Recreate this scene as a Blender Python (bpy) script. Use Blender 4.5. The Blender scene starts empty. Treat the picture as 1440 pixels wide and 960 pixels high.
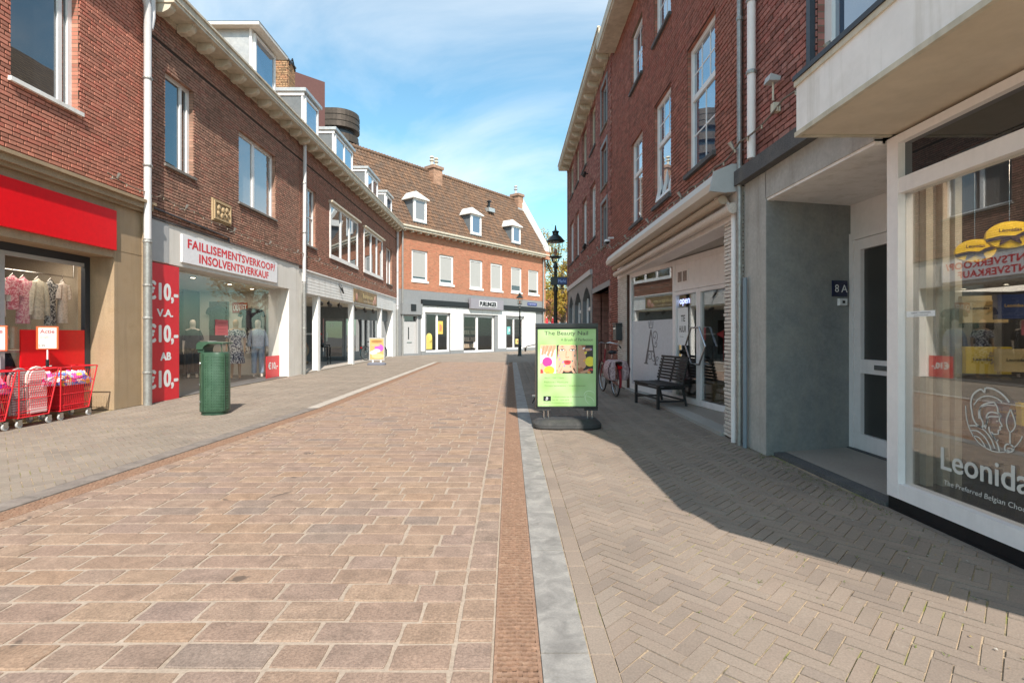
import bpy, math, random
import numpy as np
from mathutils import Vector, Matrix

random.seed(7)
R = math.radians
C = bpy.context.scene.collection
S = bpy.context.scene

# ------------------------------------------------------------------ camera
cam_d = bpy.data.cameras.new("camera")
cam = bpy.data.objects.new("camera", cam_d)
C.objects.link(cam)
cam.location = (0, 0, 1.3)
cam.rotation_euler = (R(90), 0, 0)
cam_d.sensor_width = 36
cam_d.lens = 18.125
cam_d.shift_x = 0.0021
cam_d.shift_y = -0.0069
cam_d.clip_end = 3000
S.camera = cam

# ------------------------------------------------------------------ light
SUN_DIR = Vector((0.265, -0.90, 1.0))            # towards the sun
elev = math.atan2(SUN_DIR.z, math.hypot(SUN_DIR.x, SUN_DIR.y))
azim = math.atan2(SUN_DIR.x, SUN_DIR.y)
w = bpy.data.worlds.new("World")
S.world = w
w.use_nodes = True
nt = w.node_tree
nt.nodes.clear()
N = nt.nodes.new
L = nt.links.new
wo = N('ShaderNodeOutputWorld')
bg = N('ShaderNodeBackground')
bg.inputs['Strength'].default_value = 0.15
sky = N('ShaderNodeTexSky')
sky.sky_type = 'NISHITA'
sky.sun_disc = False
sky.sun_elevation = elev
sky.sun_rotation = azim
sky.air_density = 1.1
sky.dust_density = 0.6
sky.ozone_density = 1.6
tc = N('ShaderNodeTexCoord')
# wispy clouds: noise on the sky direction flattened to a cloud layer
sep = N('ShaderNodeSeparateXYZ'); L(tc.outputs['Generated'], sep.inputs[0])
zz = N('ShaderNodeMath'); zz.operation = 'MAXIMUM'; zz.inputs[1].default_value = 0.0
L(sep.outputs['Z'], zz.inputs[0])
za = N('ShaderNodeMath'); za.operation = 'ADD'; za.inputs[1].default_value = 0.8; L(zz.outputs[0], za.inputs[0])
dx = N('ShaderNodeMath'); dx.operation = 'DIVIDE'; L(sep.outputs['X'], dx.inputs[0]); L(za.outputs[0], dx.inputs[1])
dy = N('ShaderNodeMath'); dy.operation = 'DIVIDE'; L(sep.outputs['Y'], dy.inputs[0]); L(za.outputs[0], dy.inputs[1])
cb = N('ShaderNodeCombineXYZ'); L(dx.outputs[0], cb.inputs[0]); L(dy.outputs[0], cb.inputs[1])
mp = N('ShaderNodeMapping'); L(cb.outputs[0], mp.inputs[0])
mp.inputs['Rotation'].default_value = (0, 0, R(-25))
mp.inputs['Scale'].default_value = (1.5, 2.3, 1)
mp.inputs['Location'].default_value = (2.15, 0.75, 0)
nz = N('ShaderNodeTexNoise'); L(mp.outputs[0], nz.inputs['Vector'])
nz.inputs['Scale'].default_value = 1.25; nz.inputs['Detail'].default_value = 9
nz.inputs['Roughness'].default_value = 0.58; nz.inputs['Distortion'].default_value = 0.6
cr = N('ShaderNodeValToRGB'); L(nz.outputs[0], cr.inputs[0])
cr.color_ramp.elements[0].position = 0.39; cr.color_ramp.elements[0].color = (0, 0, 0, 1)
cr.color_ramp.elements[1].position = 0.70; cr.color_ramp.elements[1].color = (.80, .80, .80, 1)
# horizon whitening
hz = N('ShaderNodeMapRange'); L(sep.outputs['Z'], hz.inputs[0])
hz.inputs[1].default_value = 0.0; hz.inputs[2].default_value = 0.45
hz.inputs[3].default_value = 0.05; hz.inputs[4].default_value = 0.03
mxf = N('ShaderNodeMath'); mxf.operation = 'MAXIMUM'; L(cr.outputs[0], mxf.inputs[0]); L(hz.outputs[0], mxf.inputs[1])
mx = N('ShaderNodeMix'); mx.data_type = 'RGBA'
L(mxf.outputs[0], mx.inputs['Factor']); 
tint = N('ShaderNodeMix'); tint.data_type = 'RGBA'; tint.blend_type = 'MULTIPLY'; tint.inputs['Factor'].default_value = 1
L(sky.outputs[0], tint.inputs['A']); tint.inputs['B'].default_value = (.72, 1.06, 1.0, 1)
L(tint.outputs['Result'], mx.inputs['A']); mx.inputs['B'].default_value = (5.0, 5.2, 5.3, 1)
L(mx.outputs['Result'], bg.inputs['Color'])
L(bg.outputs[0], wo.inputs[0])

sd = bpy.data.lights.new("sun", 'SUN')
sd.energy = 4.5
sd.angle = R(0.5)
sd.color = (1.0, 0.92, 0.82)
sun = bpy.data.objects.new("sun", sd)
C.objects.link(sun)
sun.rotation_euler = (-SUN_DIR).to_track_quat('-Z', 'Y').to_euler()
sun.location = (5, -10, 30)

S.view_settings.view_transform = 'Standard'
S.view_settings.look = 'None'
S.view_settings.exposure = 0.68
S.view_settings.gamma = 1

# ------------------------------------------------------------------ helpers
F_PX = 725.0
def proj(p):
    y = max(p[1], 0.05)
    return (717 + p[0] * F_PX / y, 470 - (p[2] - 1.3) * F_PX / y)

def wloc(o):
    v = Vector((0, 0, 0))
    while o is not None:
        v += o.location
        o = o.parent
    return v

class Fr:
    """a facade frame: s along u, z up, d outwards along n"""
    def __init__(self, O, u, n):
        self.O = Vector((O[0], O[1], 0)); self.u = Vector((u[0], u[1], 0)).normalized()
        self.n = Vector((n[0], n[1], 0)).normalized()
        self.rh = self.u.cross(Vector((0, 0, 1))).dot(self.n) > 0
    def P(self, s, z, d=0.0):
        return self.O + self.u * s + Vector((0, 0, z)) + self.n * d
WORLD = Fr((0, 0), (1, 0), (0, -1))   # s = x, d = -y

class MB:
    def __init__(self):
        self.v = []; self.f = []; self.m = []
    def add(self, vs, fs, mi=0):
        b = len(self.v)
        self.v.extend([tuple(x) for x in vs])
        for q in fs:
            self.f.append(tuple(b + i for i in q)); self.m.append(mi)
        return self
    def box(self, F, s0, s1, z0, z1, d0, d1, mi=0, ins=0.0, nofront=None, mfront=None):
        P = F.P
        if s0 > s1: s0, s1 = s1, s0
        if d0 > d1: d0, d1 = d1, d0
        i = ins
        vs = [P(s0, z0, d0), P(s1, z0, d0), P(s1, z1, d0), P(s0, z1, d0),
              P(s0 + i, z0 + i, d1), P(s1 - i, z0 + i, d1), P(s1 - i, z1 - i, d1), P(s0 + i, z1 - i, d1)]
        fs = [(4, 5, 6, 7), (3, 2, 1, 0), (0, 1, 5, 4), (1, 2, 6, 5), (2, 3, 7, 6), (3, 0, 4, 7)]
        if not F.rh: fs = [tuple(reversed(q)) for q in fs]
        b = len(self.v)
        self.v.extend([tuple(x) for x in vs])
        for k, q in enumerate(fs):
            self.f.append(tuple(b + a for a in q))
            self.m.append(mfront if (mfront is not None and k == 0) else mi)
        return self
    def wbox(self, x0, x1, y0, y1, z0, z1, mi=0):
        return self.box(WORLD, x0, x1, z0, z1, -y1, -y0, mi)
    def extrude(self, pts, vec, mi=0):
        """closed 3d polygon pushed along vec"""
        n = len(pts); vec = Vector(vec)
        a = [Vector(p) for p in pts]
        nrm = Vector((0, 0, 0))
        for k in range(n):
            nrm += (a[k] - a[0]).cross(a[(k + 1) % n] - a[0])
        if nrm.dot(vec) > 0: a.reverse()
        vs = a + [p + vec for p in a]
        fs = [tuple(range(n)), tuple(reversed(range(n, 2 * n)))]
        for k in range(n):
            j = (k + 1) % n
            fs.append((j, k, k + n, j + n))
        return self.add(vs, fs, mi)
    def tube(self, pts, r, seg=8, mi=0, cap=True):
        pts = [Vector(p) for p in pts]
        rr = r if isinstance(r, (list, tuple)) else [r] * len(pts)
        n = len(pts); rings = []
        prev = None
        for k in range(n):
            if k == 0: t = pts[1] - pts[0]
            elif k == n - 1: t = pts[-1] - pts[-2]
            else: t = (pts[k + 1] - pts[k]).normalized() + (pts[k] - pts[k - 1]).normalized()
            if t.length < 1e-9: t = Vector((0, 0, 1))
            t.normalize()
            if prev is None:
                a = Vector((0, 0, 1)) if abs(t.z) < .9 else Vector((1, 0, 0))
                x = t.cross(a).normalized()
            else:
                x = (prev - t * prev.dot(t))
                x = x.normalized() if x.length > 1e-6 else t.orthogonal().normalized()
            prev = x
            y = t.cross(x)
            rings.append([pts[k] + (x * math.cos(2 * math.pi * j / seg) + y * math.sin(2 * math.pi * j / seg)) * rr[k] for j in range(seg)])
        vs = [p for ring in rings for p in ring]; fs = []
        for k in range(n - 1):
            for j in range(seg):
                a = k * seg + j; b = k * seg + (j + 1) % seg
                fs.append((a, b, b + seg, a + seg))
        if cap:
            fs.append(tuple(reversed(range(seg)))); fs.append(tuple(range((n - 1) * seg, n * seg)))
        return self.add(vs, fs, mi)
    def ring(self, c, axis, r, tr, seg=28, tseg=6, mi=0, a0=0, a1=2 * math.pi):
        c = Vector(c); axis = Vector(axis).normalized()
        x = axis.orthogonal().normalized(); y = axis.cross(x)
        closed = abs(a1 - a0 - 2 * math.pi) < 1e-6
        n = seg if closed else seg + 1
        vs = []; fs = []
        for k in range(n):
            a = a0 + (a1 - a0) * k / seg
            dr = x * math.cos(a) + y * math.sin(a)
            for j in range(tseg):
                b = 2 * math.pi * j / tseg
                vs.append(c + dr * (r + tr * math.cos(b)) + axis * tr * math.sin(b))
        for k in range(seg):
            k2 = (k + 1) % n
            for j in range(tseg):
                j2 = (j + 1) % tseg
                fs.append((k * tseg + j, k2 * tseg + j, k2 * tseg + j2, k * tseg + j2))
        return self.add(vs, fs, mi)
    def lathe(self, prof, c=(0, 0, 0), seg=20, mi=0, sx=1.0, sy=1.0, rot=0.0):
        c = Vector(c); vs = []; fs = []
        for (r, z) in prof:
            for j in range(seg):
                a = 2 * math.pi * j / seg + rot
                vs.append(c + Vector((math.cos(a) * r * sx, math.sin(a) * r * sy, z)))
        for k in range(len(prof) - 1):
            for j in range(seg):
                a = k * seg + j; b = k * seg + (j + 1) % seg
                fs.append((a, b, b + seg, a + seg))
        fs.append(tuple(reversed(range(seg)))); fs.append(tuple(range((len(prof) - 1) * seg, len(prof) * seg)))
        return self.add(vs, fs, mi)
    def blob(self, c, rx, ry, rz, seg=10, rings=6, mi=0, jit=0.0):
        c = Vector(c); vs = []; fs = []
        vs.append(c + Vector((0, 0, rz)))
        for k in range(1, rings):
            t = math.pi * k / rings
            for j in range(seg):
                a = 2 * math.pi * j / seg
                q = 1 + random.uniform(-jit, jit)
                vs.append(c + Vector((rx * math.sin(t) * math.cos(a) * q, ry * math.sin(t) * math.sin(a) * q, rz * math.cos(t) * q)))
        vs.append(c + Vector((0, 0, -rz)))
        for j in range(seg): fs.append((0, 1 + j, 1 + (j + 1) % seg))
        for k in range(rings - 2):
            for j in range(seg):
                a = 1 + k * seg + j; b = 1 + k * seg + (j + 1) % seg
                fs.append((a, a + seg, b + seg, b))
        last = len(vs) - 1; o = 1 + (rings - 2) * seg
        for j in range(seg): fs.append((last, o + (j + 1) % seg, o + j))
        return self.add(vs, fs, mi)
    def loft(self, secs, seg=16, mi=0, cap=True):
        """secs: (cx, cy, z, rx, ry)"""
        vs = []; fs = []
        for (cx, cy, z, rx, ry) in secs:
            for j in range(seg):
                a = 2 * math.pi * j / seg
                vs.append((cx + rx * math.cos(a), cy + ry * math.sin(a), z))
        for k in range(len(secs) - 1):
            for j in range(seg):
                a = k * seg + j; b = k * seg + (j + 1) % seg
                fs.append((a, b, b + seg, a + seg))
        if cap:
            fs.append(tuple(reversed(range(seg)))); fs.append(tuple(range((len(secs) - 1) * seg, len(secs) * seg)))
        return self.add(vs, fs, mi)
    def ribbon(self, F, pts, wd, d, th=0.0015, mi=0):
        """flat stroke on a facade frame; pts in (s,z)"""
        n = len(pts)
        if n < 2: return self
        Ls = []; Rs = []
        for k in range(n):
            a = pts[max(k - 1, 0)]; b = pts[min(k + 1, n - 1)]
            tx, tz = b[0] - a[0], b[1] - a[1]; l = math.hypot(tx, tz) or 1
            nx, nz_ = -tz / l, tx / l
            ww = wd[k] if isinstance(wd, (list, tuple)) else wd
            Ls.append((pts[k][0] + nx * ww / 2, pts[k][1] + nz_ * ww / 2))
            Rs.append((pts[k][0] - nx * ww / 2, pts[k][1] - nz_ * ww / 2))
        vs = [F.P(a[0], a[1], d + th) for a in Ls] + [F.P(a[0], a[1], d + th) for a in Rs]
        vs += [F.P(a[0], a[1], d) for a in Ls] + [F.P(a[0], a[1], d) for a in Rs]
        fs = []
        for k in range(n - 1):
            q = (k, n + k, n + k + 1, k + 1)
            fs.append(q if F.rh else tuple(reversed(q)))
            fs.append((k, k + 1, 2 * n + k + 1, 2 * n + k)); fs.append((n + k + 1, n + k, 3 * n + k, 3 * n + k + 1))
        return self.add(vs, fs, mi)
    def poly(self, F, pts, d, th=0.0015, mi=0):
        n = len(pts)
        return self.extrude([F.P(a[0], a[1], d) for a in pts], F.n * th, mi)
    def mesh(self, name, mats, off=(0, 0, 0), smooth=False):
        me = bpy.data.meshes.new(name)
        o = Vector(off)
        v = np.array(self.v, dtype=np.float64).reshape(-1, 3) - np.array(o)
        me.from_pydata(v.tolist(), [], self.f)
        for m in (mats if isinstance(mats, (list, tuple)) else [mats]):
            me.materials.append(m)
        if any(self.m): me.polygons.foreach_set('material_index', self.m)
        if smooth:
            me.polygons.foreach_set('use_smooth', [True] * len(me.polygons))
            try: me.set_sharp_from_angle(angle=R(40))
            except Exception: pass
        me.update()
        return me
    def build(self, name, mats, parent=None, smooth=False, local=False, loc=None):
        off = (0, 0, 0)
        if not local:
            off = wloc(parent) if parent is not None else (loc if loc is not None else (0, 0, 0))
        me = self.mesh(name, mats, off, smooth)
        ob = bpy.data.objects.new(name, me)
        C.objects.link(ob)
        if parent is not None: ob.parent = parent
        elif loc is not None: ob.location = loc
        return ob

def thing(name, label, cat, loc=(0, 0, 0), rz=0.0, group=None):
    o = bpy.data.objects.new(name, None)
    C.objects.link(o)
    o.empty_display_size = .2
    o.location = loc; o.rotation_euler = (0, 0, rz)
    o['label'] = label; o['category'] = cat
    if group: o['group'] = group
    return o
def tag(o, label, cat, group=None):
    o['label'] = label; o['category'] = cat
    if group: o['group'] = group
    return o
def struct(o):
    o['kind'] = 'structure'; return o
def stuff(o):
    o['kind'] = 'stuff'; return o
def dup(o, parent=None, **kw):
    c = o.copy(); C.objects.link(c); c.parent = parent
    for k, v in kw.items(): c[k] = v
    for ch in list(o.children): dup(ch, c)
    return c

_fc = {}
def glyphs(txt, bold):
    k = (txt, bold)
    if k not in _fc:
        cu = bpy.data.curves.new('t', 'FONT'); cu.body = txt; cu.size = 1; cu.offset = bold; cu.space_character = 1.06 if len(txt) > 8 and txt.isupper() else 1.0
        cu.dimensions = '2D'; cu.fill_mode = 'FRONT'; cu.resolution_u = 3
        ob = bpy.data.objects.new('t', cu); C.objects.link(ob)
        me = ob.to_mesh()
        v = [x.co.copy() for x in me.vertices]; f = [tuple(p.vertices) for p in me.polygons]
        ob.to_mesh_clear(); bpy.data.objects.remove(ob); bpy.data.curves.remove(cu)
        _fc[k] = (v, f)
    return _fc[k]
def text(F, txt, sc, zc, d, mat, parent=None, wid=None, hei=None, bold=0.0, smear=0.0, name='lettering', slant=0.0, mb=None, mi=0, local=False, rot=0.0):
    """flat lettering centred on (sc, zc); reads from the outside of the facade"""
    v, f = glyphs(txt, bold)
    xs = [p.x for p in v]; ys = [p.y for p in v]
    x0, x1, y0, y1 = min(xs), max(xs), min(ys), max(ys)
    kx = wid / (x1 - x0) if wid else None; ky = hei / (y1 - y0) if hei else None
    if kx is None: kx = ky
    if ky is None: ky = kx
    sg = 1 if F.rh else -1
    cx, cy = (x0 + x1) / 2, (y0 + y1) / 2
    vs = []
    own = mb is None
    if own: mb = MB()
    offs = [(0, 0)] if not smear else [(0, 0), (smear, 0), (-smear, 0), (smear * .5, smear * .5), (-smear * .5, -smear * .5), (smear * .5, -smear * .5), (-smear * .5, smear * .5)]
    for i, (ox, oy) in enumerate(offs):
        vs = []
        for p in v:
            a = (p.x - cx) * kx + slant * (p.y - cy) * ky + ox; b = (p.y - cy) * ky + oy
            a, b = a * math.cos(rot) - b * math.sin(rot), a * math.sin(rot) + b * math.cos(rot)
            vs.append(F.P(sc + sg * a, zc + b, d + i * .0002))
        mb.add(vs, f, mi)
    if own: return mb.build(name, mat, parent, local=local)

# ------------------------------------------------------------------ materials
def nodes(name):
    m = bpy.data.materials.new(name); m.use_nodes = True
    t = m.node_tree; b = t.nodes['Principled BSDF']
    return m, t, b
def island_random(t):
    g = t.nodes.new('ShaderNodeNewGeometry'); o = t.nodes.new('ShaderNodeObjectInfo')
    a = t.nodes.new('ShaderNodeMath'); a.operation = 'ADD'
    t.links.new(g.outputs['Random Per Island'], a.inputs[0]); t.links.new(o.outputs['Random'], a.inputs[1])
    f = t.nodes.new('ShaderNodeMath'); f.operation = 'FRACT'; t.links.new(a.outputs[0], f.inputs[0])
    return f.outputs[0]
def ramp(t, fac, cols, const=False):
    r = t.nodes.new('ShaderNodeValToRGB'); t.links.new(fac, r.inputs[0])
    el = r.color_ramp.elements
    n = len(cols)
    while len(el) < n: el.new(0.5)
    for k, c in enumerate(cols):
        el[k].position = k / max(n - 1, 1) if not const else k / n
        el[k].color = (c[0], c[1], c[2], 1)
    if const: r.color_ramp.interpolation = 'CONSTANT'
    return r.outputs[0]
def mixc(t, fac, a, b, mode='MIX'):
    m = t.nodes.new('ShaderNodeMix'); m.data_type = 'RGBA'; m.blend_type = mode
    for k, x in (('Factor', fac), ('A', a), ('B', b)):
        if isinstance(x, (int, float)): m.inputs[k].default_value = x
        elif isinstance(x, tuple): m.inputs[k].default_value = (x[0], x[1], x[2], 1)
        else: t.links.new(x, m.inputs[k])
    return m.outputs['Result']
def noise(t, scale, detail=4, rough=.6, vec=None, dist=0.0):
    n = t.nodes.new('ShaderNodeTexNoise'); n.inputs['Scale'].default_value = scale
    n.inputs['Detail'].default_value = detail; n.inputs['Roughness'].default_value = rough
    n.inputs['Distortion'].default_value = dist
    if vec is None:
        g = t.nodes.new('ShaderNodeNewGeometry'); vec = g.outputs['Position']
    t.links.new(vec, n.inputs['Vector'])
    return n.outputs[0]
def maprange(t, v, a, b, c, d):
    m = t.nodes.new('ShaderNodeMapRange'); t.links.new(v, m.inputs[0])
    for k, x in zip((1, 2, 3, 4), (a, b, c, d)): m.inputs[k].default_value = x
    return m.outputs[0]
def bump(t, b, h, strength=.3, dist=.01):
    n = t.nodes.new('ShaderNodeBump'); n.inputs['Strength'].default_value = strength
    n.inputs['Distance'].default_value = dist
    t.links.new(h, n.inputs['Height']); t.links.new(n.outputs[0], b.inputs['Normal'])
def pm(name, cols, rough=.8, island=False, fine=60, vary=.25, dirt=.0, dirtcol=(.1, .09, .08), dscale=1.2, bmp=.25, bscale=90, metal=0.0, spec=.3, streak=0.0):
    """general weathered surface: base colours, fine grain, blotches of dirt, relief"""
    m, t, b = nodes(name)
    if isinstance(cols, tuple): cols = [cols]
    if island: c = ramp(t, island_random(t), cols)
    elif len(cols) > 1: c = ramp(t, maprange(t, noise(t, dscale * 2, 5), .3, .7, 0, 1), cols)
    else:
        rgb = t.nodes.new('ShaderNodeRGB'); rgb.outputs[0].default_value = (*cols[0], 1); c = rgb.outputs[0]
    g = maprange(t, noise(t, fine, 5, .7), .3, .7, 1 - vary, 1 + vary)
    c = mixc(t, 1.0, c, g, 'MULTIPLY')
    if dirt > 0:
        dd = maprange(t, noise(t, dscale, 7, .65), .45, .72, 0, dirt)
        c = mixc(t, dd, c, dirtcol)
    if streak > 0:
        gg = t.nodes.new('ShaderNodeNewGeometry'); mm_ = t.nodes.new('ShaderNodeMapping'); mm_.inputs['Scale'].default_value = (9, 9, .55)
        t.links.new(gg.outputs['Position'], mm_.inputs[0])
        sv = maprange(t, noise(t, 1.0, 6, .65, vec=mm_.outputs[0]), .50, .74, 0, streak)
        c = mixc(t, sv, c, dirtcol)
    t.links.new(c, b.inputs['Base Color'])
    b.inputs['Roughness'].default_value = rough; b.inputs['Metallic'].default_value = metal
    b.inputs['Specular IOR Level'].default_value = spec
    if bmp > 0: bump(t, b, noise(t, bscale, 5, .7), bmp, .004)
    return m
def plain(name, col, rough=.5, metal=0.0, spec=.5, emit=0.0, vary=.06):
    m, t, b = nodes(name)
    g = maprange(t, noise(t, 14, 5, .7), .3, .7, 1 - vary, 1 + vary)
    c = mixc(t, 1.0, (col[0], col[1], col[2]), g, 'MULTIPLY')
    t.links.new(c, b.inputs['Base Color'])
    b.inputs['Roughness'].default_value = rough; b.inputs['Metallic'].default_value = metal
    b.inputs['Specular IOR Level'].default_value = spec
    if emit:
        b.inputs['Emission Color'].default_value = (*col, 1); b.inputs['Emission Strength'].default_value = emit
    return m
def mulcol(c, k): return tuple(min(1, x * k) for x in c)
def brick_cols(base, spread=.28, odd=None):
    c = [mulcol(base, 1 - spread), mulcol(base, .92), base, mulcol(base, 1.1), (base[0] * 1.05, base[1] * .85, base[2] * .85), mulcol(base, 1 + spread)]
    if odd: c.append(odd)
    return c
def brick_flat(name, base, mortar, scale=1.0):
    """brickwork too far or too oblique to lay piece by piece"""
    m, t, b = nodes(name)
    g = t.nodes.new('ShaderNodeNewGeometry'); s = t.nodes.new('ShaderNodeSeparateXYZ'); t.links.new(g.outputs['Position'], s.inputs[0])
    a = t.nodes.new('ShaderNodeMath'); a.operation = 'ADD'; t.links.new(s.outputs[0], a.inputs[0]); t.links.new(s.outputs[1], a.inputs[1])
    k = t.nodes.new('ShaderNodeCombineXYZ'); t.links.new(a.outputs[0], k.inputs[0]); t.links.new(s.outputs[2], k.inputs[1])
    br = t.nodes.new('ShaderNodeTexBrick'); t.links.new(k.outputs[0], br.inputs['Vector'])
    br.inputs['Scale'].default_value = 1; br.inputs['Brick Width'].default_value = .22 * scale; br.inputs['Row Height'].default_value = .0625 * scale
    br.inputs['Mortar Size'].default_value = .006 * scale
    br.inputs['Color1'].default_value = (*mulcol(base, .75), 1); br.inputs['Color2'].default_value = (*mulcol(base, 1.2), 1)
    br.inputs['Mortar'].default_value = (*mortar, 1)
    c = mixc(t, 1.0, br.outputs[0], maprange(t, noise(t, 3, 5), .3, .7, .8, 1.2), 'MULTIPLY')
    t.links.new(c, b.inputs['Base Color']); b.inputs['Roughness'].default_value = .9
    b.inputs['Specular IOR Level'].default_value = .2
    return m
def glassmat(name, tint=(1, 1, 1), refl=1.9, rough=0.0, base=.022, kg=.22):
    m = bpy.data.materials.new(name); m.use_nodes = True; t = m.node_tree; t.nodes.clear()
    o = t.nodes.new('ShaderNodeOutputMaterial'); mix = t.nodes.new('ShaderNodeMixShader')
    tr = t.nodes.new('ShaderNodeBsdfTransparent'); gl = t.nodes.new('ShaderNodeBsdfGlossy')
    tr.inputs[0].default_value = (*tint, 1); gl.inputs['Roughness'].default_value = rough
    gl.inputs[0].default_value = (.95, .97, 1, 1)
    lw = t.nodes.new('ShaderNodeLayerWeight'); lw.inputs[0].default_value = .5
    p = t.nodes.new('ShaderNodeMath'); p.operation = 'POWER'; t.links.new(lw.outputs['Facing'], p.inputs[0]); p.inputs[1].default_value = 4.0
    q = t.nodes.new('ShaderNodeMath'); q.operation = 'MULTIPLY_ADD'; q.use_clamp = True
    t.links.new(p.outputs[0], q.inputs[0]); q.inputs[1].default_value = kg; q.inputs[2].default_value = base * refl
    t.links.new(q.outputs[0], mix.inputs[0]); t.links.new(tr.outputs[0], mix.inputs[1]); t.links.new(gl.outputs[0], mix.inputs[2])
    t.links.new(mix.outputs[0], o.inputs[0])
    return m
def darkpane(name, col=(.02, .022, .025), refl=.12):
    """house window: dark room behind strongly mirroring glass"""
    m = bpy.data.materials.new(name); m.use_nodes = True; t = m.node_tree; t.nodes.clear()
    o = t.nodes.new('ShaderNodeOutputMaterial'); mix = t.nodes.new('ShaderNodeMixShader')
    df = t.nodes.new('ShaderNodeBsdfDiffuse'); gl = t.nodes.new('ShaderNodeBsdfGlossy')
    df.inputs[0].default_value = (*col, 1); gl.inputs['Roughness'].default_value = 0.0
    gl.inputs[0].default_value = (.92, .96, 1, 1)
    lw = t.nodes.new('ShaderNodeLayerWeight'); lw.inputs[0].default_value = .5
    p = t.nodes.new('ShaderNodeMath'); p.operation = 'POWER'; t.links.new(lw.outputs['Facing'], p.inputs[0]); p.inputs[1].default_value = 2.6
    q = t.nodes.new('ShaderNodeMath'); q.operation = 'MULTIPLY_ADD'; q.use_clamp = True
    t.links.new(p.outputs[0], q.inputs[0]); q.inputs[1].default_value = .8; q.inputs[2].default_value = refl
    bp = t.nodes.new('ShaderNodeBump'); bp.inputs['Strength'].default_value = .02; bp.inputs['Distance'].default_value = .02
    t.links.new(noise(t, 1.6, 2), bp.inputs['Height']); t.links.new(bp.outputs[0], gl.inputs['Normal'])
    t.links.new(q.outputs[0], mix.inputs[0]); t.links.new(df.outputs[0], mix.inputs[1]); t.links.new(gl.outputs[0], mix.inputs[2])
    t.links.new(mix.outputs[0], o.inputs[0])
    return m

CB_A = (.49, .205, .145); CB_B = (.36, .208, .152); CB_C = (.35, .185, .132)
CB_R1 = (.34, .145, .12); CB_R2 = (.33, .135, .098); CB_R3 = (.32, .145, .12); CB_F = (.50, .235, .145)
MORT = (.30, .25, .20)
M = {}
M['brA'] = pm('brick_red', brick_cols(CB_A), .85, True, 70, .22, .25, (.25, .14, .1), 2.0, .35, 120, streak=0.45)
M['brB'] = pm('brick_brown', brick_cols(CB_B), .85, True, 70, .2, .2, (.14, .09, .07), 1.5, .35, 120, streak=0.55)
M['brC'] = pm('brick_brown_far', brick_cols(CB_C), .85, True, 50, .2, .2, (.14, .08, .06), 1.5, .3, 100, streak=0.55)
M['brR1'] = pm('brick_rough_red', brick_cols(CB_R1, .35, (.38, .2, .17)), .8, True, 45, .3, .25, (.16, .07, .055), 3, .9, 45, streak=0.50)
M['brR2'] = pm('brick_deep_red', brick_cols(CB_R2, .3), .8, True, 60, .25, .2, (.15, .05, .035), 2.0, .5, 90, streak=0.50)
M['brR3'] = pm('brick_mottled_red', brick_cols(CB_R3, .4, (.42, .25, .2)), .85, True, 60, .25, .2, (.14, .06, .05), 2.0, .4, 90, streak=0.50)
M['brF'] = pm('brick_orange', brick_cols(CB_F, .22), .9, True, 40, .2, .25, (.4, .17, .1), 1.0, .2, 60, streak=0.40)
M['brCh'] = pm('brick_chimney', brick_cols((.4, .25, .14), .35), .9, True, 40, .25, .3, (.12, .08, .05), 3, .3, 60)
M['mort'] = pm('mortar_dark', (.055, .035, .026), .95, fine=50, vary=.25)
M['mortA'] = pm('mortar_sandy', (.10, .055, .04), .95, fine=50, vary=.25)
M['mortD'] = pm('mortar_deep_brown', (.045, .022, .016), .95, fine=50, vary=.25)  # dark brown mortar of the right-hand brick fronts
M['mortF'] = pm('mortar_pale', (.46, .30, .2), .95, fine=50, vary=.2)
for k, cbase in (('A', CB_A), ('B', CB_B), ('C', CB_C), ('R1', CB_R1), ('R2', CB_R2), ('R3', CB_R3), ('F', CB_F)):
    M['fl' + k] = brick_flat('brickwork_' + k.lower(), cbase, (.2, .15, .11))
M['white'] = pm('white_paint', (.84, .83, .81), .45, fine=6, vary=.05, dirt=.22, dirtcol=(.5, .46, .4), dscale=2.5, bmp=.05, bscale=30, streak=0.50)
M['whitef'] = pm('white_frame', (.80, .79, .78), .35, fine=9, vary=.04, dirt=.12, dirtcol=(.55, .52, .48), dscale=4, bmp=0)
M['pinkf'] = pm('pinkish_white_frame', (.88, .82, .80), .35, fine=9, vary=.04, dirt=.12, dirtcol=(.55, .5, .48), dscale=4, bmp=0, streak=0.20)
M['cream'] = pm('cream_paint', (.62, .56, .45), .6, fine=8, vary=.1, dirt=.45, dirtcol=(.33, .28, .2), dscale=3.5, bmp=.1, bscale=40, streak=0.50)
M['plaster'] = pm('pale_render', (.74, .71, .66), .8, fine=6, vary=.06, dirt=.3, dirtcol=(.48, .44, .37), dscale=1.5, bmp=.15, bscale=60, streak=0.45)
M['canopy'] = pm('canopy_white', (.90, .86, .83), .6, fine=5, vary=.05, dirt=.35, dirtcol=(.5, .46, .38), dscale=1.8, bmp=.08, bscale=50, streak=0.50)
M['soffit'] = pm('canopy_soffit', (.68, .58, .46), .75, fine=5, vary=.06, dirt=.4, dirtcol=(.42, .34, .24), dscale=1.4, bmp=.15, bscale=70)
M['grainy'] = pm('brown_granite', [(.36, .26, .16), (.43, .32, .21)], .55, fine=130, vary=.45, dirt=.3, dirtcol=(.2, .15, .1), dscale=2.5, bmp=.15, bscale=200, streak=0.40)
M['greyren'] = pm('grey_render', [(.23, .24, .24), (.29, .30, .295)], .85, fine=25, vary=.12, dirt=.3, dirtcol=(.34, .31, .26), dscale=3, bmp=.8, bscale=35, streak=0.30)
M['greyren2'] = pm('pale_grey_render', [(.40, .385, .36), (.48, .46, .43)], .85, fine=25, vary=.12, dirt=.4, dirtcol=(.2, .18, .15), dscale=4, bmp=.6, bscale=45, streak=0.50)
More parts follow.
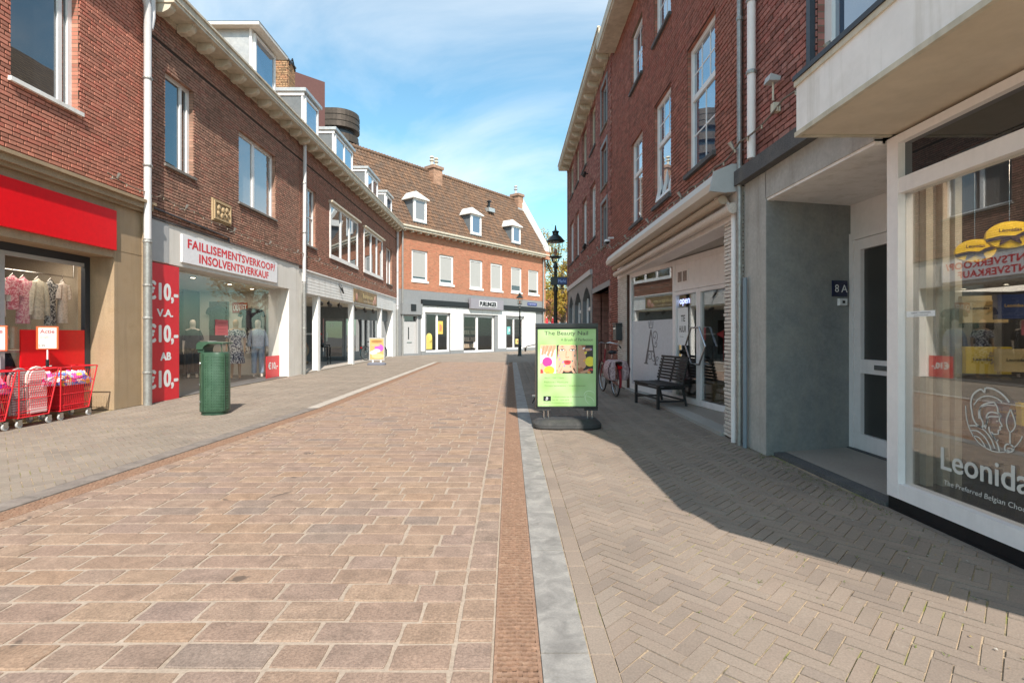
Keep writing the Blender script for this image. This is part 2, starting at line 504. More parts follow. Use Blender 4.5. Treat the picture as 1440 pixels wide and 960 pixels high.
M['stone_d'] = pm('dark_ledge_stone', (.10, .098, .10), .8, fine=80, vary=.5, dirt=.4, dirtcol=(.2, .19, .17), dscale=5, bmp=.6, bscale=80)
M['lintel'] = pm('stone_lintel', (.42, .35, .27), .85, fine=30, vary=.15, dirt=.3, dirtcol=(.25, .2, .15), dscale=3, bmp=.2)
M['sillst'] = pm('sill_stone', (.22, .2, .18), .85, fine=30, vary=.2, bmp=.2)
M['red'] = plain('red_panel', (.80, .006, .012), .3)
M['redp'] = plain('red_print', (.72, .015, .03), .35)
M['redwire'] = plain('red_lacquer', (.72, .02, .03), .35)
M['signw'] = plain('sign_white', (.86, .85, .88), .35)
M['letw'] = plain('print_white', (.85, .85, .85), .4)
M['black'] = plain('black_paint', (.012, .012, .014), .35)
M['blackm'] = plain('black_plastic', (.03, .03, .032), .5)
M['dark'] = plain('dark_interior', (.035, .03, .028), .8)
M['anthr'] = plain('anthracite_frame', (.035, .04, .05), .4)
M['grey'] = pm('grey_paint', (.23, .24, .25), .55, fine=8, vary=.06, dirt=.2, dirtcol=(.32, .31, .29), dscale=2, bmp=.05, streak=0.35)
M['greyl'] = pm('light_grey_paint', (.46, .46, .46), .5, fine=8, vary=.05, bmp=0)
M['slate'] = pm('slate_grey_cladding', (.15, .165, .175), .5, fine=12, vary=.12, dirt=.2, dirtcol=(.26, .27, .27), dscale=2.5, bmp=.08)
M['zinc'] = pm('zinc_sheet', [(.42, .44, .45), (.58, .58, .56)], .42, fine=14, vary=.12, dirt=.3, dirtcol=(.3, .3, .3), dscale=3, bmp=.15, bscale=12, metal=.55)
M['zincw'] = pm('pale_roof_sheet', [(.60, .58, .54), (.75, .73, .69)], .5, fine=14, vary=.08, dirt=.3, dirtcol=(.4, .38, .34), dscale=4, bmp=.1)
M['galv'] = pm('galvanised_pipe', [(.33, .33, .32), (.46, .46, .44)], .45, fine=30, vary=.2, dirt=.3, dirtcol=(.2, .18, .15), dscale=6, bmp=.1, metal=.6)
M['pvc'] = pm('white_pipe', (.66, .65, .66), .4, fine=10, vary=.05, dirt=.2, dirtcol=(.42, .4, .38), dscale=4, bmp=0, streak=0.50)
M['steel'] = plain('steel', (.55, .55, .55), .25, 1.0)
M['chrome'] = plain('chrome', (.75, .75, .75), .12, 1.0)
M['glass'] = glassmat('shop_glass')
M['glassr'] = glassmat('mirroring_shop_glass', (.90, .91, .90), 1.0, 0.0, .17, .8)
M['glassc'] = glassmat('lamp_glass', (.95, .93, .88), 1.5)
M['pane'] = darkpane('window_glass')
M['panel'] = darkpane('window_glass_bluish', (.05, .08, .14), .22)
M['paneb'] = darkpane('window_glass_pale', (.22, .21, .20), .14)
M['blind'] = pm('roller_blind', (.40, .40, .385), .7, fine=6, vary=.03, bmp=0)
M['frost'] = plain('frosted_film', (.58, .58, .62), .25, 0, .6)
M['mattblack'] = pm('matt_black', (.03, .03, .03), .8)
M['wood'] = pm('brown_cardboard', (.42, .27, .14), .8, fine=20, vary=.12)

# ------------------------------------------------------------------ laying pieces
_unit = {}
def unit_piece(name, mat, ins):
    k = (name, mat.name, ins)
    if k not in _unit:
        i = 1 - ins
        vs = [(-1, -1, 0), (1, -1, 0), (1, 1, 0), (-1, 1, 0), (-i, -i, 1), (i, -i, 1), (i, i, 1), (-i, i, 1)]
        fs = [(4, 5, 6, 7), (0, 1, 5, 4), (1, 2, 6, 5), (2, 3, 7, 6), (3, 0, 4, 7)]
        me = bpy.data.meshes.new(name); me.from_pydata(vs, [], fs); me.materials.append(mat); me.update()
        _unit[k] = me
    return _unit[k]
_rs = random.Random(99)
def rough_outline(n=3, amp=.03):
    pts = []
    cs = [(-1, -1), (1, -1), (1, 1), (-1, 1)]
    for k in range(4):
        a, c = cs[k], cs[(k + 1) % 4]
        for i in range(n):
            u = i / n; x = a[0] + (c[0] - a[0]) * u; y = a[1] + (c[1] - a[1]) * u
            q = _rs.uniform(.0, amp * (2.2 if i == 0 else 1)); pts.append((x * (1 - q), y * (1 - q)))
    return pts
OUTL = [rough_outline() for _ in range(12)]
def rough_piece(k, ins):
    o = OUTL[k % 12]; m = len(o)
    vs = [(x, y, 0) for x, y in o] + [(x * (1 - .004), y * (1 - .006), .72) for x, y in o] + [(x * (1 - ins), y * (1 - ins * 1.6), .93 + .07 * ((i * 7 + k) % 3) / 2) for i, (x, y) in enumerate(o)]
    fs = [tuple(range(2 * m, 3 * m))]
    for l in (0, 1):
        for i in range(m): fs.append((l * m + i, l * m + (i + 1) % m, (l + 1) * m + (i + 1) % m, (l + 1) * m + i))
    return vs, fs
def unit_rough(name, mat, k):
    key = (name, mat.name, 'r', k % 12)
    if key not in _unit:
        vs, fs = rough_piece(k, .03); me = bpy.data.meshes.new(name); me.from_pydata(vs, [], fs); me.materials.append(mat); me.update(); _unit[key] = me
    return _unit[key]
def lay(pieces, parent, name, mat, nparts, edge=.004, rest=None, rough=False):
    """pieces: (centre, half U, half V, unit N, height). The nparts largest in the picture become objects, the rest one part"""
    sc = []
    for k, (c, U, V, Nn, h) in enumerate(pieces):
        if c[1] < .4: continue
        a = proj(c)
        if -10 < a[0] < 1450 and -10 < a[1] < 970:
            pu = proj(c + U); pv = proj(c + V)
            sc.append((-abs((pu[0] - a[0]) * (pv[1] - a[1]) - (pu[1] - a[1]) * (pv[0] - a[0])), k))
    sc.sort()
    pick = set(k for _, k in sc[:nparts])
    pl = wloc(parent) if parent is not None else Vector()
    mb = MB()
    for k, (c, U, V, Nn, h) in enumerate(pieces):
        if U.cross(V).dot(Nn) < 0: V = -V
        if k in pick:
            o = bpy.data.objects.new(name, unit_rough(name, mat, k) if rough else unit_piece(name, mat, .03)); C.objects.link(o)
            o.parent = parent
            mt = Matrix(((U.x, V.x, Nn.x * h, 0), (U.y, V.y, Nn.y * h, 0), (U.z, V.z, Nn.z * h, 0), (0, 0, 0, 1)))
            mt.translation = c - pl
            o.matrix_basis = mt
        else:
            lu, lv = U.length, V.length
            a = max(0, 1 - edge / lu); b = max(0, 1 - edge / lv)
            t = Nn * h
            if rough:
                vs_, fs_ = rough_piece(k, .03); mb.add([c + U * x + V * y_ + t * z_ for x, y_, z_ in vs_], fs_); continue
            mb.add([c - U - V, c + U - V, c + U + V, c - U + V, c - U * a - V * b + t, c + U * a - V * b + t, c + U * a + V * b + t, c - U * a + V * b + t],
                   [(4, 5, 6, 7), (0, 1, 5, 4), (1, 2, 6, 5), (2, 3, 7, 6), (3, 0, 4, 7)])
    if mb.v:
        return stuff(mb.build(rest or name, mat, parent))

def brick_wall(F, s0, s1, z0, z1, holes, parent, mb_, mm, mf, nparts=0, thick=.28, bl=.22, ch=.0625, j=.015, prot=.014, body=True, name='brick', skiprows=(), wname='wall'):
    if body:
        se = sorted(set([s0, s1] + [min(max(h[k], s0), s1) for h in holes for k in (0, 1)]))
        ze = sorted(set([z0, z1] + [min(max(h[k], z0), z1) for h in holes for k in (2, 3)]))
        b = MB()
        for a, c in zip(se, se[1:]):
            for e, g in zip(ze, ze[1:]):
                cs, cz = (a + c) / 2, (e + g) / 2
                if any(h[0] < cs < h[1] and h[2] < cz < h[3] for h in holes): continue
                b.box(F, a, c, e, g, -thick, 0, 1, mfront=0)
        b.build(wname, [mm, mf], parent)
    pcs = []
    row = 0; z = z0
    while z + ch <= z1 + .03:
        top = min(z + ch, z1)
        cz = (z + top) / 2
        if not any(a < cz < b2 for a, b2 in skiprows):
            iv = [(s0, s1)]
            for h in holes:
                if h[2] < cz < h[3]:
                    nv = []
                    for (a, c) in iv:
                        if h[1] <= a or h[0] >= c: nv.append((a, c)); continue
                        if h[0] > a: nv.append((a, h[0]))
                        if h[1] < c: nv.append((h[1], c))
                    iv = nv
            ph = (row % 2) * bl / 2 + (bl / 4 if row % 4 > 1 else 0)
            for (a, c) in iv:
                k = math.floor((a - ph) / bl); p = ph + k * bl
                while p < c:
                    e = p + bl
                    # every third stretcher is split into two headers
                    cuts = [(p, e)] if (k + row) % 3 else [(p, p + bl / 2), (p + bl / 2, e)]
                    for (q, r_) in cuts:
                        q2, r2 = max(q, a), min(r_, c)
                        if r2 - q2 > .03:
                            hw = (r2 - q2 - j) / 2; hh = (top - z - j) / 2
                            if hw > .005 and hh > .005:
                                pcs.append((F.P((q2 + r2) / 2 + random.uniform(-.001, .001), cz + random.uniform(-.0012, .0012), -.001),
                                            F.u * hw, Vector((0, 0, hh)), F.n, prot + random.uniform(-.002, .0035)))
                    p = e; k += 1
        z += ch; row += 1
    lay(pcs, parent, name, mb_, nparts, .0025)

def window(F, s0, s1, z0, z1, parent, d=-.09, fw=.065, vs=(), hs=(), sill=None, glass=None, frame=None, fd=.07, mw=.05, sillm=None, extra=None, name='window', blind=None):
    """frame > pane, sill; vs / hs are fractions of mullions and transoms"""
    glass = glass or M['pane']; frame = frame or M['whitef']
    if s0 > s1: s0, s1 = s1, s0
    b = MB()
    b.box(F, s0, s1, z0, z0 + fw, d - fd, d); b.box(F, s0, s1, z1 - fw, z1, d - fd, d)
    b.box(F, s0, s0 + fw, z0 + fw, z1 - fw, d - fd, d - .001); b.box(F, s1 - fw, s1, z0 + fw, z1 - fw, d - fd, d - .001)
    a0, a1, c0, c1 = s0 + fw, s1 - fw, z0 + fw, z1 - fw
    ve = [a0] + [a0 + (a1 - a0) * v for v in vs] + [a1]
    he = [c0] + [c0 + (c1 - c0) * h for h in hs] + [c1]
    for v in ve[1:-1]: b.box(F, v - mw / 2, v + mw / 2, c0, c1, d - fd, d - .004)
    for h in he[1:-1]: b.box(F, a0, a1, h - mw / 2, h + mw / 2, d - fd, d - .007)
    w_ = b.build(name, frame, parent)
    for i in range(len(ve) - 1):
        for k in range(len(he) - 1):
            e0 = ve[i] + (mw / 2 if i else 0); e1 = ve[i + 1] - (mw / 2 if i < len(ve) - 2 else 0)
            g0 = he[k] + (mw / 2 if k else 0); g1 = he[k + 1] - (mw / 2 if k < len(he) - 2 else 0)
            # bead
            MB().box(F, e0, e1, g0, g1, d - .045, d - .035).build('pane', glass, w_)
    if sill:
        MB().box(F, s0 - .05, s1 + .05, z0 - sill, z0, d - .02, .06).build('sill', sillm or M['sillst'], w_)
    return w_
# ================================================================== GROUND
M['ground'] = pm('pavement_plain', [(.27, .235, .20), (.33, .29, .25)], .9, fine=30, vary=.15, dirt=.2, dscale=.6, bmp=.2)
def joint_mat(name, sand, moss, amount):
    m, t, b = nodes(name)
    g = maprange(t, noise(t, 120, 4), .3, .7, .7, 1.3)
    c = mixc(t, 1.0, sand, g, 'MULTIPLY')
    c = mixc(t, maprange(t, noise(t, 2.3, 8, .75), .52, .62, 0, amount), c, moss)
    c = mixc(t, maprange(t, noise(t, 3.7, 6, .7), .55, .66, 0, .8), c, (.04, .035, .03))
    t.links.new(c, b.inputs['Base Color']); b.inputs['Roughness'].default_value = .95
    return m
M['jroad'] = pm('pale_joint_mortar', [(.32, .255, .20), (.40, .325, .26)], .95, fine=60, vary=.2, dirt=.25, dirtcol=(.25, .2, .15), dscale=2)
M['jpave'] = joint_mat('sandy_mossy_joints', (.36, .275, .19), (.17, .19, .035), .9)
def stone_mat():
    m, t, b = nodes('road_stone')
    cols = [(.275, .19, .145), (.295, .205, .15), (.31, .215, .15), (.27, .192, .152), (.29, .198, .143), (.235, .18, .148), (.31, .215, .158), (.265, .19, .155), (.305, .203, .138), (.28, .20, .152)]
    c = ramp(t, island_random(t), cols)
    g = maprange(t, noise(t, 75, 8, .75), .32, .68, .62, 1.32)
    c = mixc(t, 1.0, c, g, 'MULTIPLY')
    g = maprange(t, noise(t, 6, 6, .6, dist=1.0), .3, .7, .8, 1.2)
    c = mixc(t, 1.0, c, g, 'MULTIPLY')
    c = mixc(t, maprange(t, noise(t, 14, 7, .8), .6, .75, 0, .55), c, (.52, .43, .33))
    c = mixc(t, maprange(t, noise(t, 3.1, 3, .5, dist=.5), .69, .715, 0, .8), c, (.10, .075, .06))
    t.links.new(c, b.inputs['Base Color']); b.inputs['Roughness'].default_value = .75
    b.inputs['Specular IOR Level'].default_value = .35
    bump(t, b, noise(t, 90, 8, .8), .7, .006)
    return m
M['stone'] = stone_mat()
def paver_mat(name, cols):
    m, t, b = nodes(name)
    c = ramp(t, island_random(t), cols)
    c = mixc(t, 1.0, c, maprange(t, noise(t, 110, 6, .7), .3, .7, .8, 1.2), 'MULTIPLY')
    c = mixc(t, 1.0, c, maprange(t, noise(t, 1.2, 6, .6), .3, .7, .86, 1.14), 'MULTIPLY')
    c = mixc(t, maprange(t, noise(t, 9, 7, .75), .62, .74, 0, .45), c, (.42, .38, .32))
    c = mixc(t, maprange(t, noise(t, 26, 4, .6), .70, .74, 0, .7), c, (.13, .12, .08))
    t.links.new(c, b.inputs['Base Color']); b.inputs['Roughness'].default_value = .82
    b.inputs['Specular IOR Level'].default_value = .3
    bump(t, b, noise(t, 140, 6, .75), .45, .004)
    return m
M['paver'] = paver_mat('grey_brown_paver', [(.228, .182, .148), (.254, .203, .165), (.238, .192, .156), (.268, .212, .170), (.218, .176, .146), (.248, .194, .156), (.256, .210, .172)])
M['paverl'] = paver_mat('sandy_grey_paver', [(.225, .19, .155), (.255, .212, .172), (.24, .20, .165), (.265, .22, .178), (.22, .187, .155), (.25, .20, .165)])
def kerb_mat():
    m, t, b = nodes('blue_grey_kerb_stone')
    c = ramp(t, maprange(t, noise(t, 7, 8, .6, dist=.7), .35, .65, 0, 1), [(.19, .178, .165), (.25, .235, .218), (.32, .30, .275)])
    c = mixc(t, 1.0, c, maprange(t, noise(t, 120, 5, .7), .3, .7, .85, 1.15), 'MULTIPLY')
    c = mixc(t, maprange(t, noise(t, 4, 7, .7), .58, .7, 0, .5), c, (.47, .43, .38))
    t.links.new(c, b.inputs['Base Color']); b.inputs['Roughness'].default_value = .6
    bump(t, b, noise(t, 60, 6), .2, .003)
    return m
M['kerb'] = kerb_mat()
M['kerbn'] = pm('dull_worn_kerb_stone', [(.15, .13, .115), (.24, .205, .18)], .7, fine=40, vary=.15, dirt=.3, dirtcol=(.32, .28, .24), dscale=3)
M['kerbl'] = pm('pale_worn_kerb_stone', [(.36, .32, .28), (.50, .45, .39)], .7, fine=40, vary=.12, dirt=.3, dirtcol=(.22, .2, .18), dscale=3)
M['rust'] = pm('rusty_grate', [(.33, .20, .135), (.25, .15, .10), (.37, .24, .165)], .7, fine=60, vary=.3, dirt=.4, dirtcol=(.15, .09, .065), dscale=8, bmp=.4)

g = MB(); g.wbox(-400, 400, -150, 800, -.30, -.035)
gr = struct(g.build('ground', M['ground']))

def gx(y):                       # lateral course of the left-hand gutter
    return -3.17 - .068 * max(0.0, 9.0 - y) if y > 2 else -3.17 - .068 * 7.0
Y_END = 24.3
def strip(x0f, x1f, y0, y1, z, name, mat, parent=None, step=1.0):
    b = MB(); vs = []; n = int((y1 - y0) / step)
    for k in range(n + 1):
        y = y0 + (y1 - y0) * k / n
        vs += [(x0f(y), y, z), (x1f(y), y, z), (x0f(y), y, z - .02), (x1f(y), y, z - .02)]
    fs = []
    for k in range(n):
        a = 4 * k
        fs += [(a, a + 1, a + 5, a + 4), (a, a + 4, a + 6, a + 2), (a + 1, a + 3, a + 7, a + 5)]
    b.add(vs, fs)
    return b.build(name, mat, parent)
road = struct(strip(lambda y: gx(y) - .02, lambda y: -.066, -3, Y_END, -.004, 'road', M['jroad']))
pavl = struct(strip(lambda y: -7.6, lambda y: gx(y) - .42, -3, Y_END, -.006, 'pavement_left', M['jpave']))
pavr = struct(strip(lambda y: .322, lambda y: 4.2, -6, Y_END, -.006, 'pavement_right', M['jpave']))
b = MB(); b.wbox(-12, 16, Y_END, 52, -.02, -.006)
sq = struct(b.build('pavement_crossing', M['jpave']))

# road stones, running across the street
pcs = []; UP = Vector((0, 0, 1))
y = 1.15; row = 0; j = .012
while y < Y_END - .2:
    h = .172 + random.uniform(-.012, .012)
    x = -.236 - random.uniform(0, .2) * (row % 2)
    x1 = -.232
    x0 = gx(y) + .17
    first = True
    while x1 > x0 + .04:
        ln = random.choice([.21, .24, .27, .30, .33, .37, .42]) + random.uniform(-.01, .01)
        if first and row % 2: ln *= .6
        first = False
        xa = max(x1 - ln, x0)
        if xa - x0 < .08: xa = x0
        jj = j * random.uniform(.6, 1.35) / 2
        # rows bow very slightly across the street
        bow = lambda xx: .010 * math.sin(xx * 1.7 + row * .4) - .010 * (xx + 1.7) ** 2
        c = Vector(((xa + x1) / 2, y + h / 2 + bow((xa + x1) / 2), -.008))
        a = random.uniform(-.012, .012)
        pcs.append((c, Vector((math.cos(a), math.sin(a), 0)) * ((x1 - xa) / 2 - jj), Vector((-math.sin(a), math.cos(a), 0)) * (h / 2 - j * random.uniform(.4, .75)), UP, .010 + random.uniform(-.002, .002)))
        x1 = xa
    y += h; row += 1
# edge rows laid lengthwise beside both gutters
for side in (0, 1):
    y = 1.1
    while y < Y_END - .2:
        l = random.uniform(.15, .2)
        xc = -.149 if side == 0 else gx(y) + .085
        pcs.append((Vector((xc, y + l / 2, -.008)), Vector((.074, 0, 0)), Vector((0, l / 2 - .006, 0)), UP, .0105 + random.uniform(-.001, .002)))
        y += l
lay(pcs, road, 'paving_stone', M['stone'], 300, .006, rough=True)

def clip(poly, a, b_, c_):       # keep a*x+b*y<=c
    out = []
    for k in range(len(poly)):
        p, q = poly[k], poly[(k + 1) % len(poly)]
        dp = a * p[0] + b_ * p[1] - c_; dq = a * q[0] + b_ * q[1] - c_
        if dp <= 0: out.append(p)
        if dp * dq < 0:
            t = dp / (dp - dq); out.append((p[0] + (q[0] - p[0]) * t, p[1] + (q[1] - p[1]) * t))
    return out
def herringbone(x0f, x1, y0, y1, parent, mat, nparts, name='paving_brick', top=.009, w_=.0695, n=3, extra=()):
    L_ = w_ * n; q = .7071; full = []; mb = MB()
    xm0 = min(x0f(y0), x0f(y1)); rng = int((max(x1 - xm0, 0) + (y1 - y0)) / w_) + 8
    def put(cx, cy, horiz):
        # pattern coords -> world (45 degrees)
        wx = xm0 + (cx - cy) * q; wy = y0 + (cx + cy) * q
        if wx < xm0 - .2 or wx > x1 + .2 or wy < y0 - .2 or wy > y1 + .2: return
        e = random.uniform(.0012, .004)
        a = random.uniform(-.008, .008); ca, sa = math.cos(a), math.sin(a)
        U = Vector((q, q, 0)) if horiz else Vector((-q, q, 0))
        U = Vector((U.x * ca - U.y * sa, U.x * sa + U.y * ca, 0)); V = Vector((-U.y, U.x, 0))
        hu = L_ / 2 - e; hv = w_ / 2 - e
        c = Vector((wx, wy, -.010))
        xl = x0f(wy)
        cs = [(c + U * i * hu + V * k * hv) for i, k in ((-1, -1), (1, -1), (1, 1), (-1, 1))]
        h = top + random.uniform(-.0015, .0025)
        if all(xl <= p.x <= x1 and y0 <= p.y <= y1 and all(a_ * p.x + b_ * p.y <= c_ for a_, b_, c_ in extra) for p in cs):
            full.append((c, U * hu, V * hv, UP, h)); return
        poly = [(p.x, p.y) for p in cs]
        for (a_, b_, c_) in ((-1, 0, -xl), (1, 0, x1), (0, -1, -y0), (0, 1, y1)) + tuple(extra):
            poly = clip(poly, a_, b_, c_)
            if len(poly) < 3: return
        mb.extrude([(p[0], p[1], -.010) for p in poly], (0, 0, h))
    for i in range(-rng, rng):
        for k in range(-rng // 3, rng // 3):
            ox = i * w_ + k * L_; oy = i * w_ - k * L_
            put(ox + L_ / 2, oy + w_ / 2, True)
            put(ox + L_ + w_ / 2, oy + w_ - L_ / 2, False)
    lay(full, parent, name, mat, nparts, .0035)
    if mb.v: stuff(mb.build('cut_brick', mat, parent))
herringbone(lambda y: .424, 2.80, 1.1, Y_END, pavr, M['paver'], 300)
herringbone(lambda y: -6.78, -3.17, 3.2, Y_END, pavl, M['paverl'], 300) if False else None
# the left pavement narrows with the gutter: laid in three reaches
def left_reach(y0, y1, x1, n):
    herringbone(lambda y: -6.79, x1, y0, y1, pavl, M['paverl'], n, extra=((1, -.068, -3.59 - .612),))
left_reach(3.0, Y_END, -3.59, 300)
# courses of bricks laid lengthwise along the kerbs and along the shop plinth
pcs = []; pcl = []
y = 1.1
while y < Y_END:
    pcs.append((Vector((.374, y + .1, -.010)), Vector((.046, 0, 0)), Vector((0, .0975, 0)), UP, .0095 + random.uniform(-.001, .002)))
    if y < 3.8: pcs.append((Vector((2.826, y + .14, -.010)), Vector((.021, 0, 0)), Vector((0, .0975, 0)), UP, .0095))
    y += .2
y = 3.0
while y < Y_END:
    xk = gx(y) - .42
    k = 0; x = xk
    while x > -3.52 + .03:
        xa = max(x - .073, -3.52)
        pcl.append((Vector(((x + xa) / 2, y + .1 + (k % 2) * .1, -.010)), Vector(((x - xa) / 2 - .003, 0, 0)), Vector((0, .0975, 0)), UP, .0095 + random.uniform(-.001, .002)))
        x = xa; k += 1
    y += .2
lay(pcs, pavr, 'edging_brick', M['paver'], 120, .004)
if pcl: lay(pcl, pavl, 'edging_brick', M['paverl'], 60, .004)

# coarse bricks of the crossing in front of the corner shop
pcs = []
for r_ in range(0, 74):
    yy = Y_END + .1 + r_ * .22
    x = -7.5 + (r_ % 2) * .2
    while x < 9:
        pcs.append((Vector((x + .2, yy, -.010)), Vector((.196, 0, 0)), Vector((0, .106, 0)), UP, .009)); x += .4
lay(pcs, sq, 'paving_brick', M['paverl'], 0, .004)

# kerbs
kr = struct(strip(lambda y: .124, lambda y: .324, 0, Y_END, -.008, 'kerb_right', M['jroad']))
kl = struct(strip(lambda y: gx(y) - .42, lambda y: gx(y) - .20, 0, Y_END, -.008, 'kerb_left', M['jroad']))
y = .72 + .38
while y < Y_END - .5:
    l = 1.0
    MB().box(WORLD, .127, .321, -.02, .004, -(y + l - .006), -(y + .006), ins=.0).build('kerb_stone', M['kerb'], kr)
    xa = gx(y + l / 2)
    if y > 2.5:
        b = MB()
        x0, x1 = gx(y), gx(y + l)
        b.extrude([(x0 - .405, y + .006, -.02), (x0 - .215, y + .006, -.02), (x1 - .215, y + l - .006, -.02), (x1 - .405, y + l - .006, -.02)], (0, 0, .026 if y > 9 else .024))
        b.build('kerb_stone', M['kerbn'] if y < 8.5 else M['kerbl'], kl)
    y += l
# drain channels with rusty cast grates
def grate_mesh():
    b = MB()
    for x in (-.094, .080): b.wbox(x, x + .014, 0, .499, -.015, .0)
    n = 16
    for k in range(n):
        yy = .006 + k * .031
        # full cross rib, its edge stepped so the gaps look wavy
        for q in range(8):
            x = -.080 + q * .020; o = .0035 * ((q + k) % 2) + (.004 if q in (3, 4) else 0)
            b.wbox(x, x + .020, yy + o, yy + .015 + o, -.012, .0)
    b.wbox(-.004, .003, 0, .499, -.013, -.004)
    return b.mesh('drain_grate', M['rust'])
gm = grate_mesh(); M['gap'] = pm('rusty_gap', (.06, .035, .025), .9)
for nm, xf in (('drain_channel_right', lambda y: .030), ('drain_channel_left', lambda y: gx(y) - .10)):
    ch = struct(strip(lambda y: xf(y) - .096, lambda y: xf(y) + .096, 0, Y_END, -.013, nm, M['gap']))
    y = 1.0 if 'right' in nm else 3.0
    while y < Y_END - .5:
        o = bpy.data.objects.new('drain_grate', gm); C.objects.link(o); o.parent = ch
        o.location = (xf(y), y, 0)
        o.rotation_euler = (0, 0, math.atan2(-(xf(y + .5) - xf(y)), .5))
        y += .5
# litter of sand, leaf bits and moss along the shaded wall foot
b = MB()
for k in range(420):
    yy = random.uniform(1.6, 9); xx = min(2.8, 2.78 - abs(random.gauss(0, .55)))
    if xx < .45: continue
    s = random.uniform(.003, .012); a = random.uniform(0, 6)
    c = Vector((xx, yy, .0045))
    p = [c + Vector((math.cos(a + i * 2.1) * s * random.uniform(.5, 1), math.sin(a + i * 2.1) * s, random.uniform(0, .006))) for i in range(3)]
    p.append(c + Vector((0, 0, .006)))
    b.add(p, [(0, 1, 2), (0, 1, 3), (1, 2, 3), (2, 0, 3)], k % 3)
stuff(tag(b.build('leaf_litter', [pm('dry_leaf_bits', (.32, .22, .1), bmp=0), pm('moss_bits', (.13, .17, .03), bmp=0), pm('gravel_bits', (.4, .37, .33), bmp=0)]), 'small dry leaf bits, moss and grit strewn on the right pavement', 'litter'))

b = MB()
for k in range(260):
    if k % 3: xx, yy = 2.80 - abs(random.gauss(0, .12)), random.uniform(3.7, 6.2)
    else: xx, yy = random.uniform(.5, 2.7), random.uniform(1.6, 6)
    for q in range(4):
        a = random.uniform(0, 6.28); l = random.uniform(.006, .022); c = Vector((xx + random.uniform(-.015, .015), yy + random.uniform(-.015, .015), .001))
        e = c + Vector((math.cos(a) * l, math.sin(a) * l, l * random.uniform(.3, 1))); s = Vector((-math.sin(a), math.cos(a), 0)) * .0022
        b.add([c - s, c + s, e], [(0, 1, 2)])
stuff(tag(b.build('weed', pm('weed_green', [(.09, .14, .02), (.16, .17, .04)], .8, bmp=0)), 'tiny green weeds growing in the joints and along the right wall foot', 'weeds'))

# ================================================================== LEFT ROW
FL = Fr((-6.8, 0), (0, 1), (1, 0))
def bracket_cornice(F, s0, s1, z0, parent, step=.67, dep=.45, mat=None, first=.1):
    mat = mat or M['cream']
    b = MB()
    b.box(F, s0, s1, z0, z0 + .06, 0, dep)                    # soffit board
    b.box(F, s0, s1, z0 + .06, z0 + .22, 0, dep + .02)        # gutter face
    b.box(F, s0, s1, z0 + .20, z0 + .245, dep - .02, dep + .05)
    b.box(F, s0, s1, z0 - .10, z0, 0, .05)
    b.build('cornice', mat, parent)
    br = None; s = s0 + first
    o_par = wloc(parent)
    while s < s1:
        if br is None:
            q = MB()
            F2 = Fr((0, 0), F.u, F.n)
            q.extrude([F2.P(-.075, -.17, .052), F2.P(-.075, -.17, .22), F2.P(-.075, -.12, .32), F2.P(-.075, -.08, .36), F2.P(-.075, -.002, .38), F2.P(-.075, -.002, .052)], F.u * .15)
            br = q.mesh('bracket', mat)
        o = bpy.data.objects.new('bracket', br); C.objects.link(o); o.parent = parent
        o.location = F.P(s, z0, 0) - o_par
        s += step
def slope_roof(F, s0, s1, z0, d0, run, rise, parent, mat, name='roof'):
    b = MB()
    pts = [F.P(s0, z0, d0), F.P(s0, z0 + rise, d0 - run), F.P(s0, z0, d0 - 2 * run)]
    b.extrude(pts, F.u * (s1 - s0))
    return b.build(name, mat, parent)
def tile_flat():
    m, t, b = nodes('pantile_roof')
    g = t.nodes.new('ShaderNodeNewGeometry'); s = t.nodes.new('ShaderNodeSeparateXYZ'); t.links.new(g.outputs['Position'], s.inputs[0])
    k = t.nodes.new('ShaderNodeCombineXYZ'); t.links.new(s.outputs[1], k.inputs[0]); t.links.new(s.outputs[2], k.inputs[1])
    br = t.nodes.new('ShaderNodeTexBrick'); t.links.new(k.outputs[0], br.inputs['Vector'])
    br.offset = 0.0
    br.inputs['Scale'].default_value = 1; br.inputs['Brick Width'].default_value = .24; br.inputs['Row Height'].default_value = .25
    br.inputs['Mortar Size'].default_value = .035; br.inputs['Mortar Smooth'].default_value = .8
    br.inputs['Color1'].default_value = (.42, .27, .16, 1); br.inputs['Color2'].default_value = (.3, .19, .12, 1); br.inputs['Mortar'].default_value = (.06, .045, .035, 1)
    t.links.new(br.outputs[0], b.inputs['Base Color']); b.inputs['Roughness'].default_value = .9
    return m
M['tileflat'] = tile_flat()

# ---------------- A: brown granite shop with the red fascia
A = thing('brick_shop_building', 'red brick building on brown granite shopfront with a broad red fascia, at the left edge', 'building', (-6.8, 9.0, 0))
hA = [(7.02, 8.12, 4.80, 6.75), (4.2, 5.3, 4.80, 6.75)]
brick_wall(FL, 2.0, 9.64, 3.76, 8.2, hA, A, M['brA'], M['mortA'], M['flA'], 300)
for h in hA: window(FL, *h, A, d=-.10, fw=.075, sill=.06, vs=(.86,), sillm=M['white'], mw=.07)
b = MB()
b.box(FL, 8.86, 9.64, 0, 3.54, -.62, 0, ins=.004)
b.box(FL, 2.0, 8.86, 2.62, 3.54, -.42, -.002)
b.box(FL, 2.0, 8.86, 0, .42, -.62, -.41)
b.box(FL, 8.86, 8.90, 0, 2.62, -.41, -.004)
b.build('granite_front', M['grainy'], A)
b = MB()
b.box(FL, 2.0, 9.66, 3.545, 3.60, -.1, .07); b.box(FL, 2.0, 9.67, 3.602, 3.70, -.1, .12); b.box(FL, 2.0, 9.68, 3.702, 3.755, -.1, .17)
b.box(FL, 9.52, 9.655, 0, 3.54, 0, .035); b.box(FL, 8.862, 9.52, 2.75, 2.765, 0, .004)
b.build('granite_cornice', M['grainy'], A)
b = MB(); b.box(FL, 2.0, 9.9, 8.2, 8.42, -.3, .42); b.build('cornice', M['cream'], A)
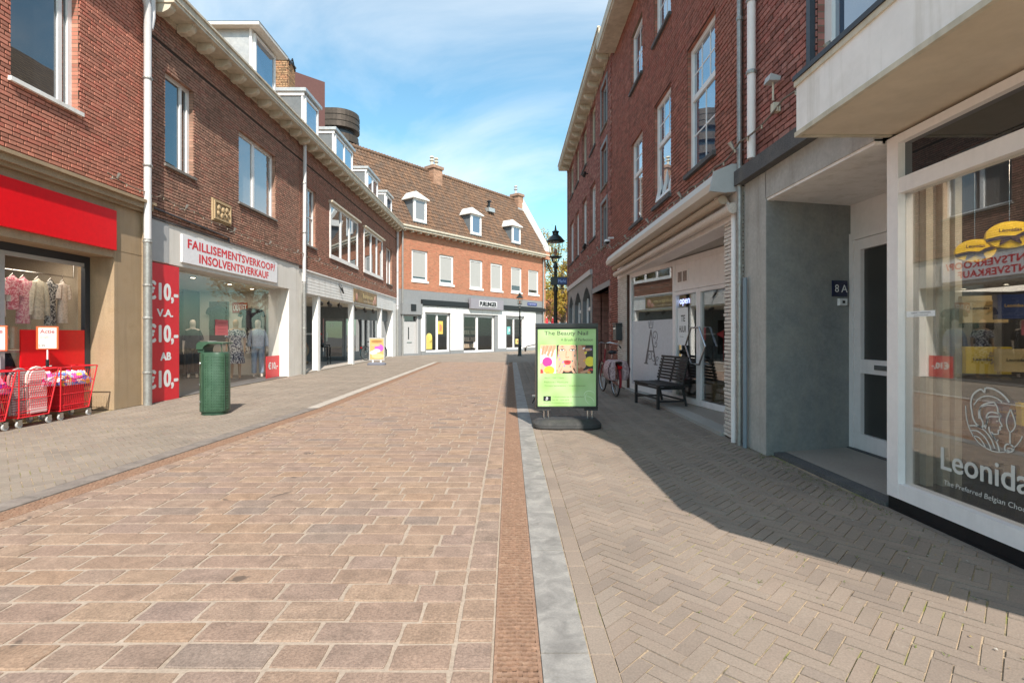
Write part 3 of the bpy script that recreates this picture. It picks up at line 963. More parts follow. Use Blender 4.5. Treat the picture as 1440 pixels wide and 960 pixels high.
slope_roof(FL, 2.0, 9.64, 8.42, .3, 3.8, 3.2, A, M['tileflat'])
# shop window in the recess
wA = MB()
wA.box(FL, 4.6, 8.84, 2.50, 2.62, -.47, -.40); wA.box(FL, 8.74, 8.84, .42, 2.50, -.47, -.40); wA.box(FL, 4.6, 8.74, .42, .50, -.47, -.40)
wo_ = wA.build('shop_window', M['anthr'], A)
wA = MB(); wA.box(FL, 7.30, 7.36, .5, 2.5, -.46, -.41); wA.box(FL, 4.6, 8.74, 2.44, 2.5, -.46, -.415); wA.build('glazing_bar', M['greyl'], wo_)
MB().box(FL, 4.6, 7.30, .5, 2.44, -.445, -.435).build('pane', M['glass'], wo_)
MB().box(FL, 7.36, 8.74, .5, 2.44, -.445, -.435).build('pane', M['glass'], wo_)
b = MB(); b.box(FL, 7.60, 8.735, .5, 1.37, -.43, -.405); b.build('red_window_panel', M['red'], A)
# room behind
M['roomA'] = pm('shop_room_beige', (.42, .36, .29), .8, bmp=0)
M['roomfl'] = pm('shop_floor', (.30, .28, .26), .5, bmp=0)
b = MB()
b.box(FL, 3.0, 9.5, 0, .02, -3.6, -.63); b.box(FL, 3.0, 9.5, 2.8, 2.9, -3.6, -.45)
b.box(FL, 3.0, 9.5, .02, 2.8, -3.7, -3.6); b.box(FL, 9.45, 9.55, .02, 2.8, -3.6, -.63); b.box(FL, 3.0, 3.1, .02, 2.8, -3.6, -.63)
b.build('shop_room', M['roomA'], A)
b = MB(); b.box(FL, 7.0, 9.3, 1.02, 1.06, -1.15, -.75); b.box(FL, 7.0, 7.05, .4, 1.02, -1.1, -.8); b.box(FL, 9.2, 9.25, .4, 1.02, -1.1, -.8)
sh = b.build('display_shelf', M['cream']); tag(sh, 'beige display shelf inside the window behind the red carts', 'shelf')
# garments on a rail
rail = MB(); rail.tube([FL.P(7.7, 2.33, -1.15), FL.P(9.4, 2.33, -1.15)], .014)
rail.tube([FL.P(9.4, 2.33, -1.15), FL.P(9.4, 2.8, -1.15)], .01); rail.tube([FL.P(7.8, 2.33, -1.15), FL.P(7.8, 2.8, -1.15)], .01)
rr = tag(rail.build('clothes_rail', M['steel']), 'steel clothes rail hung with garments in the left shop window', 'clothes rail')
def garment_mat(name, c1, c2=None, scale=30):
    m, t, b = nodes(name)
    if c2 is None: c2 = mulcol(c1, .8)
    c = mixc(t, maprange(t, noise(t, scale, 2), .47, .53, 0, 1), c1, c2)
    t.links.new(c, b.inputs['Base Color']); b.inputs['Roughness'].default_value = .85
    bump(t, b, noise(t, 12, 4), .6, .02)
    return m
def hung_top(F, s, z, d, wd, ln, mat, label, sleeves=.32, name='hanging_garment', cat='garment', dress=False, group=None, long=False):
    """a top or dress on a hanger, face towards F.n; body with sleeves, neckline and a hem that flares"""
    th = .05
    t = thing(name, label, cat, F.P(s, z - ln, d), 0, group)
    b = MB(); n = 9
    prof = [(0, .055, .30), (.04, .16, .6), (.09, .5, 1.0), (.22, .46, 1.1), (.45, .43, 1.15), (.7, .48, 1.2), (1.0, .55 if dress else .48, 1.25)]
    secs = []
    for (f, hw, tt) in prof:
        secs.append((f * ln, hw * wd, th * tt))
    vs = []; seg = 14
    for (dz, hw, tt) in secs:
        for j in range(seg):
            a = 2 * math.pi * j / seg
            fold = 1 + .18 * math.sin(5 * a + 2) * (dz / ln)
            vs.append(F.P(s + hw * math.cos(a), z - dz, d + tt * math.sin(a) * fold))
    fs = []
    for k in range(len(secs) - 1):
        for j in range(seg):
            a = k * seg + j; c = k * seg + (j + 1) % seg
            fs.append((a, c, c + seg, a + seg))
    fs.append(tuple(range(seg))); fs.append(tuple(range((len(secs) - 1) * seg, len(secs) * seg)))
    b.add(vs, fs)
    for sg in (-1, 1):
        a = F.P(s + sg * wd * .40, z - .07, d); e = F.P(s + sg * wd * (.5 + sleeves * .35), z - .07 - sleeves, d + .01)
        mid = F.P(s + sg * wd * (.47 + sleeves * .18), z - .07 - sleeves * .4, d)
        b.tube([a, mid, e], [.055, .06, .055 if not long else .045], 8)
    b.build('cloth', mat, t, smooth=True)
    hk = MB(); hk.tube([F.P(s - wd * .3, z - .03, d), F.P(s, z + .035, d), F.P(s + wd * .3, z - .03, d)], .006, 5)
    hk.tube([F.P(s, z + .035, d), F.P(s, z + .10, d)], .004, 5)
    hk.build('hanger', M['steel'], t)
    return t
G = [(8.02, .85, .42, (.72, .70, .66), None, 'white blouse at the left end of the rail in the left shop window', .35, False),
     (8.22, .70, .40, (.55, .12, .18), (.75, .45, .5), 'dark pink top hanging between white garments on the rail', .25, False),
     (8.42, .98, .42, (.62, .22, .30), (.8, .55, .58), 'pink speckled dress hanging on the rail', .2, True),
     (8.66, .88, .46, (.66, .62, .52), None, 'cream cardigan with long sleeves hanging on the rail', .55, False),
     (8.92, 1.00, .40, (.05, .05, .06), (.5, .5, .5), 'black dress with white speckles hanging on the rail', .2, True),
     (9.14, .95, .38, (.70, .62, .58), None, 'pale beige tunic at the right end of the rail', .25, True)]
for k, (s, ln, wd, c1, c2, lab, sl, dr) in enumerate(G):
    hung_top(Fr((-6.8, 0), (0, 1), (.8, -.6)) if False else FL, s, 2.24, -1.15 + .02 * (k % 2), wd * .50, ln * .78, garment_mat('garment_%d' % k, c1, c2), lab, sl, dress=dr, long=sl > .5)
# red fascia sign
o = MB().box(FL, 2.0, 8.855, 2.74, 3.42, .003, .05, ins=.004).build('fascia_sign', M['red'])
tag(o, 'long blank bright red fascia sign above the window of the left shop', 'sign')

# ---------------- B: insolvency sale shop
B = thing('brown_brick_shop', 'brown brick building over the white sale shopfront, with carved stone plaque and two upper windows', 'building', (-6.8, 13, 0))
hB = [(10.16, 11.07, 4.66, 6.52), (12.92, 14.94, 4.62, 6.45)]
brick_wall(FL, 9.66, 16.62, 3.5, 7.6, hB, B, M['brB'], M['mort'], M['flB'], 300, skiprows=((6.95, 7.01),))
window(FL, *hB[0], B, d=-.09, fw=.075, sill=.05, vs=(.74,), mw=.06)
window(FL, *hB[1], B, d=-.09, fw=.075, sill=.05, vs=(.46,), mw=.11, glass=M['paneb'])  # pale pane colour stands for a whitish cloud reflection
b = MB()
b.box(FL, 9.74, 16.6, 2.70, 3.5, -.45, .012)                       # fascia
b.box(FL, 15.85, 16.6, 0, 2.70, -.62, .010); b.box(FL, 9.66, 9.74, 0, 3.5, -.45, 0)
b.build('shopfront_frame', M['plaster'], B)
b = MB(); b.box(FL, 9.74, 10.25, 2.71, 3.495, .012, .02); b.build('grey_fascia_board', M['greyl'], B)
b = MB(); b.box(FL, 9.74, 16.9, 3.5, 3.53, 0, .035); b.build('string_course', M['stone_d'], B)
bracket_cornice(FL, 9.75, 31.0, 7.58, B, .67)
slope_roof(FL, 9.7, 31.2, 7.80, .1, 3.6, 3.55, B, M['tileflat'])
# room
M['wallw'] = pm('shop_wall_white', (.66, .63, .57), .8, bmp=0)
M['ceil'] = pm('shop_ceiling_cream', (.62, .56, .46), .8, bmp=0)
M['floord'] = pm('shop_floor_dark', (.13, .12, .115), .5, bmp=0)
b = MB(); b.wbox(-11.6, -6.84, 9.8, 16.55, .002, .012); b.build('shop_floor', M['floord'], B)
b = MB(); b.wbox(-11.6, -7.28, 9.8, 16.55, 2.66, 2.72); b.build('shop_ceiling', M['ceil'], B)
b = MB(); b.wbox(-9.86, -7.42, 16.40, 16.5, .012, 2.66); b.build('rear_wall', M['wallw'], B); b = MB(); b.wbox(-11.7, -9.86, 16.42, 16.52, .012, 2.66); b.wbox(-9.90, -9.86, 15.6, 16.42, .012, 2.66); b.build('room_shade_wall', plain('room_shade', (.07, .065, .06), .8), B)  # dark part: shade of the deep room put into the wall colour
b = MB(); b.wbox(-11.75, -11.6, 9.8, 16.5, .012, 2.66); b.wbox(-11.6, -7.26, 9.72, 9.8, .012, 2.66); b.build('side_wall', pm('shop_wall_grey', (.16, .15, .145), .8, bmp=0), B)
b = MB(); b.wbox(-9.54, -8.93, 16.36, 16.40, 1.0, 2.34); b.build('dark_wall_board', plain('brown_board', (.10, .065, .045), .6), B)
# frameless glass
gp = [(10.62, 12.90), (12.915, 14.55), (14.565, 15.84)]
for (a, c) in gp: MB().box(FL, a, c, .015, 2.66, -.31, -.298).build('glass_panel', M['glass'], B)
MB().wbox(-8.3, -7.12, 10.60, 10.612, .015, 2.66).build('glass_panel', M['glass'], B)
for k, (x, y) in enumerate([(-7.5, 12.2), (-7.5, 13.8), (-7.6, 15.2), (-9.2, 13.2)]):
    q = MB(); q.lathe([(.075, 0), (.075, -.02), (.055, -.024)], (x, y, 2.66), 14)
    sp = q.build('spotlight', M['chrome'], B)
    q = MB(); q.lathe([(.05, 0), (.045, -.006)], (x, y, 2.637), 12); q.build('lit_lens', plain('lit_lens_%d' % k, (1, .85, .6), .4, emit=6), sp)
def shop_lamp(name, loc, size, power, col=(1, .86, .68)):
    ld = bpy.data.lights.new(name, 'AREA'); ld.shape = 'RECTANGLE'; ld.size = size[0]; ld.size_y = size[1]; ld.energy = power; ld.color = col
    lo = bpy.data.objects.new(name, ld); C.objects.link(lo); lo.location = loc; return lo
shop_lamp('shop_ceiling_lamp', (-8.6, 14.2, 2.6), (1.8, 3.0), 26)
shop_lamp('shop_ceiling_lamp', (-7.9, 8.3, 2.7), (.8, 1.6), 16)
# plaque
t = thing('stone_plaque', 'square carved sandstone relief plaque set in the brown brick wall', 'plaque', FL.P(12.1, 3.9, 0))
MB().box(FL, 11.72, 12.5, 3.90, 4.42, .0, .05, ins=.012).build('slab', pm('carved_sandstone', (.42, .31, .18), .85, fine=50, vary=.2, dirt=.4, dirtcol=(.2, .14, .08), dscale=9), t)
b = MB(); random.seed(3)
b.box(FL, 11.76, 11.80, 3.95, 4.37, .05, .075); b.box(FL, 12.42, 12.46, 3.95, 4.37, .05, .075); b.box(FL, 11.8, 12.42, 3.95, 3.985, .05, .075); b.box(FL, 11.8, 12.42, 4.335, 4.37, .05, .075)
for (s, z, r_) in [(11.95, 4.24, .06), (12.12, 4.22, .05), (12.28, 4.25, .055), (11.92, 4.1, .045), (12.08, 4.07, .055), (12.26, 4.09, .05), (12.35, 4.17, .03), (12.18, 4.14, .035)]:
    b.blob(FL.P(s, z, .055), .035, r_, r_ * 1.2, 8, 5, jit=.15)
b.build('relief', pm('relief_sandstone', (.46, .34, .2), .85, fine=50, vary=.2), t)
random.seed(11)

# ---------------- C: arcade
Cb = thing('arcade_building', 'long brown brick building over a white columned arcade, with two wide white windows', 'building', (-6.8, 23, 0))
hC = [(17.03, 18.02, 4.30, 6.28), (19.4, 22.95, 4.24, 6.26), (23.9, 27.4, 4.24, 6.26), (28.35, 29.7, 4.12, 6.15)]
brick_wall(FL, 16.62, 31.0, 3.44, 7.6, hC, Cb, M['brC'], M['mort'], M['flC'], 0, skiprows=((6.95, 7.01),))
window(FL, *hC[0], Cb, d=-.07, sill=.05, vs=(.5,), hs=(.5,), mw=.035)
for h in hC[1:3]:
    window(FL, *h, Cb, d=.05, fw=.09, fd=.15, sill=.07, vs=(.34, .67), mw=.14, sillm=M['white'], glass=M['pane'])
    MB().box(FL, h[0] - .1, h[1] + .1, h[3], h[3] + .07, 0, .17).build('window_canopy', M['cream'], Cb)
window(FL, *hC[3], Cb, d=-.10, sill=.05, vs=(.5,), mw=.06)
# fascia of white boards
fb = MB().box(FL, 16.9, 31.0, 2.66, 3.40, -.5, 0).build('fascia', M['white'], Cb)
for k in range(7):
    MB().box(FL, 16.9, 30.0, 2.67 + k * .104, 2.67 + k * .104 + .098, .0, .022, ins=.006).build('fascia_board', M['white'], fb)
MB().box(FL, 16.85, 31.0, 3.402, 3.45, -.05, .07).build('fascia_capping', M['white'], Cb)
MB().box(FL, 16.62, 16.86, 0, 3.43, -.45, -.004).build('end_pier', M['plaster'], Cb)
for y0 in (18.31, 22.35, 27.26):
    MB().wbox(-7.02, -6.81, y0, y0 + .21, 0, 2.655).build('column', M['white'], Cb)
MB().wbox(-9.9, -6.80, 29.9, 31.0, 0, 2.655).build('end_wall', M['white'], Cb)
b = MB(); b.wbox(-12.5, -6.83, 16.9, 29.9, .002, .03); b.build('arcade_floor', pm('arcade_paving', (.38, .34, .3), .85), Cb)
b = MB(); b.wbox(-12.5, -7.3, 16.9, 29.9, 2.60, 2.655); b.build('arcade_ceiling', M['ceil'], Cb)
# shopfront facing down the arcade
FA = Fr((-11.2, 23.4), (3.6, 1.3), (1.3, -3.6))
b = MB(); b.box(FA, -.6, 3.95, .03, .25, -.1, .0); b.box(FA, -.6, 3.95, 2.05, 2.60, -.1, 0); b.box(FA, 1.55, 2.45, .25, 2.05, -.1, -.03)
b.box(FA, 2.45, 2.56, .25, 2.05, -.1, .02); b.box(FA, -.6, -.5, .25, 2.05, -.1, 0)
b.build('grey_shopfront', M['slate'], Cb)
MB().box(FA, -.5, 1.55, .25, 2.05, -.06, -.05).build('pane', M['pane'], Cb)
dr = MB(); dr.box(FA, 2.58, 2.68, .06, 2.05, -.08, 0); dr.box(FA, 3.42, 3.52, .06, 2.05, -.08, 0); dr.box(FA, 2.68, 3.42, 1.93, 2.05, -.08, 0); dr.box(FA, 2.68, 3.42, .06, .2, -.08, 0)
dd = dr.build('door', M['grey'], Cb)
MB().box(FA, 2.68, 3.42, .2, 1.93, -.05, -.04).build('pane', M['pane'], dd)
q = MB(); q.tube([FA.P(2.73, 1.0, .0), FA.P(2.73, 1.0, .06), FA.P(2.73, 1.38, .06), FA.P(2.73, 1.38, 0)], .02, 6); q.build('handle', M['steel'], dd)
FA2 = Fr((-7.85, 24.6), (.75, 5.3), (5.3, -.75))
b = MB(); b.box(FA2, 0, 5.4, 2.05, 2.60, -.1, 0); b.box(FA2, 0, 5.4, .03, .45, -.1, 0); b.box(FA2, 0, .12, .45, 2.05, -.1, 0); b.box(FA2, 2.4, 2.5, .45, 2.05, -.1, 0)
b.build('side_shopfront', M['slate'], Cb)
MB().box(FA2, .12, 2.4, .45, 2.05, -.06, -.05).build('pane', M['pane'], Cb); MB().box(FA2, 2.5, 5.3, .45, 2.05, -.06, -.05).build('pane', M['pane'], Cb)
text(FA, '17', 2.95, 1.72, .001, M['letw'], dd, hei=.13, name='door_number')
o = MB().box(FA, 1.68, 2.3, 1.28, 1.36, -.025, -.01).build('letter_plate', M['letw'], Cb)
# hanging lamps / spots along the arcade beam
for k, y in enumerate([18.95, 19.9, 21.1, 23.2, 24.8, 26.3]):
    t = MB(); t.tube([(-6.98, y, 2.60), (-6.98, y, 2.52)], .02, 6); t.tube([(-6.98, y - .10, 2.50), (-6.98, y + .12, 2.43)], [.055, .085], 8)
    o = t.build('spotlight', M['black']); tag(o, ['black spotlight just right of the first arcade column', 'second black spotlight from the left under the arcade fascia', 'black spotlight left of the middle arcade column', 'black spotlight right of the middle arcade column', 'fifth black spotlight from the left under the arcade fascia', 'black spotlight left of the last arcade column'][k], 'lamp', 'black spotlights under the arcade fascia')

# dormers
def dormer(y0, y1, ztop, label, panes, side, hip=False, xf=-6.92):
    t = thing('dormer_window', label, 'dormer', (xf, (y0 + y1) / 2, 8.0))
    b = MB(); b.wbox(-9.0, xf - .08, y0 + .02, y1 - .02, 7.8, ztop - .1); b.build('cheek', side, t)
    FD = Fr((xf, 0), (0, 1), (1, 0))
    b = MB(); b.wbox(xf - .08, xf - .02, y0, y1, 7.8, ztop - .06); b.build('front', M['whitef'], t)
    window(FD, y0 + .10, y1 - .10, 8.15, ztop - .16, t, d=.04, fw=.07, vs=panes, glass=M['panel'], fd=.06, mw=.09)
    b = MB()
    if hip:
        z = ztop; e = .28
        vs = [(xf + e, y0 - e * .7, z), (xf + e, y1 + e * .7, z), (-9.4, y1 + e * .7, z), (-9.4, y0 - e * .7, z),
              (xf - .35, y0 + .35, z + .30), (xf - .35, y1 - .35, z + .30), (-9.4, y1 - .35, z + .30), (-9.4, y0 + .35, z + .30)]
        fs = [(0, 1, 5, 4), (1, 2, 6, 5), (3, 0, 4, 7), (4, 5, 6, 7), (2, 3, 7, 6)]
        b.add(vs, fs)
        b.wbox(-9.4, xf + e - .01, y0 - e * .7 + .01, y1 + e * .7 - .01, z - .09, z - .004)
        b.build('dormer_roof', M['zincw'], t)
    else:
        b.wbox(-9.2, xf + .10, y0 - .07, y1 + .10, ztop - .06, ztop + .05); b.build('dormer_roof', M['zinc'], t)
        b = MB(); b.wbox(-9.2, xf + .02, y0 - .015, y0 + .02, ztop - .19, ztop - .062); b.build('trim', M['whitef'], t)
    return t
dormer(13.85, 15.25, 9.60, 'nearest dormer, pale metal cheek under a white hipped sheet roof', (), M['zinc'], True)
dormer(17.3, 18.65, 9.50, 'slate grey flat-roofed dormer just right of the brick chimney', (), M['slate'])
dormer(20.3, 22.7, 9.40, 'grey flat-roofed dormer with two panes in front of the round tower', (.5,), M['slate'])
dormer(24.9, 27.0, 9.36, 'grey dormer with two panes where the tiled roof begins', (.5,), M['slate'])
dormer(28.75, 30.2, 9.28, 'small grey dormer at the far end of the left eaves', (), M['slate'])
# chimney on the ridge
ch = thing('chimney', 'yellow brown brick chimney standing between the first two dormers', 'chimney', (-8.5, 19.1, 9.0))
FC = Fr((-8.82, 18.9), (1, 0), (0, -1)); 
brick_wall(FC, 0, .68, 9.0, 11.35, [], ch, M['brCh'], M['mort'], M['flA'], 0, thick=.62)
FC2 = Fr((-8.14, 18.9), (0, 1), (1, 0))
brick_wall(FC2, 0, .62, 9.0, 11.35, [], ch, M['brCh'], M['mort'], M['flA'], 0, body=False)
b = MB(); b.wbox(-8.86, -8.10, 18.86, 19.56, 11.35, 11.41); b.build('cap', M['stone_d'], ch)
b = MB(); b.tube([(-8.1, 18.95, 11.2), (-8.1, 19.2, 11.55), (-8.1, 19.45, 11.2)], .03, 6); b.build('pipe_bow', M['black'], ch)
# pipes
def drainpipe(path, r, mat, label, F=None, clips=(), lower=None, base=None):
    t = thing('drainpipe', label, 'drainpipe', path[-1])
    MB().tube(path, r, 12).build('pipe', mat, t, smooth=True)
    if lower: MB().tube([(path[-1][0], path[-1][1], 0.0), (path[-1][0], path[-1][1], lower)], r * 1.12, 12).build('lower_pipe', M['galv'], t, smooth=True)
    for z in clips:
        q = MB(); q.lathe([(r * 1.22, -.02), (r * 1.3, 0), (r * 1.22, .02)], (path[-1][0], path[-1][1], z), 12); q.build('clip', M['galv'], t)
    return t
drainpipe([(-6.66, 9.05, 8.9), (-6.66, 9.1, 7.9), (-6.66, 9.42, 7.45), (-6.66, 9.48, 7.3), (-6.66, 9.48, 3.0), (-6.66, 9.48, 0)], .062, M['pvc'], 'thick white drainpipe with galvanised foot left of the red price panel', clips=(6.0, 4.4, 3.0, 2.2, 1.6, .6), lower=3.05)
drainpipe([(-6.66, 9.61, 8.9), (-6.66, 9.61, 7.2), (-6.66, 9.55, 6.95)], .05, M['pvc'], 'short white pipe branch joining the thick drainpipe at the top left')
drainpipe([(-6.66, 16.75, 7.6), (-6.66, 16.75, 7.3), (-6.68, 16.75, 3.5), (-6.68, 16.75, 0)], .055, M['pvc'], 'white drainpipe between the sale shop and the arcade', clips=(6.2, 4.6, 3.0, 1.5), lower=2.95)
drainpipe([(-6.70, 30.75, 7.6), (-6.70, 30.75, 0)], .06, M['pvc'], 'white drainpipe in the far left corner beside the orange brick house', clips=(5, 3), lower=2.8)

# signage of the sale shop
t = thing('fascia_sign', 'white panel sign with red lettering FAILLISEMENTSVERKOOP/ INSOLVENTSVERKAUF', 'sign', FL.P(12.8, 2.8, .03))
MB().box(FL, 10.63, 14.98, 2.79, 3.37, .014, .045, ins=.003).build('panel', M['signw'], t)
text(FL, 'FAILLISEMENTSVERKOOP/', 12.82, 3.205, .047, M['redp'], t, wid=4.0, hei=.185, smear=.012)
text(FL, 'INSOLVENTSVERKAUF', 12.82, 2.945, .047, M['redp'], t, wid=3.2, hei=.185, smear=.012)
t = thing('price_banner', 'tall red panel with white lettering €10,- V.A. €10,- AB €10,- beside the drainpipe', 'banner', FL.P(10.3, 0, 0))
MB().box(FL, 9.72, 10.56, .0, 2.67, -.05, .025).build('panel', M['redp'], t)
for z, hh in ((2.12, .42), (1.30, .42), (.42, .42)):
    text(FL, '€10,-', 10.06, z, .028, M['letw'], t, wid=.90, hei=hh * .93, smear=.022)
text(FL, 'V.A.', 10.13, 1.72, .028, M['letw'], t, wid=.46, hei=.14, smear=.012)
text(FL, 'AB', 10.15, .87, .028, M['letw'], t, wid=.30, hei=.145, smear=.014)
t = thing('price_sign', 'small red square €10,- sign at the foot of the white pillar', 'sign', FL.P(15.4, .02, -.28))
MB().box(FL, 14.98, 15.83, .02, .66, -.29, -.28).build('panel', M['redp'], t)
text(FL, '€10,-', 15.41, .36, -.277, M['letw'], t, wid=.60, hei=.23, smear=.013)
t = thing('window_notice', 'faded red notice sheet stuck on the glass above the green bin', 'notice', FL.P(12.7, 1.25, -.29))
MB().box(FL, 12.42, 12.98, 1.28, 1.66, -.297, -.293).build('sheet', plain('faded_red_print', (.55, .12, .13), .5), t)
for k in range(4): text(FL, 'uitverkoop', 12.7, 1.58 - k * .075, -.2915, plain('faint_print', (.32, .05, .06), .6), t, wid=.36 - .05 * (k % 2), hei=.035)
t = thing('outlet_sign', 'red OUTLET sign on the rear wall of the sale shop', 'sign', (-8.5, 16.37, 2.0))
FW = Fr((0, 16.37), (1, 0), (0, -1))
MB().box(FW, -8.80, -8.33, 1.98, 2.31, 0, .02).build('panel', plain('outlet_red', (.35, .02, .02), .5), t)
text(FW, 'OUTLET', -8.565, 2.145, .022, M['letw'], t, wid=.42, hei=.19, smear=.006)

# hanging tops inside
hung_top(FW, -9.22, 2.20, .12, .55, .75, garment_mat('black_shirt', (.015, .015, .018)), 'black T-shirt hanging on the brown board in the sale shop', .2)
hung_top(FW, -8.02, 2.12, .35, .66, .62, garment_mat('navy_top', (.02, .022, .04)), 'dark navy top hanging right of the OUTLET sign', .2)
hung_top(FW, -8.06, 1.66, .22, .50, .95, garment_mat('floral_skirt', (.02, .02, .03), (.7, .68, .66), 14), 'black and white floral skirt hanging below the navy top', .05, dress=True)
# ================================================================== FAR CORNER HOUSE
FF = Fr((-6.71, 31), (.620, .785), (.785, -.620))
D = thing('corner_shop_building', 'orange brick house with tiled roof and grey and white shopfront closing the street', 'building', (-2, 37, 0))
wins = [(1.05, 2.38, 4.66, 6.58), (3.41, 4.72, 4.61, 6.53), (6.31, 7.68, 4.55, 6.56), (8.56, 9.93, 4.55, 6.53), (10.98, 12.34, 4.58, 6.51), (13.22, 14.65, 4.55, 6.51)]
brick_wall(FF, 0, 15.4, 4.05, 7.66, wins, D, M['brF'], M['mortF'], M['flF'], 0, thick=.3)
for k, h in enumerate(wins):
    w_ = window(FF, *h, D, d=-.06, fw=.13, fd=.07, sill=.13, sillm=M['white'], glass=M['pane'])
    zb = h[2] + (.13 + (.12, .16, .02, .0, .38, .22)[k])
    MB().box(FF, h[0] + .13, h[1] - .13, zb, h[3] - .13, -.095, -.09).build('blind', M['blind'], w_)
# grey and white ground floor
b = MB()
opn = [(.35, 1.55, 0, 2.5), (2.23, 4.39, .16, 2.70), (5.73, 9.04, .05, 2.64), (10.43, 12.69, .16, 2.62)]
se = sorted(set([0, 1.80, 14.2, 15.4] + [v for h in opn for v in h[:2]])); ze = sorted(set([0, 4.05] + [v for h in opn for v in h[2:]]))
for a, c in zip(se, se[1:]):
    for e, g_ in zip(ze, ze[1:]):
        cs, cz = (a + c) / 2, (e + g_) / 2
        if any(h[0] < cs < h[1] and h[2] < cz < h[3] for h in opn): continue
        b.box(FF, a, c, e, g_, -.3, 0, 0)
b.build('grey_ground_floor', M['grey'], D)
# white facing with openings
b = MB()
op2 = [(2.10, 4.75, 0, 2.78), (5.60, 9.75, 0, 2.70), (10.25, 13.0, 0, 2.68)]
se = sorted(set([1.80, 14.15] + [v for h in op2 for v in h[:2]]))
for a, c in zip(se, se[1:]):
    cs = (a + c) / 2
    if any(h[0] < cs < h[1] for h in op2): b.box(FF, a, c, 2.72, 3.12, 0, .05)
    else: b.box(FF, a, c, .25, 3.12, 0, .05)
for h in op2: b.box(FF, h[1] - .35, h[1], .25, 2.72, -.28, .049)
b.build('white_shopfront', M['white'], D)
b = MB(); b.box(FF, 1.8, 14.2, 0, .25, 0, .04); 
b = MB()
for a, c in ((1.8, 2.1), (4.4, 5.6), (9.05, 10.25), (12.7, 14.15)): b.box(FF, a, c, 0, .25, 0, .06)
b.build('plinth', M['grey'], D)
b = MB(); b.box(FF, 1.80, 15.42, 3.16, 3.44, -.02, .16); b.box(FF, 1.8, 15.42, 3.44, 3.5, -.02, .10); b.build('awning_box', M['black'], D)
for h, v in ((opn[1], (.5,)), (opn[3], (.45,))):
    window(FF, *h, D, d=-.12, fw=.12, vs=v, mw=.14, glass=M['glass'], fd=.08, name='shop_window')
window(FF, 5.73, 9.04, .05, 2.64, D, d=-.12, fw=.13, vs=(.44,), mw=.2, glass=M['glass'], fd=.08, name='glass_door')
b = MB(); b.box(FF, .1, 15.2, 0, .04, -4, -.3); b.box(FF, .1, 15.2, 2.75, 2.8, -4, -.3); b.box(FF, .1, 15.2, .04, 2.75, -4.1, -4)
b.build('shop_room', pm('dim_shop_room', (.07, .06, .05), .8, bmp=0), D)
# door
b = MB(); b.box(FF, .35, .43, 0, 2.5, -.2, .03); b.box(FF, 1.47, 1.55, 0, 2.5, -.2, .03); b.box(FF, .43, 1.47, 2.42, 2.5, -.2, .03); b.build('door_frame', M['greyl'], D)
dd = MB().box(FF, .43, 1.47, .12, 2.12, -.2, -.12).build('door', M['greyl'], D)
MB().box(FF, .43, 1.47, 2.14, 2.42, -.18, -.16).build('transom_light', M['pane'], D)
MB().box(FF, .86, .93, 1.0, 1.75, -.12, -.105).build('slot_window', M['black'], dd)
MB().box(FF, .75, 1.15, .78, .84, -.12, -.10).build('letter_slot', M['steel'], dd)
MB().box(FF, .3, 1.6, 0, .12, -.3, .06).build('doorstep', M['grey'], D)
b = MB(); b.box(FF, .15, 1.75, 2.52, 3.2, 0, .22); b.build('door_hood', M['grey'], D)
b = MB(); b.box(FF, .80, 1.2, 2.75, 3.15, .22, .26); b.build('hood_lamp_niche', M['black'], D)
# cornice
b = MB(); b.box(FF, -.2, 15.55, 7.66, 7.80, 0, .42); b.box(FF, -.2, 15.55, 7.80, 7.90, 0, .50); b.build('cornice', M['cream'], D)
s = .3; dpar = wloc(D); brm = None
while s < 15.3:
    if brm is None:
        q = MB(); F2 = Fr((0, 0), FF.u, FF.n); q.box(F2, -.06, .06, -.12, 0, 0, .32); brm = q.mesh('bracket', M['cream'])
    o = bpy.data.objects.new('bracket', brm); C.objects.link(o); o.parent = D; o.location = FF.P(s, 7.66, 0) - dpar
    s += .62
# tiled roof: rows of pantiles
def pantiles(F, s0, s1, z0, z1, d0, d1, parent, mat, tw=.235, th=.30, back=False):
    b = MB(); L_ = math.hypot(z1 - z0, d1 - d0); n = int(L_ / th); m = int((s1 - s0) / tw)
    up = Vector((0, 0, z1 - z0)) + F.n * (d1 - d0); up.normalize(); nr = up.cross(F.u)
    if nr.z < 0: nr = -nr
    base = F.P(s0, z0, d0)
    prof = [(0, .0), (.25, -.022), (.5, -.012), (.72, .028), (.9, .028), (1.06, .0)]
    for r_ in range(n + 1):
        for c_ in range(m + 1):
            o = base + F.u * (c_ * tw) + up * (r_ * th) + nr * random.uniform(-.004, .004)
            vs = []
            for (t_, hh) in prof:
                p = o + F.u * (t_ * tw) + nr * (hh + .035)
                vs.append(p + nr * .0); 
            for (t_, hh) in prof:
                vs.append(o + F.u * (t_ * tw) + up * (th * 1.12) + nr * (hh - .005))
            for (t_, hh) in prof:
                vs.append(o + F.u * (t_ * tw) + nr * (hh - .01))
            k = len(prof); fs = []
            for i in range(k - 1):
                fs.append((i, i + 1, k + i + 1, k + i)); fs.append((2 * k + i, 2 * k + i + 1, i + 1, i))
            b.add(vs, fs)
    return stuff(b.build('roof_tile', mat, parent))
M['tile'] = pm('clay_pantile', [(.11, .068, .045), (.155, .09, .057), (.18, .103, .063), (.135, .082, .055), (.12, .08, .058), (.20, .115, .07)], .9, True, 10, .25, .5, (.10, .08, .065), 1.3, .2, 30)
RU = (FF.u * 1.0)
b = MB(); b.extrude([FF.P(-3.5, 7.85, .4), FF.P(-3.5, 12.75, -2.6), FF.P(-3.5, 7.85, -5.6)], FF.u * 18.75); b.build('roof', M['tileflat'], D)
pantiles(FF, -3.5, 15.1, 7.90, 12.78, .42, -2.6, D, M['tile'])
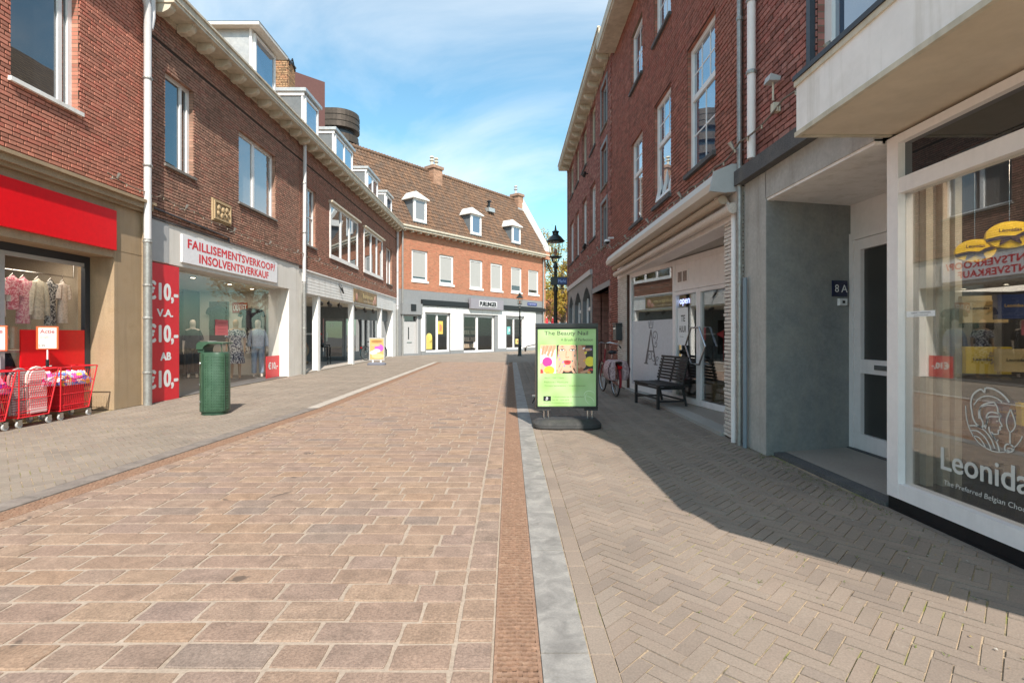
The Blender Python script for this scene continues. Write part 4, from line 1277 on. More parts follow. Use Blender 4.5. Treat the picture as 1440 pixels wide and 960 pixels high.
# ridge tiles
b = MB(); s = -3.5
while s < 15.2:
    b.tube([FF.P(s, 12.80, -2.6), FF.P(s + .36, 12.79, -2.6)], [.12, .105], 8); s += .34
b.build('ridge', M['tile'], D)
# gable wall with white coping
b = MB(); b.extrude([FF.P(15.35, 0, .02), FF.P(15.35, 8.3, .02), FF.P(15.35, 13.0, -2.6), FF.P(15.35, 8.3, -5.6), FF.P(15.35, 0, -5.6)], FF.u * .28); b.build('gable_wall', M['flF'], D)
b = MB(); b.extrude([FF.P(15.22, 8.35, .25), FF.P(15.22, 8.62, .30), FF.P(15.22, 13.22, -2.5), FF.P(15.22, 13.0, -2.72)], FF.u * .5)
b.extrude([FF.P(15.22, 8.15, .50), FF.P(15.22, 8.62, .50), FF.P(15.22, 8.62, -.1), FF.P(15.22, 8.15, -.1)], FF.u * .5)
b.build('coping', M['white'], D)
b = MB(); b.box(FF, 15.1, 15.65, 7.5, 8.15, -.2, .46); b.build('kneeler', M['flF'], D)
# dormers on this roof
for k, (a, c, zt, zb, lab) in enumerate([(0.94, 1.98, 9.70, 8.25, 'small white dormer with pointed zinc cap, left of three on the tiled roof'),
                                (6.09, 7.16, 9.68, 8.25, 'middle white dormer with zinc cap on the tiled roof'),
                                (10.72, 11.74, 9.62, 8.3, 'small white dormer with zinc cap nearest the white gable coping')]):
    t = thing('dormer_window', lab, 'dormer', FF.P((a + c) / 2, zb, -.1))
    MB().box(FF, a + .03, c - .03, 8.0, zt, -2.0, .25).build('cheek', M['slate'], t)
    window(FF, a, c, zb, zt, t, d=.34, fw=.15, fd=.1, glass=M['panel'] if k else M['paneb'], sill=.05, sillm=M['zinc'])
    if k != 1: MB().box(FF, a + .15, c - .15, zb + .45 * (k // 2 + 0), zt - .15, .300, .304).build('blind', M['blind'], t)
    z = zt; e = .13; b = MB()
    P = FF.P; cs = (a + c) / 2
    vs = [P(a - e, z, .48), P(c + e, z, .48), P(c + e, z, -2.2), P(a - e, z, -2.2), P(cs, z + .55, -.05), P(cs, z + .58, -2.2),
          P(a - e, z - .06, .48), P(c + e, z - .06, .48), P(c + e, z - .06, -2.2), P(a - e, z - .06, -2.2)]
    b.add(vs, [(0, 1, 4), (1, 2, 5, 4), (3, 0, 4, 5), (2, 3, 5), (6, 9, 8, 7), (0, 6, 7, 1), (1, 7, 8, 2), (3, 9, 6, 0)])
    b.build('dormer_roof', M['zincw'], t)
def roof_chimney(s, d, w_, zb, zt, label, pots, n):
    t = thing('chimney', label, 'chimney', FF.P(s, zb, d))
    MB().box(FF, s - w_ / 2, s + w_ / 2, zb, zt - .2, d - .4, d + .4).build('stack', brick_flat('chimney_brickwork_%d' % n, (.40, .22, .14), (.25, .2, .16)), t)
    MB().box(FF, s - w_ / 2 - .08, s + w_ / 2 + .08, zt - .2, zt, d - .48, d + .48).build('cap', brick_flat('chimney_cap_%d' % n, (.34, .2, .14), (.25, .2, .16)), t)
    for p in pots:
        q = MB(); q.tube([FF.P(s + p, zt, d), FF.P(s + p, zt + .55, d)], [.11, .09], 10); q.lathe([(.17, 0), (.17, .05)], FF.P(s + p, zt + .38, d), 10); q.lathe([(.16, 0), (.13, .1)], FF.P(s + p, zt + .6, d), 10)
        q.build('chimney_pot', M['greyl'] if n else M['cream'], t)
    q = MB(); q.box(FF, s - w_ / 2 - .12, s + w_ / 2 + .12, zb - .1, zb + .25, d + .2, d + .46); q.build('flashing', M['zinc'], t)
    return t
roof_chimney(5.2, -2.4, .85, 11.4, 13.15, 'broad brick chimney with pots on the ridge of the tiled roof', (-.22, .2), 0)
roof_chimney(15.0, -2.5, .7, 11.8, 13.3, 'red brick chimney with one pot at the right end of the ridge', (-.2,), 1)
o = MB().box(FF, 7.4, 8.9, 12.5, 13.25, -4.0, -3.2).build('roof_ventilation_box', M['zinc']); tag(o, 'grey metal ventilation box behind the ridge of the tiled roof', 'vent')
q = MB(); q.tube([FF.P(9.9, 10.9, -1.35), FF.P(9.9, 11.5, -1.3)], .10, 8); q.lathe([(.2, 0), (.12, .12)], FF.P(9.9, 11.45, -1.3), 8)
t = thing('roof_vent_pipe', 'small black vent pipe halfway up the tiled roof', 'vent', FF.P(9.9, 10.9, -1.35)); q.build('pipe', M['black'], t)
MB().box(FF, 9.55, 10.25, 10.65, 10.95, -1.4, -1.0).build('flashing', M['zinc'], t)
# shop sign
t = thing('shop_sign', 'grey box sign with bold dark lettering over the glass door of the corner shop', 'sign', FF.P(7.9, 3.1, .1))
MB().box(FF, 6.1, 9.7, 3.08, 3.84, .10, .30, ins=.02).build('sign_box', pm('sign_grey', (.27, .26, .29), .5, bmp=0), t)
b = MB(); b.box(FF, 6.95, 8.9, 3.24, 3.68, .302, .33); b.build('sign_panel', plain('sign_pale', (.6, .6, .62), .5), t)
text(FF, 'PURLINGER', 7.92, 3.46, .335, M['black'], t, wid=1.78, hei=.30, smear=.028)
o = MB().box(FF, 13.1, 14.35, 3.62, 3.86, .0, .03).build('street_name_plate', plain('street_blue', (.03, .05, .22), .4)); tag(o, 'small blue street name plate on the grey band of the corner shop', 'sign')
text(FF, 'Koppenstraat', 13.72, 3.74, .032, M['letw'], o, wid=1.0, hei=.1)
# things in the windows
def poster(s, z, w_, h, cols, label, d=-.22, cat='poster', name='poster'):
    t = thing(name, label, cat, FF.P(s, z - h / 2, d))
    MB().box(FF, s - w_ / 2, s + w_ / 2, z - h / 2, z + h / 2, d - .01, d).build('sheet', plain(name + cols[0], cols[1], .5), t)
    q = MB(); q.blob(FF.P(s, z + h * .02, d + .003), w_ * .28, .01, h * .26, 12, 6); q.build('print', plain(name + cols[0] + '_print', cols[2], .6), t)
    return t
poster(3.62, 1.75, .62, .85, ('a', (.85, .55, .08), (.7, .2, .1)), 'yellow poster in the left window of the corner shop')
q = MB(); q.box(FF, 2.45, 2.95, .35, 1.1, -.24, -.2); q.blob(FF.P(2.7, 1.1, -.22), .2, .03, .28, 12, 6)
tag(q.build('window_display_sign', plain('display_yellow', (.7, .55, .12), .5)), 'yellow round-topped display sign low in the left window of the corner shop', 'sign')
o = MB().box(FF, 6.85, 7.2, .35, .75, -.125, -.115).build('door_notice', M['letw']); tag(o, 'white notice at the foot of the glass door of the corner shop', 'notice')
poster(10.95, 1.6, .4, .6, ('b', (.15, .5, .48), (.5, .7, .65)), 'small teal poster in the right window of the corner shop')
poster(12.0, .75, .35, .4, ('c', (.75, .65, .2), (.5, .2, .1)), 'small yellow card low in the right window of the corner shop')
for k, s in enumerate((6.3, 7.6, 8.4)):
    q = MB()
    for i in range(4): q.box(FF, s - .3, s + .3, .3 + i * .5, .33 + i * .5, -1.8, -1.4)
    for i in range(9): q.box(FF, s - .28 + (i % 3) * .2, s - .14 + (i % 3) * .2, .33 + (i // 3) * .5, .6 + (i // 3) * .5, -1.7, -1.5, 1)
    o = q.build('shelving', [plain('shelf_wood_%d' % k, (.3, .2, .12), .6), plain('goods_%d' % k, (.45, .35, .25), .6)]); tag(o, ['left shelf of goods seen through the left leaf of the glass door', 'middle shelf of goods seen through the right leaf of the glass door', 'right shelf of goods at the edge of the glass door'][k], 'shelf')
drainpipe([FF.P(.25, 7.7, .1), FF.P(.25, 0, .1)], .055, M['galv'], 'thin grey drainpipe at the left edge of the orange brick house', clips=(5, 2.5))
drainpipe([FF.P(15.2, 7.7, .1), FF.P(15.2, 0, .1)], .06, M['galv'], 'grey drainpipe at the right corner of the orange brick house', clips=(5, 2.5))

# ================================================================== FAR BACKGROUND
# dark red apartment block
t = thing('apartment_block', 'plain dark red high-rise wall rising behind the brick chimney', 'building', (-33, 84, 0))
b = MB(); b.extrude([(-41, 80, 0), (-28.7, 80, 0), (-28.7, 80, 40.4), (-41, 80, 44.7)], (-6, 12, 0)); b.build('wall', pm('dark_red_facade', (.11, .052, .048), .85, fine=3, vary=.1, bmp=.1, bscale=4), t)
b = MB(); b.extrude([(-36, 78.2, 38.6), (-30.6, 78.2, 36.4), (-30.6, 78.2, 37.1), (-36, 78.2, 39.3)], (0, 1.8, 0)); b.build('balcony_edge', M['cream'], t)
b = MB(); b.extrude([(-36, 79.2, 33), (-31.0, 79.2, 33), (-31.0, 79.2, 36.2), (-36, 79.2, 38.4)], (0, .8, 0)); b.build('recess', M['mattblack'], t)  # black slab colours in the shade inside the balcony recess
# round balconied tower
t = thing('round_tower', 'bronze brown tower with stacked rounded balconies behind the grey dormers', 'building', (-39, 122, 0))
def stadium(cx, cy, r, ln, z0, z1, b, mi=0):
    pts = []
    for k in range(17):
        a = -math.pi / 2 + math.pi * k / 16
        pts.append((cx + r * math.cos(a), cy + r * math.sin(a), z0))
    pts += [(cx - ln, cy + r, z0), (cx - ln, cy - r, z0)]
    b.extrude(pts, (0, 0, z1 - z0), mi)
bz = pm('bronze_cladding', [(.055, .042, .034), (.085, .064, .05)], .5, fine=2, vary=.15, bmp=0, metal=.3)
b = MB(); stadium(-39.6, 120, 3.3, 14, 0, 51.6, b); b.build('core', plain('tower_glass', (.03, .035, .045), .15), t)
for k, (z0, z1, r_) in enumerate([(48.2, 52.2, 4.5), (45.2, 46.9, 4.35), (42.2, 44.0, 4.35), (39.0, 40.8, 4.35), (36, 37.8, 4.35)]):
    b = MB(); n = int((z1 - z0) / .62)
    for i in range(n): stadium(-39.6, 120, r_ - .12 * (i % 2), 13, z0 + i * (z1 - z0) / n, z0 + (i + 1) * (z1 - z0) / n - .02, b)
    b.build('balcony_band' if k else 'crown_band', bz, t)

def tree(x, y, h, w_, label, n, cols, seed, trunk=.3, lo=.15):
    rnd = random.Random(seed)
    t = thing('deciduous_tree', label, 'tree', (x, y, 0), 0, 'autumn trees behind the street corner')
    b = MB(); b.tube([(x, y, 0), (x + .1, y, h * .3), (x, y + .1, h * .6), (x + .1, y, h * .85)], [trunk, trunk * .8, trunk * .45, .05], 8)
    ends = []
    for k in range(16):
        a = rnd.uniform(0, 6.28); z = h * rnd.uniform(.25, .7); l = w_ * rnd.uniform(.5, .95) * .5
        e = Vector((x + math.cos(a) * l, y + math.sin(a) * l, z + l * rnd.uniform(.5, 1.1)))
        m_ = Vector((x, y, z)).lerp(e, .5) + Vector((0, 0, -.2))
        b.tube([(x, y, z), m_, e], [trunk * .35, trunk * .2, .02], 5, cap=False)
        ends += [e, m_.lerp(e, .5)]
        for q in range(3):
            a2 = a + rnd.uniform(-.9, .9); e2 = e + Vector((math.cos(a2), math.sin(a2), rnd.uniform(.2, 1))) * rnd.uniform(.5, 1.2)
            b.tube([m_.lerp(e, .6), e2], [.05, .01], 4, cap=False); ends.append(e2)
    b.build('trunk', M['bark'], t)
    b = MB()
    clumps = [(rnd.choice(ends) + Vector((rnd.gauss(0, .5), rnd.gauss(0, .5), rnd.gauss(0, .5))), rnd.uniform(.35, .95)) for _ in range(70)]
    for k in range(n):
        c, r_ = clumps[k % len(clumps)]
        p = c + Vector((rnd.gauss(0, r_ * .55), rnd.gauss(0, r_ * .55), rnd.gauss(0, r_ * .45)))
        if p.z < h * lo: continue
        s = rnd.uniform(.07, .15)
        u = Vector((rnd.gauss(0, 1), rnd.gauss(0, 1), rnd.gauss(0, .6))).normalized(); v = u.orthogonal().normalized()
        b.add([p - u * s, p - v * s * .55, p + u * s, p + v * s * .55], [(0, 1, 2, 3)])
    b.build('crown', cols, t)
M['bark'] = pm('bark', (.12, .1, .08), .95)
def leafmat(name, cols):
    m, t, b = nodes(name)
    c = ramp(t, island_random(t), cols); t.links.new(c, b.inputs['Base Color']); b.inputs['Roughness'].default_value = .6
    b.inputs['Subsurface Weight'].default_value = 0
    o = t.nodes['Material Output']; tr = t.nodes.new('ShaderNodeBsdfTranslucent'); t.links.new(c, tr.inputs[0])
    mx_ = t.nodes.new('ShaderNodeMixShader'); mx_.inputs[0].default_value = .35
    t.links.new(b.outputs[0], mx_.inputs[1]); t.links.new(tr.outputs[0], mx_.inputs[2]); t.links.new(mx_.outputs[0], o.inputs[0])
    return m
lg = leafmat('golden_leaf', [(.42, .26, .03), (.5, .33, .04), (.3, .26, .05), (.36, .2, .03), (.22, .22, .05)])
lg2 = leafmat('yellow_green_leaf', [(.26, .24, .05), (.34, .28, .05), (.16, .19, .04), (.42, .32, .06)])
tree(5.1, 50, 10.2, 7, 'golden autumn tree just right of the orange brick house', 9000, lg, 5)
tree(6.6, 58, 14.8, 8, 'tall yellow green tree rising behind the right-hand brick building', 9000, lg2, 8)
tree(9.5, 47, 9.5, 6, 'golden tree mostly hidden behind the right-hand brick building', 5000, lg, 12)
# small red house behind
t = thing('red_brick_house', 'small orange roofed red brick house below the autumn trees', 'building', (6.5, 66, 0))
b = MB(); b.wbox(2.5, 11, 63, 70, 0, 4.4); b.build('wall', brick_flat('far_house_brickwork', (.42, .17, .11), (.3, .22, .18)), t)
b = MB(); b.extrude([(2.2, 62.7, 4.4), (2.2, 66.5, 7.0), (2.2, 70.3, 4.4)], (9.2, 0, 0)); b.build('roof', pm('orange_roof', (.42, .15, .07), .85, fine=8), t)
for x in (4.0, 6.0, 8.0):
    w_ = MB().wbox(x, x + 1.0, 62.94, 62.99, 1.2, 2.8).build('window', M['whitef'], t); MB().wbox(x + .12, x + .88, 62.92, 62.935, 1.32, 2.68).build('pane', M['pane'], w_)
for k, (x, y) in enumerate([(3.35, 47.0), (3.95, 47.6)]):
    t = thing('closed_parasol', ['left closed red parasol beyond the corner house', 'right closed red parasol beyond the corner house'][k], 'parasol', (x, y, 0), 0, 'closed red parasols')
    q = MB(); q.tube([(x, y, 0), (x, y, 2.9)], .04, 8); q.build('pole', M['white'], t)
    q = MB(); q.loft([(x, y, 1.0, .20, .20), (x, y, 1.8, .24, .24), (x, y, 2.5, .12, .12), (x, y, 2.85, .03, .03)], 10); q.build('canopy', M['redp'], t)

# ================================================================== RIGHT ROW
FR = Fr((2.75, 0), (0, 1), (-1, 0))         # s is depth, d towards the street
# ---------------- R3 far red building
E = thing('red_brick_building', 'dark red brick building with passage and grey shopfront at the far right', 'building', (2.75, 19, 0))
h3 = []
for (a, c) in [(16.8, 17.9), (18.75, 19.9), (20.85, 21.9), (22.6, 24.0)]:
    h3 += [(a, c, 4.5, 6.35), (a, c, 7.5, 9.02)]
nar = [(14.8, 15.7, 3.9, 5.2), (14.8, 15.7, 5.65, 6.9), (14.8, 15.7, 7.4, 8.7)]
hs3 = h3 + nar + [(14.35, 17.3, 0, 2.66)]
wallF = Fr((2.80, 0), (0, 1), (-1, 0))
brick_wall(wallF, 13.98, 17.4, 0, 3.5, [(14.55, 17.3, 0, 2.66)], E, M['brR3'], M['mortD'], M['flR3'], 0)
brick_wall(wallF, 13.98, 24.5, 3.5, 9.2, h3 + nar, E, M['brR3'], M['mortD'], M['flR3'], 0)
for h in h3:
    window(wallF, *h, E, d=-.08, fw=.09, sill=.06, vs=(.5,) if h[2] < 6 else (), hs=() , mw=.09, glass=M['pane'], sillm=M['stone_d'], frame=M['cream'] if h[2] > 6 else M['whitef'])
for h in nar:
    window(wallF, *h, E, d=-.05, fw=.12, fd=.10, sill=.05, frame=M['grey'], glass=M['pane'])
    b = MB(); b.box(wallF, h[0] - .1, h[1] + .1, h[3], h[3] + .1, 0, .03); b.box(wallF, h[0] - .1, h[0], h[2], h[3], 0, .03); b.box(wallF, h[1], h[1] + .1, h[2], h[3], 0, .03); b.build('stone_surround', M['grey'], E)
# grey shopfront
b = MB(); b.box(wallF, 17.4, 24.5, 3.32, 3.5, -.2, .10); b.build('ledge', M['greyl'], E)
b = MB()
arch = [(17.75, 19.6), (20.1, 22.0), (22.5, 24.1)]
se = sorted([17.4, 24.5] + [v for a in arch for v in a])
for a, c in zip(se, se[1:]):
    if (a, c) in arch:
        n = 8; pts = [(a, 3.32)]
        for k in range(n + 1):
            t_ = k / n; pts.append((a + (c - a) * t_, 2.55 + .45 * math.sin(math.pi * t_)))
        pts.append((c, 3.32))
        for k in range(1, n + 1):
            p, q = pts[k], pts[k + 1]
            b.extrude([wallF.P(p[0], p[1], -.25), wallF.P(q[0], q[1], -.25), wallF.P(q[0], 3.32, -.25), wallF.P(p[0], 3.32, -.25)], wallF.n * .28)
        b.box(wallF, a, c, 0, .45, -.25, .02)
    else: b.box(wallF, a, c, 0, 3.32, -.25, .03)
b.build('grey_shopfront', M['slate'], E)
for (a, c) in arch:
    w_ = window(wallF, a, c, .45, 3.02, E, d=-.12, fw=.14, vs=(.5,), hs=(.72,), mw=.12, glass=M['pane'], name='arched_window')
# passage
b = MB(); b.box(wallF, 14.2, 17.5, 2.66, 2.82, -.25, .03); b.build('passage_lintel', M['grey'], E)
b = MB(); b.wbox(3.05, 9, 17.3, 17.5, 0, 2.66); b.wbox(3.05, 9, 14.35, 14.55, 0, 2.66); b.wbox(9, 9.2, 14.3, 17.4, 0, 2.66); b.build('passage_wall', M['flR3'], E)
b = MB(); b.wbox(3.05, 9, 14.3, 17.4, 2.68, 2.76); b.build('passage_ceiling', M['mattblack'], E)
b = MB(); b.wbox(3.06, 12, 13.98, 24.5, 2.8, 9.2); b.wbox(3.06, 12, 17.5, 24.48, 0, 2.8); b.build('body', M['flR3'], E)
b = MB(); b.wbox(2.75, 12, 24.5, 24.75, 0, 9.2); b.build('end_wall', M['flR3'], E)
bracket_cornice(wallF, 13.55, 24.85, 9.16, E, .8, first=.15)
slope_roof(wallF, 13.2, 24.9, 9.4, .2, 4.5, 4.0, E, M['tileflat'])
# toothed quoins where the two buildings meet
q_ = []
z = 0.0; k = 0
FQ = Fr((2.75, 13.9), (1, 0), (0, -1))
pcs = []
while z < 8.6:
    wd = .21 if k % 2 else .11
    pcs.append((FR.P(14.0 - (wd - .11) / 2 , z + .035, .001), FR.u * (wd / 2), Vector((0, 0, .027)), FR.n, .03))
    z += .0625 * 1.15; k += 1
lay(pcs, E, 'quoin', M['brR3'], 0, .003)

# ---------------- R2 white-brick shop, vacant
H = thing('vacant_shop_building', 'deep red brick building over the recessed shopfront with white slim-brick piers', 'building', (2.75, 10, 0))
h2 = [(6.90, 7.97, 3.75, 5.66), (8.79, 9.79, 3.70, 5.60), (10.68, 11.66, 3.72, 5.58), (6.90, 7.97, 6.78, 8.1), (8.79, 9.79, 6.78, 8.0), (10.68, 11.66, 6.74, 8.0)]
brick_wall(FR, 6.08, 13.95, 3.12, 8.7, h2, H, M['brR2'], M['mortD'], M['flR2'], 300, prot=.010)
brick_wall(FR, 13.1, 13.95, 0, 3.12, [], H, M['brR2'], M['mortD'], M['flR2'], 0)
def muntins(F, s0, s1, z0, z1, d, ns, nz_, parent, wd=.022):
    b = MB()
    for k in range(1, ns): 
        s = s0 + (s1 - s0) * k / ns; b.box(F, s - wd / 2, s + wd / 2, z0, z1, d - .02, d + .006)
    for k in range(1, nz_):
        z = z0 + (z1 - z0) * k / nz_; b.box(F, s0, s1, z - wd / 2, z + wd / 2, d - .02, d + .005)
    b.build('muntin', M['whitef'], parent)
for k, h in enumerate(h2):
    tall = h[2] < 5
    w_ = window(FR, *h, H, d=-.05, fw=.065, hs=(.60,) if tall else (), sill=.06, mw=.08, glass=M['panel'], sillm=M['stone_d'])
    zz_ = h[2] + .065 + (h[3] - h[2] - .13) * .6
    if tall:
        muntins(FR, h[0] + .065, h[1] - .065, zz_ + .04, h[3] - .065, -.085, 3, 2, w_)
        if k == 1:      # tilted sash of the middle window
            sw = MB(); z0, z1 = h[2] + .07, zz_ - .05; F2 = FR
            s0, s1 = h[0] + .09, h[1] - .09
            def slp(z): return -.04 - .0 + (-.22) * 0 
            def bar(sa, sb, za, zb):
                P = []
                for (s, z) in ((sa, za), (sb, za), (sb, zb), (sa, zb)):
                    P.append(FR.P(s, z, -.035 - .20 * (z - z0) / (z1 - z0)))
                sw.extrude(P, FR.n * .05)
            bar(s0, s1, z0, z0 + .06); bar(s0, s1, z1 - .06, z1); bar(s0, s0 + .06, z0 + .06, z1 - .06); bar(s1 - .06, s1, z0 + .06, z1 - .06); bar((s0 + s1) / 2 - .012, (s0 + s1) / 2 + .012, z0 + .06, z1 - .06)
            sw.build('tilted_sash', M['whitef'], w_)
        else: muntins(FR, h[0] + .065, h[1] - .065, h[2] + .065, zz_ - .04, -.085, 2, 2, w_)
    else: muntins(FR, h[0] + .065, h[1] - .065, h[2] + .065, h[3] - .065, -.085, 2, 2, w_)
b = MB(); b.wbox(3.04, 12, 6.08, 13.9, 3.2, 8.7); b.wbox(5.2, 12, 6.08, 13.9, 0, 3.2); b.build('body', M['flR2'], H)
b = MB(); b.box(FR, 5.9, 13.5, 8.66, 8.72, -.1, .45); b.box(FR, 5.9, 13.52, 8.72, 8.98, -.1, .48); b.build('cornice', M['cream'], H)
slope_roof(FR, .95, 13.95, 8.98, .3, 4.5, 4.0, H, M['tileflat'])
# white slim-brick piers
def pier(s0, s1, label=None):
    MB().box(FR, s0, s1, 0, 2.98, -.9 if s0 < 8 else -.3, -.01).build('pier', M['mortA'], H)
    pcs = []; z = .02; k = 0
    while z < 2.96:
        hh = .047
        n = max(1, round((s1 - s0) / .2)); off = .1 * (k % 2)
        p = s0 - off
        while p < s1:
            a, c = max(p, s0), min(p + .2, s1)
            if c - a > .03: pcs.append((FR.P((a + c) / 2, z + hh / 2, -.012), FR.u * ((c - a) / 2 - .003), Vector((0, 0, hh / 2 - .0045)), FR.n, .022 + random.uniform(-.006, .008)))
            p += .2
        # return face towards the camera side
        z += hh; k += 1
    lay(pcs, H, 'slim_white_brick', M['slimw'], 150, .003)
M['slimw'] = pm('white_slim_brick', [(.66, .60, .54), (.72, .66, .60), (.62, .55, .49), (.70, .62, .55)], .6, True, 40, .12, .35, (.42, .34, .28), 4, .25, 60)
pier(6.08, 6.60); pier(12.15, 13.1)
q = MB(); q.tube([FR.P(6.22, 0, .05), FR.P(6.22, 2.75, .05), FR.P(6.35, 2.95, .10), FR.P(6.5, 3.0, .15)], .032, 8)
t = thing('drainpipe', 'pinkish white downpipe running down the white slim-brick pier', 'drainpipe', FR.P(6.22, 0, .05)); q.build('pipe', M['pinkf'], t, smooth=True)
drainpipe([(2.70, 6.06, 9.0), (2.70, 6.06, 3.2), (2.70, 6.06, 2.0), (2.70, 6.06, 0)], .03, M['galv'], 'thin grey pipe beside the grey rendered pillar', clips=(5, 1.9))
# shopfront set back at an angle
P0 = Vector((2.80, 12.15, 0)); P1 = Vector((3.62, 7.1, 0))
uu = (P1 - P0).normalized(); LEN = (P1 - P0).length
FS = Fr((P0.x, P0.y), (uu.x, uu.y), (uu.y, -uu.x) if (uu.y * -1 + 0) > 1e9 else (-abs(uu.y), -abs(uu.x)))
def fss(y): return (P0.y - y) / abs(uu.y)
zt = 2.62
sA, sB, sC = fss(12.05), fss(9.95), fss(7.55)
b = MB()
for s in (sA, sB, sC): b.box(FS, s - .04, s + .04, .05, zt + .1, -.07, .0)
b.box(FS, sA, sC, .03, .16, -.07, -.003); b.box(FS, sA, sC, zt, zt + .1, -.07, -.003); b.box(FS, sB + .04, sC, 2.12, 2.22, -.07, -.002)
fr_ = b.build('shopfront_frame', M['pinkf'], H)
MB().box(FS, sA + .04, sB - .04, .16, zt, -.04, -.03).build('pane', M['glassr'], fr_)
MB().box(FS, sB + .04, sC - .04, 2.22, zt, -.05, -.02).build('transom_panel', M['pinkf'], fr_)
vg = MB().box(FS, sB + .12, sB + .55, 2.27, 2.50, -.02, -.008).build('vent_grille', M['pinkf'], fr_)
for q in (.17, .36):
    for k in range(8): pass
    b = MB()
    for k in range(9): b.box(FS, sB + q, sB + q + .14, 2.29 + k * .021, 2.303 + k * .021, -.01, .0)
    stuff(b.build('louvre_slat', plain('louvre_brown_%d' % int(q * 100), (.2, .13, .1), .6), fr_))
# frosted film on the glass with the decorated letter
fl_ = MB().box(FS, sA + .045, sB - .045, .17, 1.60, -.0285, -.0265).build('frosted_film', M['frost'], fr_)
lt = thing('window_logo', 'grey ornate letter A with a crown printed on the frosted film', 'logo', FS.P((sA + sB) / 2, .3, -.02))
b = MB(); cs = sA + (sB - sA) * .50; sg = 1 if FS.rh else -1
def Lp(x, z): return (cs + sg * x * 1.15, z * 1.0 + .22)
b.ribbon(FS, [Lp(-.22, .45), Lp(-.12, .78), Lp(0.0, 1.18)], [.10, .07, .04], -.0255); b.ribbon(FS, [Lp(0, 1.18), Lp(.10, .8), Lp(.20, .45)], [.04, .05, .06], -.0255)
b.ribbon(FS, [Lp(-.14, .72), Lp(.13, .72)], .03, -.0252); b.ribbon(FS, [Lp(-.30, .45), Lp(-.12, .45)], .025, -.0252); b.ribbon(FS, [Lp(.12, .45), Lp(.28, .45)], .025, -.0252)
def spiral(cx, cz, r0, r1, a0, a1, wd=.018, n=22):
    b.ribbon(FS, [Lp(cx + (r0 + (r1 - r0) * k / n) * math.cos(a0 + (a1 - a0) * k / n), cz + (r0 + (r1 - r0) * k / n) * math.sin(a0 + (a1 - a0) * k / n)) for k in range(n + 1)], wd, -.0250)
spiral(.16, 1.05, .13, .02, -1.0, 6.5); spiral(.12, .60, .11, .02, 2.2, 9.4); spiral(-.06, .62, .10, .02, 1.0, -6.0); spiral(.20, .88, .08, .01, 3.5, 10.5); spiral(.26, .56, .07, .01, 0, 7)
b.ribbon(FS, [Lp(-.07, 1.22), Lp(-.1, 1.36), Lp(-.04, 1.28), Lp(0, 1.38), Lp(.04, 1.28), Lp(.1, 1.36), Lp(.07, 1.22), Lp(-.07, 1.22)], .016, -.0250)
b.build('letter_print', plain('logo_grey', (.13, .12, .13), .5), lt)
text(FS, 'OPEN 09:30 - 17:30', cs, .36, -.025, plain('logo_grey2', (.3, .3, .32), .5), lt, wid=.55, hei=.03) if False else None
# doors
def leaf(a, c, hside, label=None):
    z0, z1 = .06, 2.11
    b = MB(); f = .065
    b.box(FS, a, c, z0, z0 + .10, -.06, .012); b.box(FS, a, c, z1 - f, z1, -.06, .012); b.box(FS, a, a + f, z0 + .10, z1 - f, -.06, .010); b.box(FS, c - f, c, z0 + .10, z1 - f, -.06, .010)
    dr = b.build('door', M['pinkf'], H)
    MB().box(FS, a + f, c - f, z0 + .10, z1 - f, -.035, -.025).build('pane', M['glassr'], dr)
    x = (c - .035) if hside > 0 else (a + .035); q = MB(); sd_ = -1 if hside > 0 else 1
    q.tube([FS.P(x, 1.42, .015), FS.P(x, 1.42, .06), FS.P(x + sd_ * .30, 1.14, .07) if False else FS.P(x + sd_ * .10, 1.42, .07), FS.P(x + sd_ * .30, 1.10, .07), FS.P(x + sd_ * .10, .78, .07), FS.P(x, .78, .06), FS.P(x, .78, .015)], .016, 8)
    q.build('handle', M['steel'], dr, smooth=True)
    return dr
mid = (sB + sC) / 2 - .28
leaf(sB + .045, mid - .004, 1); leaf(mid + .004, mid + (mid - sB) - .04, -1)
b = MB(); b.box(FS, mid + (mid - sB) - .036, sC + .1, .06, 2.12, -.06, -.006); b.build('side_panel', M['pinkf'], H)
# vacancy notice and open sign
t = thing('to_let_notice', 'white sheet reading TE HUUR on the glass of the left door leaf', 'notice', FS.P(sB + .33, 1.2, -.05))
MB().box(FS, sB + .12, sB + .52, 1.10, 1.80, -.0245, -.0235).build('sheet', M['letw'], t)
text(FS, 'TE', sB + .33, 1.60, -.0230, M['black'], t, wid=.16, hei=.12, bold=.02); text(FS, 'HUUR', sB + .32, 1.40, -.0230, M['black'], t, wid=.26, hei=.12, bold=.02)
text(FS, 'informatie', sB + .28, 1.26, -.0230, M['black'], t, wid=.14, hei=.02)
t = thing('neon_open_sign', 'bluish white neon sign reading open inside the left door leaf', 'sign', FS.P(sB + .35, 1.85, -.1))
text(FS, 'open', sB + .30, 1.90, -.07, plain('neon', (.55, .65, 1), .4, emit=2.2), t, wid=.38, hei=.13, bold=.01)
text(FS, 'open', sB + .30, 1.90, -.078, plain('neon_edge', (.05, .06, .4), .4), t, wid=.40, hei=.15, bold=.04, name='lettering_backing')
q = MB(); q.box(FS, mid + .10, mid + .16, 1.20, 1.42, -.04, -.038); tag(q.build('door_stickers', M['redp']), 'small red stickers on the right door leaf', 'sticker')
